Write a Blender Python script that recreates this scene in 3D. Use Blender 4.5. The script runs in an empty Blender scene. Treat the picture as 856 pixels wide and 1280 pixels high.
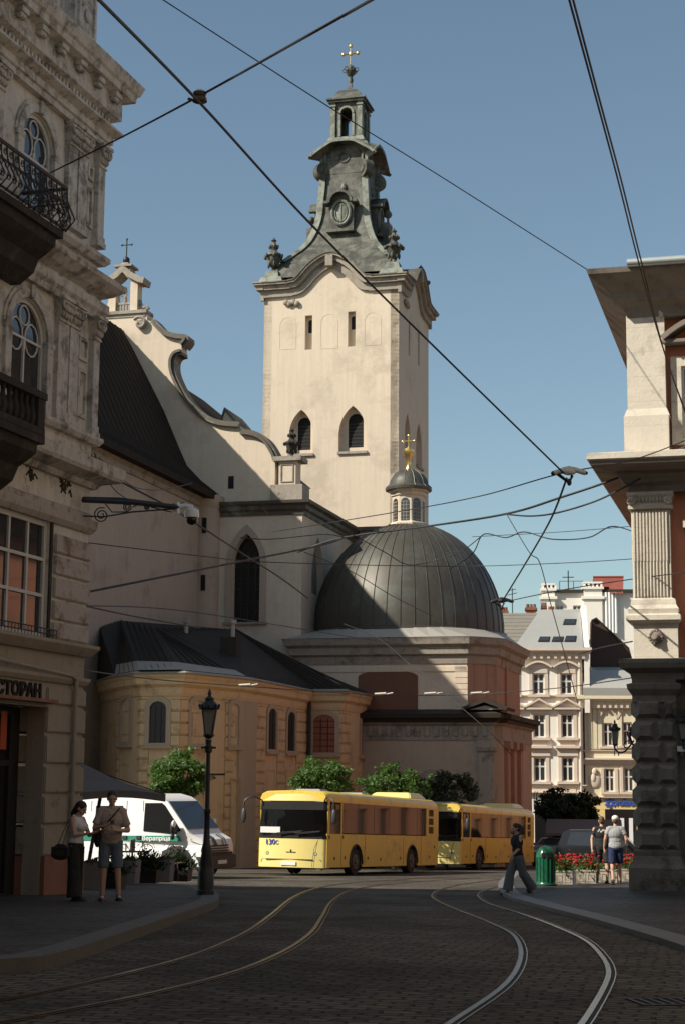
import bpy, bmesh, math, random
from math import sin, cos, tan, pi, radians as RD, sqrt, atan2
from mathutils import Vector, Matrix
from mathutils.geometry import tessellate_polygon
random.seed(7)
SC = bpy.context.scene
COL = SC.collection

# ------------------------------------------------------------------ camera
FPX = 2100.0                       # focal length in photo pixels (856 wide)
cam_d = bpy.data.cameras.new("camera")
cam = bpy.data.objects.new("camera", cam_d); COL.objects.link(cam)
cam_d.sensor_fit = 'HORIZONTAL'; cam_d.sensor_width = 36; cam_d.lens = FPX / 856 * 36
cam_d.clip_start = .1; cam_d.clip_end = 6000
RC = Matrix.Rotation(RD(90 + 9.09), 3, 'X') @ Matrix.Rotation(RD(.48), 3, 'Z')
cam.matrix_world = RC.to_4x4()
SC.camera = cam

def ray(px, py): return RC @ Vector(((px - 428) / FPX, (640 - py) / FPX, -1))
def at(px, py, Y):
    v = ray(px, py); return v * (Y / v.y)
def proj(p):
    c = RC.transposed() @ Vector(p); return 428 - c.x / c.z * FPX, 640 + c.y / c.z * FPX
def zc(A, py):
    """height on the vertical line through A that shows at photo row py"""
    lo, hi = -40., 120.
    for _ in range(50):
        m = (lo + hi) / 2
        if proj((A[0], A[1], m))[1] > py: lo = m
        else: hi = m
    return lo
def gz(Y):
    if Y > 170: return -1.05 - .037 * 170
    if Y >= 28: return -1.05 - .037 * Y
    if Y > 0: return -1.568 - .00066 * Y * Y
    return -1.568
def gp(px, py, lift=0.):
    v = ray(px, py); v = v / v.y
    lo, hi = 2., 400.
    for _ in range(50):
        m = (lo + hi) / 2
        if v.z * m > gz(m) + lift: lo = m
        else: hi = m
    return v * lo
def azv(a): return Vector((sin(RD(a)), cos(RD(a)), 0))

class Frame:
    """x along the face (to the right as seen from outside), y inwards, z up; z is world height"""
    def __init__(s, A, az):
        s.A = Vector((A[0], A[1], 0)); s.az = az
        u = azv(az); i = -azv(az + 90)
        s.M = Matrix(((u.x, i.x, 0, s.A.x), (u.y, i.y, 0, s.A.y), (0, 0, 1, 0), (0, 0, 0, 1)))
        s.I = s.M.inverted()
    def px(s, px, py, y=0.):
        d = s.I.to_3x3() @ ray(px, py); o = s.I @ Vector((0, 0, 0))
        t = (y - o.y) / d.y; p = o + d * t
        return p.x, p.z
    def X(s, px, py, y=0.): return s.px(px, py, y)[0]
    def Z(s, px, py, y=0.): return s.px(px, py, y)[1]
    def w(s, x, y, z=0.): return s.M @ Vector((x, y, z))
    def sub(s, x, y, daz=0): return Frame(s.w(x, y), s.az + daz)

# ------------------------------------------------------------------ mesh builder
class MB:
    def __init__(s, M=None): s.v = []; s.f = []; s.M = M or Matrix.Identity(4); s.smooth = False
    def add(s, vs, fs):
        n = len(s.v); s.v += [s.M @ Vector(v) for v in vs]; s.f += [tuple(i + n for i in f) for f in fs]; return s
    def box(s, x0, x1, y0, y1, z0, z1, t=None):
        vs = [(x, y, z) for z in (z0, z1) for y in (y0, y1) for x in (x0, x1)]
        if t: vs = [t @ Vector(v) for v in vs]
        return s.add(vs, [(0, 2, 3, 1), (4, 5, 7, 6), (0, 1, 5, 4), (2, 6, 7, 3), (0, 4, 6, 2), (1, 3, 7, 5)])
    def cbox(s, c, d, t=None):
        return s.box(c[0]-d[0]/2, c[0]+d[0]/2, c[1]-d[1]/2, c[1]+d[1]/2, c[2]-d[2]/2, c[2]+d[2]/2, t)
    def frus(s, x0, x1, y0, y1, z0, z1, inx, iny=None):
        iny = inx if iny is None else iny
        return s.add([(x0,y0,z0),(x1,y0,z0),(x0,y1,z0),(x1,y1,z0),(x0+inx,y0+iny,z1),(x1-inx,y0+iny,z1),(x0+inx,y1-iny,z1),(x1-inx,y1-iny,z1)],
                     [(0,2,3,1),(4,5,7,6),(0,1,5,4),(2,6,7,3),(0,4,6,2),(1,3,7,5)])
    def slab(s, outer, holes=(), y0=0., y1=.3, back=True):
        """outline in (x,z), holes cut right through, between depth y0 and y1"""
        polys = [list(outer)] + [list(h) for h in holes]
        flat = [p for pl in polys for p in pl]
        tri = tessellate_polygon([[Vector((p[0], p[1], 0)) for p in pl] for pl in polys])
        n = len(flat)
        vs = [(p[0], y0, p[1]) for p in flat] + [(p[0], y1, p[1]) for p in flat]
        fs = []
        for t in tri:
            a, b, c = (flat[i] for i in t)
            cr = (b[0]-a[0])*(c[1]-a[1]) - (b[1]-a[1])*(c[0]-a[0])
            t = tuple(t) if cr > 0 else (t[0], t[2], t[1])
            fs.append(t)
            if back: fs.append((t[0]+n, t[2]+n, t[1]+n))
        k = 0
        for j, pl in enumerate(polys):
            m = len(pl)
            for i in range(m):
                a, b = k + i, k + (i+1) % m
                fs.append((a, a+n, b+n, b))
            k += m
        return s.add(vs, fs)
    def sweep(s, path, prof, closed=False, caps=True):
        """closed profile [(out,z)] along a path [(x,y)]; out = to the right of travel"""
        P = [Vector(p) for p in path]; n = len(P); m = len(prof); vs = []
        for i in range(n):
            a = P[(i-1) % n] if (closed or i > 0) else None
            b = P[(i+1) % n] if (closed or i < n-1) else None
            d1 = (P[i]-a).normalized() if a is not None else None
            d2 = (b-P[i]).normalized() if b is not None else None
            d1 = d1 or d2; d2 = d2 or d1
            n1 = Vector((d1.y, -d1.x)); n2 = Vector((d2.y, -d2.x))
            q = (n1+n2); q = q / max(q.length_squared/2, .2)
            for o, z in prof: vs.append((P[i].x+q.x*o, P[i].y+q.y*o, z))
        fs = []
        for i in range(n if closed else n-1):
            j = (i+1) % n
            for k in range(m):
                l = (k+1) % m
                fs.append((i*m+k, j*m+k, j*m+l, i*m+l))
        if caps and not closed:
            fs.append(tuple(range(m))); fs.append(tuple(reversed([(n-1)*m+k for k in range(m)])))
        return s.add(vs, fs)
    def ribbon(s, pts, y0, y1, th, th0=0.):
        """band following pts (x,z), from offset th0 to th above it, y0..y1 deep"""
        P = [Vector(p) for p in pts]; n = len(P); vs = []
        for i in range(n):
            d1 = (P[i]-P[i-1]).normalized() if i else (P[1]-P[0]).normalized()
            d2 = (P[i+1]-P[i]).normalized() if i < n-1 else d1
            q = Vector((-d1.y, d1.x)) + Vector((-d2.y, d2.x)); q = q / max(q.length_squared/2, .5)
            for y in (y0, y1):
                for t in (th0, th): vs.append((P[i].x+q.x*t, y, P[i].y+q.y*t))
        fs = []
        for i in range(n-1):
            a, b = i*4, i*4+4
            fs += [(a, b, b+1, a+1), (a+1, b+1, b+3, a+3), (a+3, b+3, b+2, a+2), (a+2, b+2, b, a)]
        fs += [(0, 1, 3, 2), (n*4-4, n*4-2, n*4-1, n*4-3)]
        return s.add(vs, fs)
    def lathe(s, prof, c=(0, 0, 0), seg=16, sq=0., rot=0., cap=True):
        vs = []; n = len(prof)
        for r, z in prof:
            for k in range(seg):
                a = 2*pi*k/seg + rot
                vs.append((c[0]+r*cos(a), c[1]+r*sin(a), c[2]+z))
        fs = [(i*seg+k, i*seg+(k+1) % seg, (i+1)*seg+(k+1) % seg, (i+1)*seg+k) for i in range(n-1) for k in range(seg)]
        if cap: fs += [tuple(reversed(range(seg))), tuple((n-1)*seg+k for k in range(seg))]
        return s.add(vs, fs)
    def cone(s, p0, p1, r0, r1, seg=12, cap=True, sx=1.):
        p0, p1 = Vector(p0), Vector(p1); d = (p1-p0)
        q = d.to_track_quat('Z', 'Y').to_matrix(); L = d.length; vs = []
        for r, z in ((r0, 0), (r1, L)):
            for k in range(seg):
                a = 2*pi*k/seg; vs.append(p0 + q @ Vector((r*cos(a)*sx, r*sin(a), z)))
        fs = [(k, (k+1) % seg, seg+(k+1) % seg, seg+k) for k in range(seg)]
        if cap: fs += [tuple(reversed(range(seg))), tuple(seg+k for k in range(seg))]
        return s.add(vs, fs)
    def ell(s, c, r, seg=16, rings=10, q=None):
        c = Vector(c); vs = []
        for i in range(rings+1):
            t = pi*i/rings
            for k in range(seg):
                a = 2*pi*k/seg
                v = Vector((r[0]*sin(t)*cos(a), r[1]*sin(t)*sin(a), -r[2]*cos(t)))
                if q is not None: v = q @ v
                vs.append(c+v)
        fs = [(i*seg+k, i*seg+(k+1) % seg, (i+1)*seg+(k+1) % seg, (i+1)*seg+k) for i in range(rings) for k in range(seg)]
        return s.add(vs, fs)
    def cap(s, p0, p1, r0, r1, seg=12):
        s.cone(p0, p1, r0, r1, seg); s.ell(p0, (r0,)*3, seg, 8); s.ell(p1, (r1,)*3, seg, 8); return s
    def tube(s, pts, r, seg=6, rr=None):
        P = [Vector(p) for p in pts]; n = len(P); vs = []; up = None
        for i in range(n):
            d = (P[min(i+1, n-1)]-P[max(i-1, 0)]).normalized()
            if up is None:
                up = Vector((0, 0, 1)) if abs(d.z) < .9 else Vector((1, 0, 0))
            a = d.cross(up).normalized(); b = a.cross(d).normalized(); up = b
            R = rr[i] if rr else r
            for k in range(seg):
                t = 2*pi*k/seg; vs.append(P[i]+a*R*cos(t)+b*R*sin(t))
        fs = [(i*seg+k, (i+1)*seg+k, (i+1)*seg+(k+1) % seg, i*seg+(k+1) % seg) for i in range(n-1) for k in range(seg)]
        fs += [tuple(range(seg)), tuple(reversed([(n-1)*seg+k for k in range(seg)]))]
        return s.add(vs, fs)
    def torus(s, c, R, r, ax='y', seg=20, a0=0, a1=360, sz=1.):
        pts = []
        for k in range(seg+1):
            a = RD(a0+(a1-a0)*k/seg)
            if ax == 'y': pts.append((c[0]+R*cos(a), c[1], c[2]+R*sin(a)*sz))
            elif ax == 'x': pts.append((c[0], c[1]+R*cos(a), c[2]+R*sin(a)*sz))
            else: pts.append((c[0]+R*cos(a), c[1]+R*sin(a), c[2]))
        return s.tube(pts, r)

WM = {}
def obj(name, mb, mat, parent=None, world=True, smooth=None, bevel=0):
    me = bpy.data.meshes.new(name)
    inv = WM[parent.name].inverted() if (parent and world) else Matrix.Identity(4)
    me.from_pydata([inv @ v for v in mb.v], [], mb.f); me.validate()
    me.materials.append(mat)
    bm = bmesh.new(); bm.from_mesh(me); bmesh.ops.remove_doubles(bm, verts=bm.verts, dist=1e-5)
    bmesh.ops.recalc_face_normals(bm, faces=bm.faces)
    if bevel: bmesh.ops.bevel(bm, geom=[e for e in bm.edges if len(e.link_faces) == 2 and e.calc_face_angle(0) > .6], offset=bevel, segments=2, affect='EDGES', clamp_overlap=True)
    bm.to_mesh(me); bm.free()
    if smooth is not None or mb.smooth:
        me.polygons.foreach_set('use_smooth', [True]*len(me.polygons))
        me.set_sharp_from_angle(angle=RD(smooth or 40))
    o = bpy.data.objects.new(name, me); COL.objects.link(o)
    if parent: o.parent = parent; WM[o.name] = WM[parent.name]
    else: WM[o.name] = Matrix.Identity(4)
    return o
def tag(o, label, cat, group=None):
    o['label'] = label; o['category'] = cat
    if group: o['group'] = group
    return o
def thing(name, label, cat, loc=(0, 0, 0), M=None, group=None):
    o = bpy.data.objects.new(name, None); COL.objects.link(o)
    M = M if M is not None else Matrix.Translation(Vector(loc))
    o.matrix_world = M; WM[o.name] = M.copy(); o.empty_display_size = .2
    return tag(o, label, cat, group)
def struct(name, mb, mat, kind='structure', **k):
    o = obj(name, mb, mat, **k); o['kind'] = kind; return o
def dup(root, M, label, group=None):
    def rec(o, par):
        c = o.copy(); COL.objects.link(c)
        if par: c.parent = par
        for ch in [x for x in list(o.children)]: rec(ch, c)
        return c
    r = rec(root, None); r.matrix_world = M; r['label'] = label
    if group: r['group'] = group
    return r
def base(M, x, y, z, rz=0): return Matrix.Translation(Vector((x, y, z))) @ Matrix.Rotation(RD(rz), 4, 'Z')

def arch(x0, x1, z0, z1, pointed=False, n=8, rise=None):
    w = x1-x0; cx = (x0+x1)/2; pts = [(x0, z0), (x1, z0)]
    if pointed:
        h = w*1.0; zs = z1-h
        r = (w*w/4+h*h)/w
        for i in range(n+1):
            a = math.asin(h/r)*i/n; pts.append((x1-r+r*cos(a), zs+r*sin(a)))
        for i in range(n-1, -1, -1):
            a = math.asin(h/r)*i/n; pts.append((x0+r-r*cos(a), zs+r*sin(a)))
    else:
        h = rise or w/2; zs = z1-h
        for i in range(2*n+1):
            a = pi*i/(2*n); pts.append((cx+w/2*cos(a), zs+h*sin(a)))
    return pts
def rect(x0, x1, z0, z1): return [(x0, z0), (x1, z0), (x1, z1), (x0, z1)]
def smoothpts(P, n=6):
    out = []
    for i in range(len(P)-1):
        p0 = P[max(i-1, 0)]; p1 = P[i]; p2 = P[i+1]; p3 = P[min(i+2, len(P)-1)]
        for k in range(n):
            t = k/n
            out.append(tuple(.5*((2*p1[j])+(-p0[j]+p2[j])*t+(2*p0[j]-5*p1[j]+4*p2[j]-p3[j])*t*t+(-p0[j]+3*p1[j]-3*p2[j]+p3[j])*t**3) for j in range(len(p1))))
    out.append(tuple(P[-1])); return out

# ------------------------------------------------------------------ materials
def mat(name, col, rough=.85, metal=0., n1=.12, s1=.6, n2=.1, s2=8., stain=None, stain_amt=0., stain_s=.5, bump=.0, bs=20., streak=0., spec=None, lines=None, seams=None, transl=None, wstain=None):
    """procedural surface: broad and fine mottling, wear of a second colour, streaks, grooves, bump"""
    m = bpy.data.materials.new(name); m.use_nodes = True; nt = m.node_tree; N = nt.nodes; L = nt.links
    b = N['Principled BSDF']; b.inputs['Roughness'].default_value = rough; b.inputs['Metallic'].default_value = metal
    if spec is not None: b.inputs['Specular IOR Level'].default_value = spec
    tc = N.new('ShaderNodeTexCoord'); co = tc.outputs['Object']
    def noise(scale, det=5, vec=None, rgh=.6):
        n = N.new('ShaderNodeTexNoise'); n.inputs['Scale'].default_value = scale; n.inputs['Detail'].default_value = det; n.inputs['Roughness'].default_value = rgh
        L.new(vec or co, n.inputs['Vector']); return n.outputs['Fac']
    def mth(op, a, b_=None, c=None):
        n = N.new('ShaderNodeMath'); n.operation = op
        for i, x in enumerate((a, b_, c)):
            if x is None: continue
            if isinstance(x, (int, float)): n.inputs[i].default_value = x
            else: L.new(x, n.inputs[i])
        return n.outputs[0]
    def mix(f, a, b_):
        n = N.new('ShaderNodeMix'); n.data_type = 'RGBA'
        for i, x in ((0, f), (6, a), (7, b_)):
            if isinstance(x, (int, float)): n.inputs[i].default_value = x
            elif isinstance(x, tuple): n.inputs[i].default_value = (*x, 1)
            else: L.new(x, n.inputs[i])
        return n.outputs[2]
    f = mth('MULTIPLY_ADD', noise(s1), 2*n1, 1-n1)
    f = mth('MULTIPLY', f, mth('MULTIPLY_ADD', noise(s2), 2*n2, 1-n2))
    if streak:
        mp = N.new('ShaderNodeMapping'); mp.inputs['Scale'].default_value = (3.5, 3.5, .22); L.new(co, mp.inputs[0])
        f = mth('MULTIPLY', f, mth('MULTIPLY_ADD', noise(1.2, 6, mp.outputs[0]), 2*streak, 1-streak))
    vm = N.new('ShaderNodeVectorMath'); vm.operation = 'SCALE'; vm.inputs[0].default_value = col; L.new(f, vm.inputs['Scale'])
    c = vm.outputs[0]
    if stain is not None:
        s = mth('MULTIPLY', noise(stain_s, 7, None, .72), 1.0)
        r = N.new('ShaderNodeMapRange'); r.inputs[1].default_value = .62-stain_amt*.3; r.inputs[2].default_value = .72-stain_amt*.2; L.new(s, r.inputs[0])
        c = mix(mth('MULTIPLY', r.outputs[0], .8), c, stain)
    hgt = None
    if lines:                                        # horizontal joints every lines[0] metres
        sp = N.new('ShaderNodeSeparateXYZ'); L.new(co, sp.inputs[0])
        fr = mth('FRACT', mth('DIVIDE', mth('ADD', sp.outputs[2], 100.), lines[0]))
        g = mth('LESS_THAN', fr, lines[1]); c = mix(mth('MULTIPLY', g, lines[2]), c, tuple(x*.35 for x in col))
        hgt = mth('MULTIPLY', g, -1.)
    if wstain is not None:
        sp = N.new('ShaderNodeSeparateXYZ'); L.new(co, sp.inputs[0])
    L.new(c, b.inputs['Base Color'])
    if bump:
        bp = N.new('ShaderNodeBump'); bp.inputs['Strength'].default_value = bump; bp.inputs['Distance'].default_value = .03
        h = noise(bs, 4)
        if hgt is not None: h = mth('ADD', h, mth('MULTIPLY', hgt, 2.))
        L.new(h, bp.inputs['Height']); L.new(bp.outputs[0], b.inputs['Normal'])
    if transl:
        t = N.new('ShaderNodeBsdfTranslucent'); t.inputs[0].default_value = (*transl, 1); ms = N.new('ShaderNodeMixShader'); ms.inputs[0].default_value = .35
        L.new(b.outputs[0], ms.inputs[1]); L.new(t.outputs[0], ms.inputs[2]); L.new(ms.outputs[0], N['Material Output'].inputs[0])
    return m
def flat(name, col, rough=.6, metal=0., n=.08): return mat(name, col, rough, metal, n1=n, n2=n*.6)
def stone_mat(name, c1, c2, mortar, bw, bh, rough=.75, bump=.5, warp=.03, rot=0.):
    m = bpy.data.materials.new(name); m.use_nodes = True; nt = m.node_tree; N = nt.nodes; L = nt.links
    b = N['Principled BSDF']; b.inputs['Specular IOR Level'].default_value = .22; tc = N.new('ShaderNodeTexCoord')
    mp = N.new('ShaderNodeMapping'); mp.inputs['Rotation'].default_value = (0, 0, RD(rot)); L.new(tc.outputs['Object'], mp.inputs[0])
    nz = N.new('ShaderNodeTexNoise'); nz.inputs['Scale'].default_value = 1.7; nz.inputs['Detail'].default_value = 5; L.new(mp.outputs[0], nz.inputs[0])
    sb = N.new('ShaderNodeVectorMath'); sb.operation = 'MULTIPLY_ADD'; L.new(nz.outputs['Color'], sb.inputs[0]); sb.inputs[1].default_value = (warp*8,)*3; L.new(mp.outputs[0], sb.inputs[2])
    br = N.new('ShaderNodeTexBrick'); L.new(sb.outputs[0], br.inputs['Vector'])
    br.inputs['Scale'].default_value = 1; br.inputs['Brick Width'].default_value = bw; br.inputs['Row Height'].default_value = bh
    br.inputs['Mortar Size'].default_value = .019; br.inputs['Mortar Smooth'].default_value = .6; br.inputs['Bias'].default_value = -.1
    br.inputs['Color1'].default_value = (*c1, 1); br.inputs['Color2'].default_value = (*c2, 1); br.inputs['Mortar'].default_value = (*mortar, 1)
    n2 = N.new('ShaderNodeTexNoise'); n2.inputs['Scale'].default_value = .35; n2.inputs['Detail'].default_value = 8; n2.inputs['Roughness'].default_value = .7; L.new(tc.outputs['Object'], n2.inputs[0])
    mr = N.new('ShaderNodeMapRange'); mr.inputs[1].default_value = .35; mr.inputs[2].default_value = .65; mr.inputs[3].default_value = .45; mr.inputs[4].default_value = 1.3; L.new(n2.outputs[0], mr.inputs[0])
    vm = N.new('ShaderNodeVectorMath'); vm.operation = 'SCALE'; L.new(br.outputs[0], vm.inputs[0]); L.new(mr.outputs[0], vm.inputs['Scale'])
    L.new(vm.outputs[0], b.inputs['Base Color'])
    n3 = N.new('ShaderNodeTexNoise'); n3.inputs['Scale'].default_value = 9; L.new(tc.outputs['Object'], n3.inputs[0])
    rr = N.new('ShaderNodeMapRange'); rr.inputs[3].default_value = rough-.2; rr.inputs[4].default_value = rough+.15; L.new(n3.outputs[0], rr.inputs[0]); L.new(rr.outputs[0], b.inputs['Roughness'])
    bp = N.new('ShaderNodeBump'); bp.inputs['Strength'].default_value = bump; bp.inputs['Distance'].default_value = .05
    ad = N.new('ShaderNodeMath'); ad.operation = 'MULTIPLY_ADD'; L.new(br.outputs['Fac'], ad.inputs[0]); ad.inputs[1].default_value = -1.; L.new(n3.outputs[0], ad.inputs[2])
    L.new(ad.outputs[0], bp.inputs['Height']); L.new(bp.outputs[0], b.inputs['Normal'])
    return m

M_cobble = stone_mat('cobble', (.14, .119, .092), (.078, .067, .052), (.04, .034, .027), .26, .15, .85, 1., .032, 12)
M_pave = stone_mat('paving', (.075, .068, .06), (.05, .046, .04), (.03, .027, .024), .5, .3, .6, .4, .004, 15)
M_kerb = mat('kerb_stone', (.11, .1, .09), .7, n1=.25, s1=1.2, bump=.3, bs=30)
M_kerb2 = mat('worn_granite', (.15, .145, .14), .55, n1=.25, s1=1.2, bump=.3, bs=30)
M_rail = mat('rail_steel', (.3, .24, .17), .25, 1., n1=.2, s1=3)
M_groove = flat('rail_groove', (.012, .011, .01), .8)
M_lplaster = mat('old_plaster', (.58, .54, .475), .9, n1=.12, s1=.8, n2=.16, s2=6, stain=(.2, .17, .14), stain_amt=.32, stain_s=1.9, streak=.3, bump=.5, bs=9)
M_ltrim = mat('stained_stone_trim', (.54, .505, .445), .9, n1=.16, s1=1.6, n2=.2, s2=9, stain=(.12, .105, .085), stain_amt=.48, stain_s=2.6, streak=.3, bump=.7, bs=12)
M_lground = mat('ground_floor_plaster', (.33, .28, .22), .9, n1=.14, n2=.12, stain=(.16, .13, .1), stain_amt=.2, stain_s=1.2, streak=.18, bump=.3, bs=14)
M_peel = mat('peeling_plaster', (.43, .385, .34), .9, n1=.14, n2=.12, stain=(.17, .085, .055), stain_amt=.4, stain_s=2.4, bump=.6, bs=10)
M_plinth = mat('red_plinth', (.26, .12, .075), .85, n1=.2, stain=(.1, .07, .05), stain_amt=.4, stain_s=2)
M_dark = flat('dark_iron', (.018, .016, .014), .5)
M_black = flat('black_recess', (.01, .009, .008), .9)
M_bstone = mat('blackened_stone', (.035, .028, .022), .95, n1=.4, s1=2, n2=.3, stain=(.08, .07, .06), stain_amt=.25, stain_s=2, bump=.6, bs=8)
M_glass = mat('window_glass', (.03, .034, .036), .06, 0, n1=.3, s1=.7, spec=.8)
M_glassd = mat('dark_glass', (.012, .012, .012), .12, 0, n1=.3, s1=.7, spec=.5)
M_wframe = mat('white_window_paint', (.58, .56, .52), .6, n1=.1, n2=.15, s2=20)
M_cream = mat('cream_stucco', (.62, .52, .40), .92, n1=.06, s1=.25, n2=.05, s2=3, stain=(.48, .4, .305), stain_amt=.35, stain_s=.35, streak=.13, bump=.15, bs=10)
M_pinkw = mat('nave_stucco', (.43, .345, .26), .92, n1=.08, s1=.25, n2=.05, s2=3, stain=(.32, .24, .19), stain_amt=.3, stain_s=.4, streak=.12, bump=.15, bs=10)
M_trimc = mat('weathered_stone', (.33, .29, .235), .9, n1=.25, s1=1.2, n2=.2, s2=6, stain=(.12, .1, .08), stain_amt=.4, stain_s=1.2, streak=.2, bump=.4, bs=8)
M_slate = mat('dark_slate_roof', (.034, .025, .019), .85, spec=.1, n1=.25, s1=.8, n2=.3, s2=6, bump=.4, bs=10)
M_slatelit = mat('grey_slate_roof', (.1, .095, .088), .8, n1=.25, s1=.8, n2=.3, s2=6, bump=.4, bs=10)
M_copper = mat('aged_copper_spire', (.125, .127, .1), .65, .1, n1=.4, s1=.8, n2=.4, s2=4, stain=(.03, .028, .022), stain_amt=.72, stain_s=1.3, streak=.4, bump=.3, bs=6)
M_copperl = mat('pale_patina_trim', (.19, .21, .165), .6, .15, n1=.35, s1=1.2, n2=.35, s2=5, stain=(.06, .055, .045), stain_amt=.5, stain_s=1.6)
M_coping = mat('dark_copper_coping', (.1, .085, .065), .6, .2, n1=.3, s1=.8, n2=.3, s2=4, stain=(.24, .27, .22), stain_amt=.25, stain_s=1.)
M_dome = mat('dome_copper', (.074, .066, .051), .5, .3, n1=.16, s1=.5, n2=.15, s2=3, stain=(.1, .107, .088), stain_amt=.45, stain_s=.7, streak=.15)
M_gold = mat('gilding', (.75, .55, .22), .3, .9, n1=.1)
M_yellow = mat('yellow_banded_stucco', (.66, .48, .27), .9, n1=.1, s1=.5, n2=.08, stain=(.33, .22, .12), stain_amt=.25, stain_s=.7, lines=(.5, .07, .75), bump=.5, streak=.1)
M_yellowp = mat('yellow_plain_stucco', (.68, .5, .29), .9, n1=.1, s1=.5, n2=.08, stain=(.36, .25, .15), stain_amt=.25, stain_s=.7, bump=.2, streak=.1)
M_tanp = mat('tan_panel', (.46, .36, .25), .9, n1=.1, s1=.5)  # even tan tone for surrounds, panels, sills and corner piers
M_metalroof = mat('dark_seamed_metal', (.045, .038, .031), .7, .0, spec=.15, n1=.25, s1=.7, n2=.15)
M_lmetal = mat('pale_sheet_metal', (.36, .335, .29), .5, .2, n1=.15, s1=.8)
M_salmon = mat('salmon_stucco', (.4, .235, .155), .92, n1=.12, s1=.4, n2=.08, stain=(.28, .17, .12), stain_amt=.3, streak=.12, bump=.2)
M_board = mat('rusty_board', (.17, .075, .045), .85, n1=.2, s1=.9, streak=.1)
M_redpane = mat('red_shuttered_pane', (.33, .11, .06), .6, n1=.2)
M_hcream = mat('house_white_plaster', (.8, .75, .66), .9, n1=.05, s1=.3, n2=.05, s2=2, stain=(.6, .5, .4), stain_amt=.2, stain_s=.3, streak=.05)
M_hyel = mat('house_ivory_plaster', (.7, .62, .44), .9, n1=.05, s1=.3, n2=.05, s2=2, streak=.05)
M_hyels = mat('yellow_shop_front', (.72, .55, .25), .8, n1=.05, lines=(.5, .06, .5), bump=.2)
M_htrim = mat('house_trim', (.62, .52, .42), .9, n1=.08)
M_hroof = mat('pale_metal_roof', (.42, .41, .37), .5, .3, n1=.12, s1=.4)
M_brick = stone_mat('chimney_brick', (.3, .12, .07), (.22, .09, .055), (.25, .2, .16), .5, .2, .9, .3, .0)
M_tile = mat('grey_tile_roof', (.2, .18, .145), .85, n1=.2, s1=1, n2=.3, s2=9, lines=(.35, .25, .5), bump=.4)
M_redroof = mat('red_sheet_roof', (.22, .06, .04), .6, n1=.15, s1=.8)
M_rcream = mat('palace_limestone', (.6, .54, .44), .88, n1=.1, s1=.7, n2=.1, s2=5, stain=(.36, .31, .25), stain_amt=.3, stain_s=1.3, streak=.12, lines=(.62, .012, .35), bump=.3, bs=14)
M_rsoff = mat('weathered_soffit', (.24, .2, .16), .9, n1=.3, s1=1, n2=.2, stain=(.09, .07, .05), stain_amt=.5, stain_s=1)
M_rdark = mat('dark_rusticated_stone', (.19, .17, .14), .9, n1=.3, s1=1, n2=.3, s2=6, stain=(.05, .045, .038), stain_amt=.4, stain_s=1.4, bump=.5)
M_rred = mat('orange_red_plaster', (.62, .26, .16), .9, n1=.12, streak=.1)
M_zinc = mat('zinc_gutter', (.45, .48, .46), .45, .5, n1=.15)
M_busy = mat('bus_yellow_paint', (.72, .52, .08), .32, n1=.05, n2=.04, streak=.08, stain=(.42, .31, .12), stain_amt=.3, stain_s=1.2)
M_busf = mat('bus_sunlit_pale_yellow', (.74, .62, .22), .32, n1=.04, n2=.04)  # paler copy of the bus yellow, sunlight put into the front's colour
M_rubber = flat('tyre_rubber', (.02, .019, .018), .85)
M_rim = flat('wheel_rim', (.12, .11, .1), .5, .4)
M_white = mat('white_van_paint', (.78, .78, .76), .3, n1=.03, n2=.03)
M_green = flat('green_stripe', (.02, .22, .14), .5)
M_plast = flat('dark_plastic', (.03, .03, .03), .5)
M_lamp = flat('lamp_glass', (.5, .5, .47), .15)
M_amber = flat('orange_lamp', (.5, .15, .02), .3)
M_blue = flat('blue_lettering', (.03, .09, .4), .5)
M_paper = flat('white_card', (.7, .7, .66), .6)
M_seat = flat('bus_interior_grey', (.12, .1, .09), .8)
M_redseat = flat('bus_seat_red', (.6, .1, .04), .8)
M_skin = mat('skin', (.5, .3, .21), .6, n1=.05)
M_hair = flat('dark_hair', (.02, .015, .012), .6)
M_hair2 = flat('brown_hair', (.09, .05, .03), .6)
M_whitec = mat('white_cotton', (.66, .64, .62), .9, n1=.06, s1=3, bump=.8, bs=13)
M_blackc = mat('black_cloth', (.02, .019, .018), .9, n1=.1, s1=3, bump=.8, bs=13)
M_pinkc = mat('pink_cotton_shirt', (.42, .32, .28), .9, n1=.08, s1=3, bump=.8, bs=13)
M_denim = mat('grey_blue_cotton', (.12, .15, .18), .9, n1=.1, s1=3, bump=.8, bs=13)
M_greyc = mat('grey_cotton', (.34, .34, .34), .9, n1=.08, s1=4, bump=.8, bs=13)
M_navy = mat('navy_cotton', (.02, .03, .09), .9, bump=.8, bs=13)
M_bluegrey = mat('blue_grey_trousers', (.11, .125, .135), .9, n1=.1, bump=.8, bs=13)
M_cap = flat('white_cap_cloth', (.7, .68, .62), .9)
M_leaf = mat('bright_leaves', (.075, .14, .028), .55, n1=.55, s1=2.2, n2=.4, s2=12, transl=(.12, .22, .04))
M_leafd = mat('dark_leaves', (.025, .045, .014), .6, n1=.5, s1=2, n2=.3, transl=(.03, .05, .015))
M_cwin = mat('dusty_dark_glass', (.02, .018, .016), .45, n1=.3, s1=1.5)
M_bark = mat('bark', (.1, .075, .055), .9, n1=.3, s1=5, bump=.5)
M_umb = mat('grey_umbrella_canvas', (.19, .175, .165), .9, n1=.08, s1=1.5, transl=(.1, .1, .1))
M_planter = mat('grey_planter', (.2, .19, .18), .85, n1=.15)
M_conc = mat('concrete_planter', (.42, .37, .3), .9, n1=.15, s1=2, stain=(.25, .21, .17), stain_amt=.3, stain_s=3)
M_redfl = mat('red_petals', (.55, .03, .025), .6, n1=.3, s1=10, transl=(.4, .03, .02))
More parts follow.
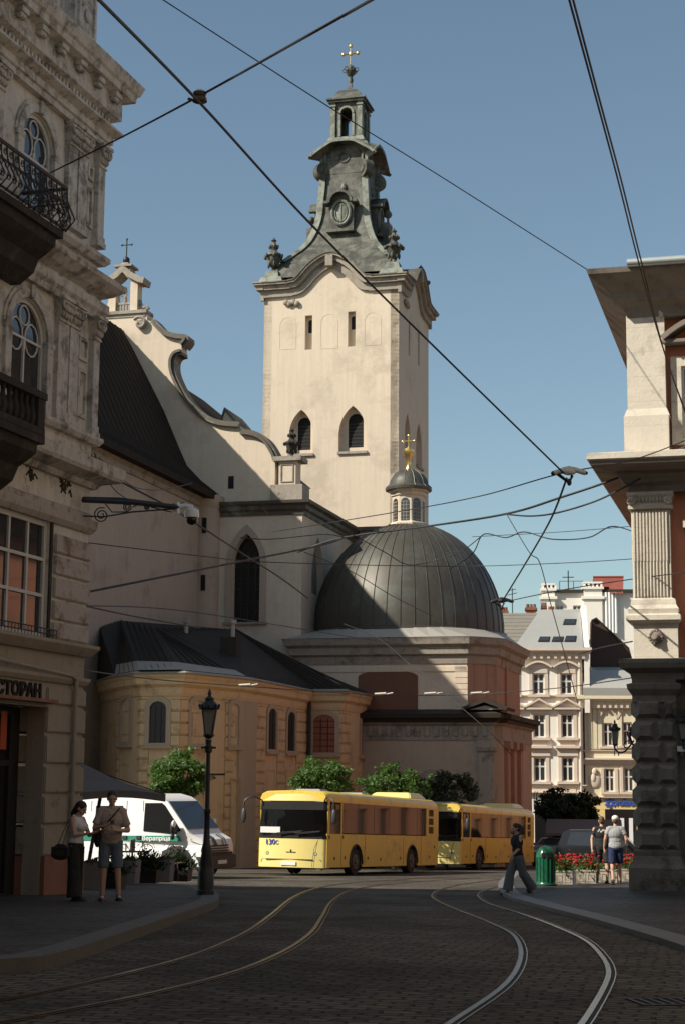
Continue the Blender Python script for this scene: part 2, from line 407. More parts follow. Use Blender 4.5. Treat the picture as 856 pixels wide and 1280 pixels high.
M_bin = mat('green_bin_paint', (.012, .1, .05), .28, n1=.1)
M_cast = mat('cast_iron_paint', (.022, .024, .022), .45, n1=.15)
M_lglass = mat('frosted_lamp_glass', (.22, .23, .2), .3)
M_wire = flat('wire_rubber', (.018, .018, .02), .6)
M_insul = flat('pale_insulator', (.6, .56, .48), .5)
M_dcar = mat('dark_car_paint', (.02, .02, .022), .25, n1=.05)
M_gcar = mat('grey_car_paint', (.16, .15, .14), .3, .4, n1=.05)

# ------------------------------------------------------------------ sun and sky
SAZ, SEL = 245., 39.
sd = Vector((sin(RD(SAZ))*cos(RD(SEL)), cos(RD(SAZ))*cos(RD(SEL)), sin(RD(SEL))))
sl = bpy.data.lights.new("sun", 'SUN'); sl.energy = 5.0; sl.angle = RD(.5); sl.color = (1, .93, .82)
so = bpy.data.objects.new("sun", sl); COL.objects.link(so); so.rotation_euler = sd.to_track_quat('Z', 'Y').to_euler(); so.location = (0, 0, 60)
w = bpy.data.worlds.new("World"); SC.world = w; w.use_nodes = True
nt = w.node_tree; bg = nt.nodes['Background']; sk = nt.nodes.new('ShaderNodeTexSky'); sk.sky_type = 'NISHITA'; sk.sun_disc = False
sk.sun_elevation = RD(SEL); sk.sun_rotation = RD(SAZ); sk.air_density = 1.0; sk.dust_density = .9; sk.ozone_density = 1.0
hs = nt.nodes.new('ShaderNodeHueSaturation'); hs.inputs['Saturation'].default_value = .93
tn = nt.nodes.new('ShaderNodeVectorMath'); tn.operation = 'MULTIPLY'; tn.inputs[1].default_value = (.95, 1.02, .95)
nt.links.new(sk.outputs[0], hs.inputs['Color']); nt.links.new(hs.outputs[0], tn.inputs[0]); nt.links.new(tn.outputs[0], bg.inputs[0]); bg.inputs[1].default_value = .094
SC.view_settings.view_transform = 'Standard'; SC.view_settings.look = 'None'; SC.view_settings.exposure = .32; SC.view_settings.gamma = 1

# ------------------------------------------------------------------ ground
def ground():
    ys = [-80, -40, -10, 0] + [2*i for i in range(1, 90)] + [220, 400, 1000, 4000]
    xs = [-3000, -400, -100, -30, -10, 0, 10, 30, 100, 400, 3000]
    mb = MB(); n = len(xs)
    mb.add([(x, y, gz(y)) for y in ys for x in xs], [(j*n+i, j*n+i+1, (j+1)*n+i+1, (j+1)*n+i) for j in range(len(ys)-1) for i in range(n-1)])
    struct('ground', mb, M_cobble)
ground()
def raised(name, poly, h, m, kerb=None, kw=.3, km=None):
    """raised pavement over a ground polygon (world xy, counter-clockwise)"""
    P = [Vector((p[0], p[1])) for p in poly]
    # dice so that it follows the slope
    mb = MB(); ys = sorted(set([p.y for p in P]))
    tri = tessellate_polygon([[Vector((p.x, p.y, 0)) for p in P]])
    bm = bmesh.new(); vs = [bm.verts.new((p.x, p.y, 0)) for p in P]
    for t in tri:
        try: bm.faces.new([vs[i] for i in t])
        except ValueError: pass
    y = min(ys)
    while y < max(ys):
        bmesh.ops.bisect_plane(bm, geom=bm.verts[:]+bm.edges[:]+bm.faces[:], plane_co=(0, y, 0), plane_no=(0, 1, 0)); y += 2
    mb.v = [Vector((v.co.x, v.co.y, gz(v.co.y)+h)) for v in bm.verts]; bm.verts.index_update()
    mb.f = [tuple(v.index for v in f.verts) for f in bm.faces]
    e = [(x.verts[0].index, x.verts[1].index) for x in bm.edges if len(x.link_faces) == 1]; bm.free()
    for a, b in e:
        n = len(mb.v); A, B = mb.v[a], mb.v[b]
        mb.v += [Vector((A.x, A.y, A.z-h-.1)), Vector((B.x, B.y, B.z-h-.1))]; mb.f.append((a, b, n+1, n))
    o = struct(name, mb, m)
    if kerb:
        K = MB(); pts = [Vector((p[0], p[1], 0)) for p in kerb]; vs = []; n = len(pts)
        for i, p in enumerate(pts):
            d = (pts[min(i+1, n-1)]-pts[max(i-1, 0)]).normalized(); nr = Vector((d.y, -d.x, 0))
            for s_, zz in ((.02, -.1), (.02, h+.006), (-kw, h+.006), (-kw, -.1)):
                q = p+nr*s_; vs.append((q.x, q.y, gz(p.y)+zz))
        K.add(vs, [(i*4+k, i*4+4+k, i*4+4+(k+1) % 4, i*4+(k+1) % 4) for i in range(n-1) for k in range(4)])
        struct('kerb', K, km or M_kerb)
    return o
kl = smoothpts([tuple(gp(x, y, .12)) for x, y in ((-180, 1214), (0, 1200), (70, 1192), (165, 1162), (240, 1137), (272, 1124), (262, 1112), (225, 1106), (100, 1104))], 5)
raised('left_pavement', [(-60, -30), (-6.2, -30), (-6.2, 5)] + [(p[0], p[1]) for p in kl] + [(-20, kl[-1][1]+2), (-60, kl[-1][1]+10)], .12, M_pave, kl)
kr = [tuple(gp(x, y, .1)) for x, y in ((652, 1088), (640, 1100), (650, 1115), (700, 1129), (798, 1152), (900, 1180), (1100, 1250))]
kr = smoothpts(kr, 5)
raised('right_pavement', [(p[0], p[1]) for p in kr[::-1]] + [(kr[0][0]+2, kr[0][1]+3), (40, kr[0][1]+8), (40, kr[-1][1])], .06, M_pave, kr[::-1], .36, M_kerb2)

# tram rails: rail head, groove and guard lip, laid on the cobbles
RAILS = [
 ([(-60, 1262), (50, 1242), (140, 1222), (235, 1197), (300, 1170), (335, 1147), (362, 1125), (385, 1114), (415, 1107), (470, 1102), (560, 1097)], 'outermost tram rail curving up from the lower left corner'),
 ([(-60, 1292), (75, 1265), (170, 1247), (280, 1220), (345, 1195), (385, 1170), (402, 1147), (412, 1130), (430, 1117), (462, 1109), (520, 1103), (600, 1098)], 'second tram rail from the left, bending round between the two curves'),
 ([(520, 1310), (563, 1280), (628, 1235), (650, 1200), (643, 1172), (613, 1155), (568, 1137), (543, 1125), (541, 1118), (555, 1111), (585, 1105), (640, 1098)], 'tram rail swinging through the middle of the road'),
 ([(700, 1310), (728, 1280), (755, 1235), (760, 1213), (748, 1192), (728, 1175), (688, 1157), (650, 1143), (612, 1131), (598, 1122), (602, 1115), (628, 1108), (690, 1101)], 'shiny outer tram rail sweeping round at the lower right')]
for pts, lab in RAILS:
    P = [gp(x, y) for x, y in smoothpts(pts, 10)]
    mb = MB(); mg = MB()
    prof = {'head': (-.033, .033, .012), 'lip': (.085, .1, .010)}
    n = len(P)
    def strip(m_, o0, o1, h):
        vs = []
        for i, p in enumerate(P):
            d = (P[min(i+1, n-1)]-P[max(i-1, 0)]); d.z = 0; d.normalize(); nr = Vector((d.y, -d.x, 0))
            for o, zz in ((o0, -.05), (o0, h), (o1, h), (o1, -.05)):
                q = p+nr*o; vs.append((q.x, q.y, gz(p.y)+zz))
        m_.add(vs, [(i*4+k, i*4+4+k, i*4+4+(k+1) % 4, i*4+(k+1) % 4) for i in range(n-1) for k in range(4)])
    strip(mb, -.024, .024, .012); strip(mb, .058, .07, .010); strip(mg, .0241, .0579, .005)
    o = obj('tram_rail', mb, M_rail); tag(o, lab, 'rail', 'tram rails in the cobbles')
    obj('rail_groove', mg, M_groove, o)
# drain grate at the lower right
g0 = gp(840, 1254)
t = thing('drain_grate', 'small iron drain grate in the cobbles at the lower right edge', 'drain', g0)
mb = MB(Matrix.Translation(g0) @ Matrix.Rotation(RD(10), 4, 'Z'))
mb.box(-.3, .3, -.2, -.17, 0, .012); mb.box(-.3, .3, .17, .2, 0, .012)
for i in range(8): mb.box(-.3+i*.0815, -.27+i*.0815, -.17, .17, 0, .011)
obj('grate', mb, M_dark, t)
mb = MB(Matrix.Translation(g0) @ Matrix.Rotation(RD(10), 4, 'Z')); mb.box(-.29, .29, -.19, .19, -.02, .005); obj('drain_pit', mb, M_black, t)
# ================================================================== LEFT CORNER BUILDING
A0 = at(106, 805, 32); A0.z = 0
L = Frame(A0, 17.5)
gL = gz(32) + .12
def zl(py): return zc(L.A, py)
def window(fr, x0, x1, z0, z1, y, par, wm, gm, mull=(.5,), trans=(), shape=None, fw=.07, mw=.045, depth=.08, rise=None, pane_label=None):
    """one window: frame mesh with its glass as a sub-part; set at depth y"""
    mb = MB(fr.M)
    if shape == 'arch': out = arch(x0, x1, z0, z1, rise=rise); inn = arch(x0+fw, x1-fw, z0+fw, z1-fw, rise=(rise-fw*.6) if rise else None)
    else: out = rect(x0, x1, z0, z1); inn = rect(x0+fw, x1-fw, z0+fw, z1-fw)
    mb.slab(out, [inn], y, y+depth)
    for f in mull:
        x = x0+(x1-x0)*f; mb.box(x-mw/2, x+mw/2, y+.006, y+depth-.006, z0+fw, z1-fw if shape != 'arch' else z0+(z1-z0)*max([.6]+list(trans)))
    for f in trans:
        z = z0+(z1-z0)*f; mb.box(x0+fw, x1-fw, y+.002, y+depth-.002, z-mw/2, z+mw/2)
    f_ = obj('window', mb, wm, par)
    g = MB(fr.M); g.slab(inn, (), y+depth*.6, y+depth*.6+.01)
    p = obj('pane', g, gm, f_)
    return f_
lb = thing('corner_building', 'weathered beige stone corner building with two balconies at the left edge', 'building', (L.A.x, L.A.y, gL))
D_ = 6.5     # street wing depth; the unseen lower wing behind is shaped to fit its shadow
# plain block behind the facade
ztop = zl(128) + 0.
core = MB(L.M); core.box(-42, -.05, 1.3, D_, gL-1, ztop+2.2)
obj('block', core, M_lplaster, lb)
core = MB(L.M); core.box(-30, -.05, D_+.01, 26, gL-1, gL+13.2); obj('rear_wing', core, M_lplaster, lb)
# facade openings, measured on the facade plane
def LX(px, py): return L.X(px, py)
wins = []
ux0, ux1 = LX(32, 190)-.2, LX(62, 212)+.1
uz1 = (L.Z(50, 146)); uz0 = L.Z(45, 262)
lx0, lx1 = LX(17, 430)-.2, LX(52, 470)+.1; lz1 = L.Z(36, 374); lz0 = L.Z(34, 520)
gx1 = LX(60, 720); gx0 = gx1 - 2.75; gz1 = L.Z(60, 652); gz0 = L.Z(55, 797)
sp = (lx1-lx0)+ 1.95
holes = []; upW = []; loW = []; gW = []
for k in range(7):
    a = -k*sp
    upW.append((ux0+a, ux1+a)); loW.append((lx0+a, lx1+a))
    holes.append(arch(ux0+a, ux1+a, uz0, uz1)); holes.append(arch(lx0+a, lx1+a, lz0, lz1))
for k in range(4):
    a = -k*4.3; gW.append((gx0+a, gx1+a)); holes.append(rect(gx0+a, gx1+a, gz0, gz1))
dx1 = LX(55, 930); dx0 = dx1-3.0; dz1 = L.Z(52, 884)
for k in range(3): holes.append(rect(dx0-k*5.2, dx1-k*5.2, gL+.02, dz1))
zs1 = zl(600); zs2 = zl(664)
def part_wall(name, z0, z1, m):
    hs = [h for h in holes if z0 < (h[0][1]+h[2][1])/2 < z1]
    mb = MB(L.M); mb.slab(rect(-42, 0, z0, z1), hs, 0, .36); obj(name, mb, m, lb)
zsill = zl(806); zpl = zl(1067)
part_wall('upper_wall', zs1, ztop, M_lplaster)
part_wall('first_floor_wall', zsill, zs1-.002, M_lplaster)
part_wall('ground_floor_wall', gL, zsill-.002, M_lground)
for i, (a, b) in enumerate(upW): 
    window(L, a, b, uz0, uz1, .05, lb, M_wframe, M_glass, trans=(.52,), shape='arch')
for i, (a, b) in enumerate(loW):
    f = window(L, a, b, lz0, lz1, .05, lb, M_wframe, M_glass, trans=(.66,), shape='arch')
for fr_x, z1 in [(upW, uz1), (loW, lz1)]:
    for (a, b) in fr_x[:3]:              # tracery of the arched heads
        c = (a+b)/2; r = (b-a)/2
        mb = MB(L.M); mb.torus((c, .08, z1-r*.42), r*.26, .02, seg=14); mb.torus((c-r*.42, .08, z1-r*1.0), r*.36, .02, seg=12, sz=1.2); mb.torus((c+r*.42, .08, z1-r*1.0), r*.36, .02, seg=12, sz=1.2)
        obj('tracery', mb, M_wframe, lb)
M_curt = flat('red_curtain', (.33, .07, .035), .9)
for i, (a, b) in enumerate(gW):
    window(L, a, b, gz0, gz1, .06, lb, M_wframe, M_glassd if 0 else M_glass, mull=(.25, .5, .75), trans=(.36, .67), fw=.09, mw=.06)
# moulded surrounds of the arched windows
for W, z0, z1 in ((upW, uz0, uz1), (loW, lz0, lz1)):
    for a, b in W:
        r = (b-a)/2; mb = MB(L.M)
        o = arch(a-.16, b+.16, z0, z1+.16); h = arch(a-.02, b+.02, z0-.001, z1+.02)
        pts = [(p[0], p[1]) for p in arch(a-.02, b+.02, z1-r-.02, z1+.02)][1:]
        mb.ribbon(pts[::-1], -.06, .03, .16); mb.ribbon(pts[::-1], -.03, .03, .24, .16)
        for s in (a-.2, b-.02): mb.box(s, s+.22, -.07, .02, z0, z1-r-.03)
        for s in (a-.24, b-.03): mb.box(s, s+.27, -.08, .02, z1-r-.03, z1-r+.07)
        mb.box((a+b)/2-.07, (a+b)/2+.07, -.1, .02, z1+.02, z1+.26)
        obj('window_surround', mb, M_ltrim, lb)
# pilasters of the two upper storeys
def capital(fr, x0, x1, z0, z1, par, m, out=.1):
    mb = MB(fr.M); c = (x0+x1)/2; w_ = (x1-x0)/2; h = z1-z0
    mb.add([(x0, -out, z0), (x1, -out, z0), (x1, .02, z0), (x0, .02, z0), (x0-.05, -out-.09, z1-.06), (x1+.05, -out-.09, z1-.06), (x1+.05, .02, z1-.06), (x0-.05, .02, z1-.06)],
           [(0, 1, 2, 3), (4, 5, 6, 7), (0, 1, 5, 4), (1, 2, 6, 5), (2, 3, 7, 6), (3, 0, 4, 7)])
    mb.box(x0-.08, x1+.08, -out-.13, .02, z1-.06, z1)
    mb.box(x0-.02, x1+.02, -out-.03, .02, z0-.04, z0)
    for row, (zz, k) in enumerate(((z0+h*.12, 4), (z0+h*.42, 3))):
        for i in range(k):
            x = x0+(x1-x0)*(i+.5)/k
            mb.ell((x, -out-.04-.03*row, zz+h*.12), (w_/k*.9, .05, h*.17), 8, 6)
            mb.ell((x, -out-.1-.03*row, zz+h*.26), (w_/k*.6, .04, h*.05), 6, 4)
    for s in (x0+.02, x1-.02): mb.torus((s, -out-.1, z1-.16), .06, .028, seg=10)
    obj('capital', mb, m, par, smooth=40)
def pilaster(x0, x1, z0, z1, caph, out=.1, ret=False):
    mb = MB(L.M); mb.box(x0, x1, -out, .02, z0+.22, z1-caph-.04)
    mb.box(x0-.04, x1+.04, -out-.04, .02, z0, z0+.1); mb.box(x0-.02, x1+.02, -out-.02, .02, z0+.1, z0+.22)
    obj('pilaster', mb, M_ltrim, lb)
    capital(L, x0, x1, z1-caph, z1, lb, M_ltrim, out)
u0, u1 = zl(312), zl(187); l0, l1 = zl(548), zl(400)
def pair(f, py, pxs, z0, z1, ch):
    xs = [(L.X(a, py), L.X(b, py)) for a, b in pxs]
    for k in range(6):
        for j, (a, b) in enumerate(xs):
            if k == 0 and j == 2: pilaster(a, 0, z0, z1, ch, .12)
            elif j < 2: pilaster(a-k*sp, b-k*sp, z0, z1, ch)
pair(0, 250, [(79, 90), (92, 103), (116, 128)], u0, u1, .42)
pair(0, 460, [(66, 79), (81, 92), (110, 122)], l0, l1, .42)
# framed panels between the pilasters and the corner
for z0, z1, py, pa, pb in ((u0+.3, u1-.5, 250, 105, 115), (l0+.3, l1-.5, 460, 94, 108)):
    a, b = L.X(pa, py)+.06, L.X(pb, py)-.03
    zm = (z0+z1)/2+.25
    for za, zb in ((z0, zm-.08), (zm+.08, z1)):
        mb = MB(L.M); mb.slab(rect(a, b, za, zb), [rect(a+.07, b-.07, za+.07, zb-.07)], -.05, .01); obj('wall_panel', mb, M_ltrim, lb)
# horizontal mouldings: path runs along the facade, round the corner and along the side street
path = [(-42, 0), (0, 0), (0, D_)]
def cor(name, prof, m, p=path):
    mb = MB(L.M); mb.sweep(p, prof); return obj(name, mb, m, lb)
zt = zl(136)
at_tip = zc(L.w(.72, -.72), 112)
ztp = at_tip
cor('main_cornice', [(-.1, ztp-1.02), (.1, ztp-1.02), (.14, ztp-.88), (.3, ztp-.8), (.3, ztp-.42), (.5, ztp-.36), (.52, ztp-.24), (.57, ztp-.2), (.64, ztp-.02), (.64, ztp), (-.1, ztp+.12)], M_ltrim)
cor('architrave', [(-.1, zl(187)), (.13, zl(187)), (.13, zl(180)), (.18, zl(179)), (.18, zl(171)), (.34, zl(166)), (.34, zl(163)), (.06, zl(161)), (.06, zl(140)), (-.1, zl(139))], M_ltrim)
mb = MB(L.M)                               # dentils and brackets under the cornice
x = -.05
while x > -16:
    mb.box(x-.07, x, -.2, -.1, ztp-.98, ztp-.86); x -= .14
obj('dentil_row', mb, M_ltrim, lb)
x = -.05
while x > -16:
    mb = MB(L.M); mb.box(x-.26, x, -.46, -.29, ztp-.5, ztp-.4); mb.box(x-.23, x-.03, -.42, -.29, ztp-.56, ztp-.5)
    for q in range(3): mb.ell((x-.05-.08*q, -.38, ztp-.57), (.035, .06, .04), 6, 4)
    obj('cornice_bracket', mb, M_ltrim, lb, smooth=40); x -= .78

# attic parapet above the cornice
mb = MB(L.M); mb.box(-42, -.6, .1, .5, ztp+.1, ztp+2.2); mb.box(-42, -.55, .02, .58, ztp+2.2, ztp+2.4)
obj('parapet', mb, M_ltrim, lb)
for xa in (-1.55, -4.6, -7.6):
    mb = MB(L.M); mb.box(xa, xa+.95, -.12, .5, ztp+.1, ztp+2.75); mb.box(xa-.07, xa+1.02, -.2, .55, ztp+2.75, ztp+2.95)
    mb.slab(rect(xa+.1, xa+.85, ztp+.4, ztp+2.5), [rect(xa+.18, xa+.77, ztp+.5, ztp+2.4)], -.17, -.1)
    for q in range(5): mb.ell((xa+.475+.2*sin(q*1.6), -.16, ztp+1.9-.26*q), (.12, .06, .14), 8, 6)
    mb.box(xa+.1, xa+.85, -.2, .4, ztp+2.95, ztp+3.6)
    obj('parapet_pier', mb, M_ltrim, lb, smooth=40)
mr = MB(L.M); mr.frus(-42, 0, .3, D_, ztp+2.0, ztp+4.0, 1.5); obj('roof', mr, M_slate, lb)
# string course between the upper storeys
cor('upper_string_course', [(-.1, zl(402)), (.12, zl(402)), (.14, zl(395)), (.2, zl(391)), (.2, zl(381)), (.08, zl(380)), (.08, zl(374)), (.26, zl(369)), (.44, zl(361)), (.46, zl(355)), (-.1, zl(350))], M_ltrim)
cor('plinth_band', [(-.1, zl(332)), (.12, zl(332)), (.2, zl(327)), (.2, zl(322)), (-.1, zl(318))], M_ltrim, [(-3.0, 0), (0, 0), (0, D_)])
cor('sill_band', [(-.1, zl(557)), (.12, zl(557)), (.18, zl(552)), (.18, zl(548)), (-.1, zl(545))], M_ltrim)
cor('lower_string_course', [(-.1, zl(612)), (.1, zl(612)), (.16, zl(606)), (.46, zl(601)), (.5, zl(597)), (.52, zl(585)), (.46, zl(583)), (-.1, zl(577))], M_ltrim)
cor('peeling_band', [(-.1, zl(668)), (.05, zl(668)), (.12, zl(662)), (.14, zl(652)), (.04, zl(650)), (.05, zl(644)), (.0, zl(642)), (-.1, zl(642))], M_peel)
cor('sill_course', [(-.1, zl(822)), (.08, zl(822)), (.14, zl(818)), (.22, zl(812)), (.22, zl(808)), (-.1, zl(805))], M_lground)
cor('shop_band', [(-.1, zl(858)), (.05, zl(858)), (.1, zl(853)), (.1, zl(849)), (-.1, zl(847))], M_lground)
# rusticated corner blocks
ey = [676, 702, 728, 756, 782, 805]
for i in range(5):
    z1, z0 = zl(ey[i])-.03, zl(ey[i+1])
    mb = MB(L.M); mb.box(LX(65, 740), .06, -.06, 1.2, z0, z1-.03); obj('corner_block', mb, M_peel, lb, bevel=.02)
gy = [860, 884, 918, 955, 991, 1028, 1066]
for i in range(6):
    z1, z0 = zl(gy[i])-.045, zl(gy[i+1])
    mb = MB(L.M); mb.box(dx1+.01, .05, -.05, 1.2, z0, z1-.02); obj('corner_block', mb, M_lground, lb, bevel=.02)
mb = MB(L.M); mb.box(dx1+.01, .09, -.09, 6, gL-.3, zpl); obj('plinth', mb, M_plinth, lb)
# peeling graffiti marks on the fascia, as thin paint strokes
mb = MB(L.M); rg = random.Random(4)
for cx_, n_, w_ in ((LX(40, 605), 5, .12), (LX(82, 615), 16, .42)):
    for i in range(n_):
        x = cx_+rg.uniform(-w_, w_)*.6; z = zl(622)+rg.uniform(-.12, .12)+ (0 if n_ > 5 else .02)
        a = rg.choice((.1, .5, 2.4, 1.5)); l_ = rg.uniform(.12, .3)
        mb.tube([(x, -.002, z), (x+l_*cos(a)*.5, -.002, z+l_*sin(a)), (x+l_*cos(a)*.9, -.002, z+l_*sin(a)*.5)], .022, 5)
obj('painted_marks', mb, M_bstone, lb)
# balconies
def iron_rail(fr, x0, x1, yo, z0, z1, par, bulge=.18):
    mb = MB(fr.M)
    def run(pa, pb):
        n_ = int((Vector(pb)-Vector(pa)).length/.2)+1
        nx, ny = (Vector(pb)-Vector(pa)).normalized(); ox, oy = (ny, -nx)
        for i in range(n_+1):
            t = i/n_; x = pa[0]+(pb[0]-pa[0])*t; y = pa[1]+(pb[1]-pa[1])*t
            mb.tube([(x, y, z1), (x+ox*.02, y+oy*.02, z0+(z1-z0)*.7), (x+ox*bulge, y+oy*bulge, z0+(z1-z0)*.25), (x, y, z0)], .014, 5)
            if i < n_:
                xm = x+(pb[0]-pa[0])/n_/2; ym = y+(pb[1]-pa[1])/n_/2
                for zz, r in ((.8, .07), (.52, .09), (.25, .08)):
                    b = bulge*(1-zz)*.8; pts = [(xm+nx*r*cos(a*.7)*(1-a*.05)+ox*b, ym+ny*r*cos(a*.7)*(1-a*.05)+oy*b, z0+(z1-z0)*zz+r*sin(a*.7)*(1-a*.05)) for a in range(14)]
                    mb.tube(pts, .011, 4)
        for zz, r in ((z1, .035), (z0+.04, .025), (z0+(z1-z0)*.66, .014)):
            mb.tube([(pa[0], pa[1], zz), (pb[0], pb[1], zz)], r, 6)
    run((x0, -yo), (x1, -yo)); run((x1, -yo), (x1, 0))
    return obj('railing', mb, M_dark, par, smooth=40)
def corbelslab(fr, x0, x1, yo, zt_, h, par, m):
    mb = MB(fr.M); mb.box(x0, x1+.06, -yo-.08, 0, zt_-.14, zt_)
    prof = [(0, zt_-.14), (yo, zt_-.14), (yo*.98, zt_-.3), (yo*.8, zt_-h*.45), (yo*.62, zt_-h*.55), (yo*.5, zt_-h*.8), (yo*.2, zt_-h), (0, zt_-h)]
    for xa, xb in ((x0, x1-.05),):
        mb.add([(x, -p[0], p[1]) for x in (xa, xb) for p in prof], [tuple(range(8)), tuple(range(15, 7, -1))]+[(i, (i+1) % 8, 8+(i+1) % 8, 8+i) for i in range(8)])
    return obj('balcony_slab', mb, m, par)
yb = .95
# upper iron balcony: right end seen at the photo's (92,262)
bx = L.X(84, 250, -yb); bzt = zc(L.w(bx, -yb), 243 + 20); brt = zc(L.w(bx, -yb), 238)
bt = zc(L.w(bx, -yb), 290); btop = zc(L.w(bx, -yb), 236)
corbelslab(L, -16, bx-.12, yb-.1, bt, .95, lb, M_bstone)
iron_rail(L, -9, bx-.02, yb, bt, btop, lb)
bx2 = L.X(54, 500, -yb); b2t = zc(L.w(bx2, -yb), 545); b2top = zc(L.w(bx2, -yb), 492)
corbelslab(L, -16, bx2, yb-.05, b2t, .95, lb, M_bstone)
mb = MB(L.M); mb.box(-16, bx2+.05, -yb-.06, -yb+.16, b2top-.12, b2top); mb.box(-16, bx2+.03, -yb-.04, -yb+.14, b2t, b2t+.12)
mb.box(bx2-.1, bx2+.04, -yb, 0, b2t, b2top); mb.box(bx2-.22, bx2+.03, -yb-.03, -yb+.13, b2t, b2top-.1)
x = bx2-.3
while x > -14:
    for k in range(1): mb.lathe([(.045, b2t+.12), (.075, b2t+.25), (.07, b2t+.35), (.035, b2t+.5), (.05, b2top-.12)], (x, -yb+.05, 0), 8)
    x -= .2
obj('balustrade', mb, M_bstone, lb, smooth=40)
# ledge railing under the tall ground-floor windows
mb = MB(L.M); xa, xb = gx0, gx1+.1
for z in (zl(797), zl(803)): mb.tube([(xa-4.3, -.16, z), (xb, -.16, z)], .012, 5)
x = xb
while x > xa-4: mb.tube([(x, -.16, zl(808)), (x, -.16, zl(797))], .008, 4); x -= .12
obj('window_ledge_rail', mb, M_dark, lb)
mb = MB(L.M); mb.box(gx1+.005, gx1+.1, -.03, .02, gz0, gz1+.2); obj('window_pilaster_strip', mb, M_bstone, lb)
# shop entrance
mb = MB(L.M); mb.box(-42, -.05, .37, 1.31, zsill-.3, zsill-.1); obj('floor_slab', mb, M_black, lb)
dm = MB(L.M); dm.slab(rect(dx0, dx1, gL, dz1), [rect(dx0+.15, dx0+1.35, gL+.5, dz1-1.1), rect(dx0+1.6, dx1-.35, gL+.1, dz1-1.05), rect(dx0+.15, dx1-.35, dz1-.95, dz1-.15)], .5, .6)
dr = obj('shop_door', dm, M_dark, lb)
g = MB(L.M); g.box(dx0+.1, dx1-.2, .54, .56, gL, dz1-.05); obj('door_glass', g, M_glassd, dr)
g = MB(L.M)
for q in range(5):
    x = L.X(38+q % 3*3.3, 1000, .5); g.box(x-.05, x+.03, .495, .499, zl(1003+q*6)-.07, zl(1003+q*6)+.04)
obj('notice', g, M_paper, dr)
g = MB(L.M); xx = L.X(4, 925, .5); g.box(xx-.12, xx+.1, .49, .498, zl(940), zl(895)); obj('red_poster', g, flat('red_poster_print', (.5, .09, .03), .6), dr)
cv = MB(L.M); cv.box(dx0-.2, LX(58, 880)+.05, -.22, .0, zl(884), zl(880)); obj('sign_shelf', cv, M_plinth, lb)
sb = MB(L.M); sb.box(dx0-.2, LX(50, 860), -.06, .0, zl(879), zl(862)); sgn = obj('sign_board', sb, M_lground, lb)
def text(name, s, size, M4, m, par, ext=.01, al='LEFT', sx=1., bold=.0):
    c = bpy.data.curves.new(name, 'FONT'); c.body = s; c.size = size; c.extrude = ext; c.align_x = al; c.offset = bold; c.resolution_u = 3
    o = bpy.data.objects.new('tmp', c); COL.objects.link(o); bpy.context.view_layer.update()
    me = bpy.data.meshes.new_from_object(o.evaluated_get(bpy.context.evaluated_depsgraph_get())); bpy.data.objects.remove(o)
    T = M4 @ Matrix.Rotation(RD(90), 4, 'X') @ Matrix.Diagonal((sx, 1, 1, 1))
    if par: T = WM[par.name].inverted() @ T
    me.transform(T); me.materials.clear(); me.materials.append(m); me.name = name
    o = bpy.data.objects.new(name, me); COL.objects.link(o)
    if par: o.parent = par; WM[o.name] = WM[par.name]
    return o
text('sign_lettering', 'РЕСТОРАН', .33, L.M @ Matrix.Translation((LX(47, 865), -.075, (zl(879)+zl(862))/2-.12)), M_black, sgn, .02, 'RIGHT', 1.2, .012)
# drainpipe at the corner
mb = MB(L.M); xp = L.X(92.5, 900, -.1); zz = zl(852)
mb.tube([(xp, -.12, gL+.2), (xp, -.12, zz)], .045, 8); mb.tube([(xp, -.12, zz), (xp-.2, -.12, zz+.06), (-6, -.12, zz+.28)], .03, 6)
obj('drainpipe', mb, M_lground, lb, smooth=40)
M_ltrim
# scrolled bracket carrying a dome camera on the corner of the building
bA = at(110, 625, 31.4); bB = at(222, 634, 33)
t = thing('scroll_bracket', 'black wrought iron arm with scrolls reaching out from the left building', 'bracket', L.w(0, .3, bA.z))
dirv = Vector((bB.x-bA.x, bB.y-bA.y, bB.z-bA.z))
def bp(px, py): 
    f = (px-110)/112.; return at(px, py, 31.4+1.6*f)
mb = MB(); mb.tube([bp(104, 625), bp(165, 628), bp(222, 634)], .055, 6); mb.tube([bp(104, 622), bp(150, 623), bp(222, 632)], .02, 5)
mb.tube([bp(104, 645), bp(130, 646), bp(165, 640), bp(218, 636)], .016, 5)
obj('arm', mb, M_dark, t)
def spiral(cx_, cy_, r, turns=2.0, s=1, a0=0):
    return [bp(cx_+s*r*(1-.8*k/24)*cos(a0+turns*2*pi*k/24), cy_-r*(1-.8*k/24)*sin(a0+turns*2*pi*k/24)) for k in range(25)]
for c_ in ((127, 644, 10), (160, 634, 6), (184, 634, 3.5)):
    mb = MB(); mb.tube(spiral(*c_, a0=1.2), .014, 5); obj('scroll', mb, M_dark, t)
mb = MB(); mb.tube([bp(132, 630), bp(140, 640), bp(152, 640), bp(160, 640)], .012, 5); mb.tube([bp(166, 634), bp(178, 628), bp(190, 634), bp(205, 638), bp(215, 640)], .012, 5); obj('scroll', mb, M_dark, t)
t2p = at(233, 636, 33)
t = thing('dome_camera', 'white dome security camera with dark lens on the end of the scrolled arm', 'camera', t2p)
def C(px, py): return at(px, py, 33)
mb = MB(); mb.tube([C(222, 628), C(222, 642)], .05, 6); mb.tube([C(222, 634), C(232, 632), C(241, 634)], .045, 8); obj('mount', mb, M_white, t)
c = C(240, 641); mb = MB(); mb.lathe([(.06, .1), (.14, .06), (.15, -.07), (.14, -.1)], c, 16); obj('housing', mb, M_white, t, smooth=40)
mb = MB(); mb.ell(c+Vector((0, 0, -.13)), (.12, .12, .12), 14, 10); obj('lens_dome', mb, M_glassd, t, smooth=60)
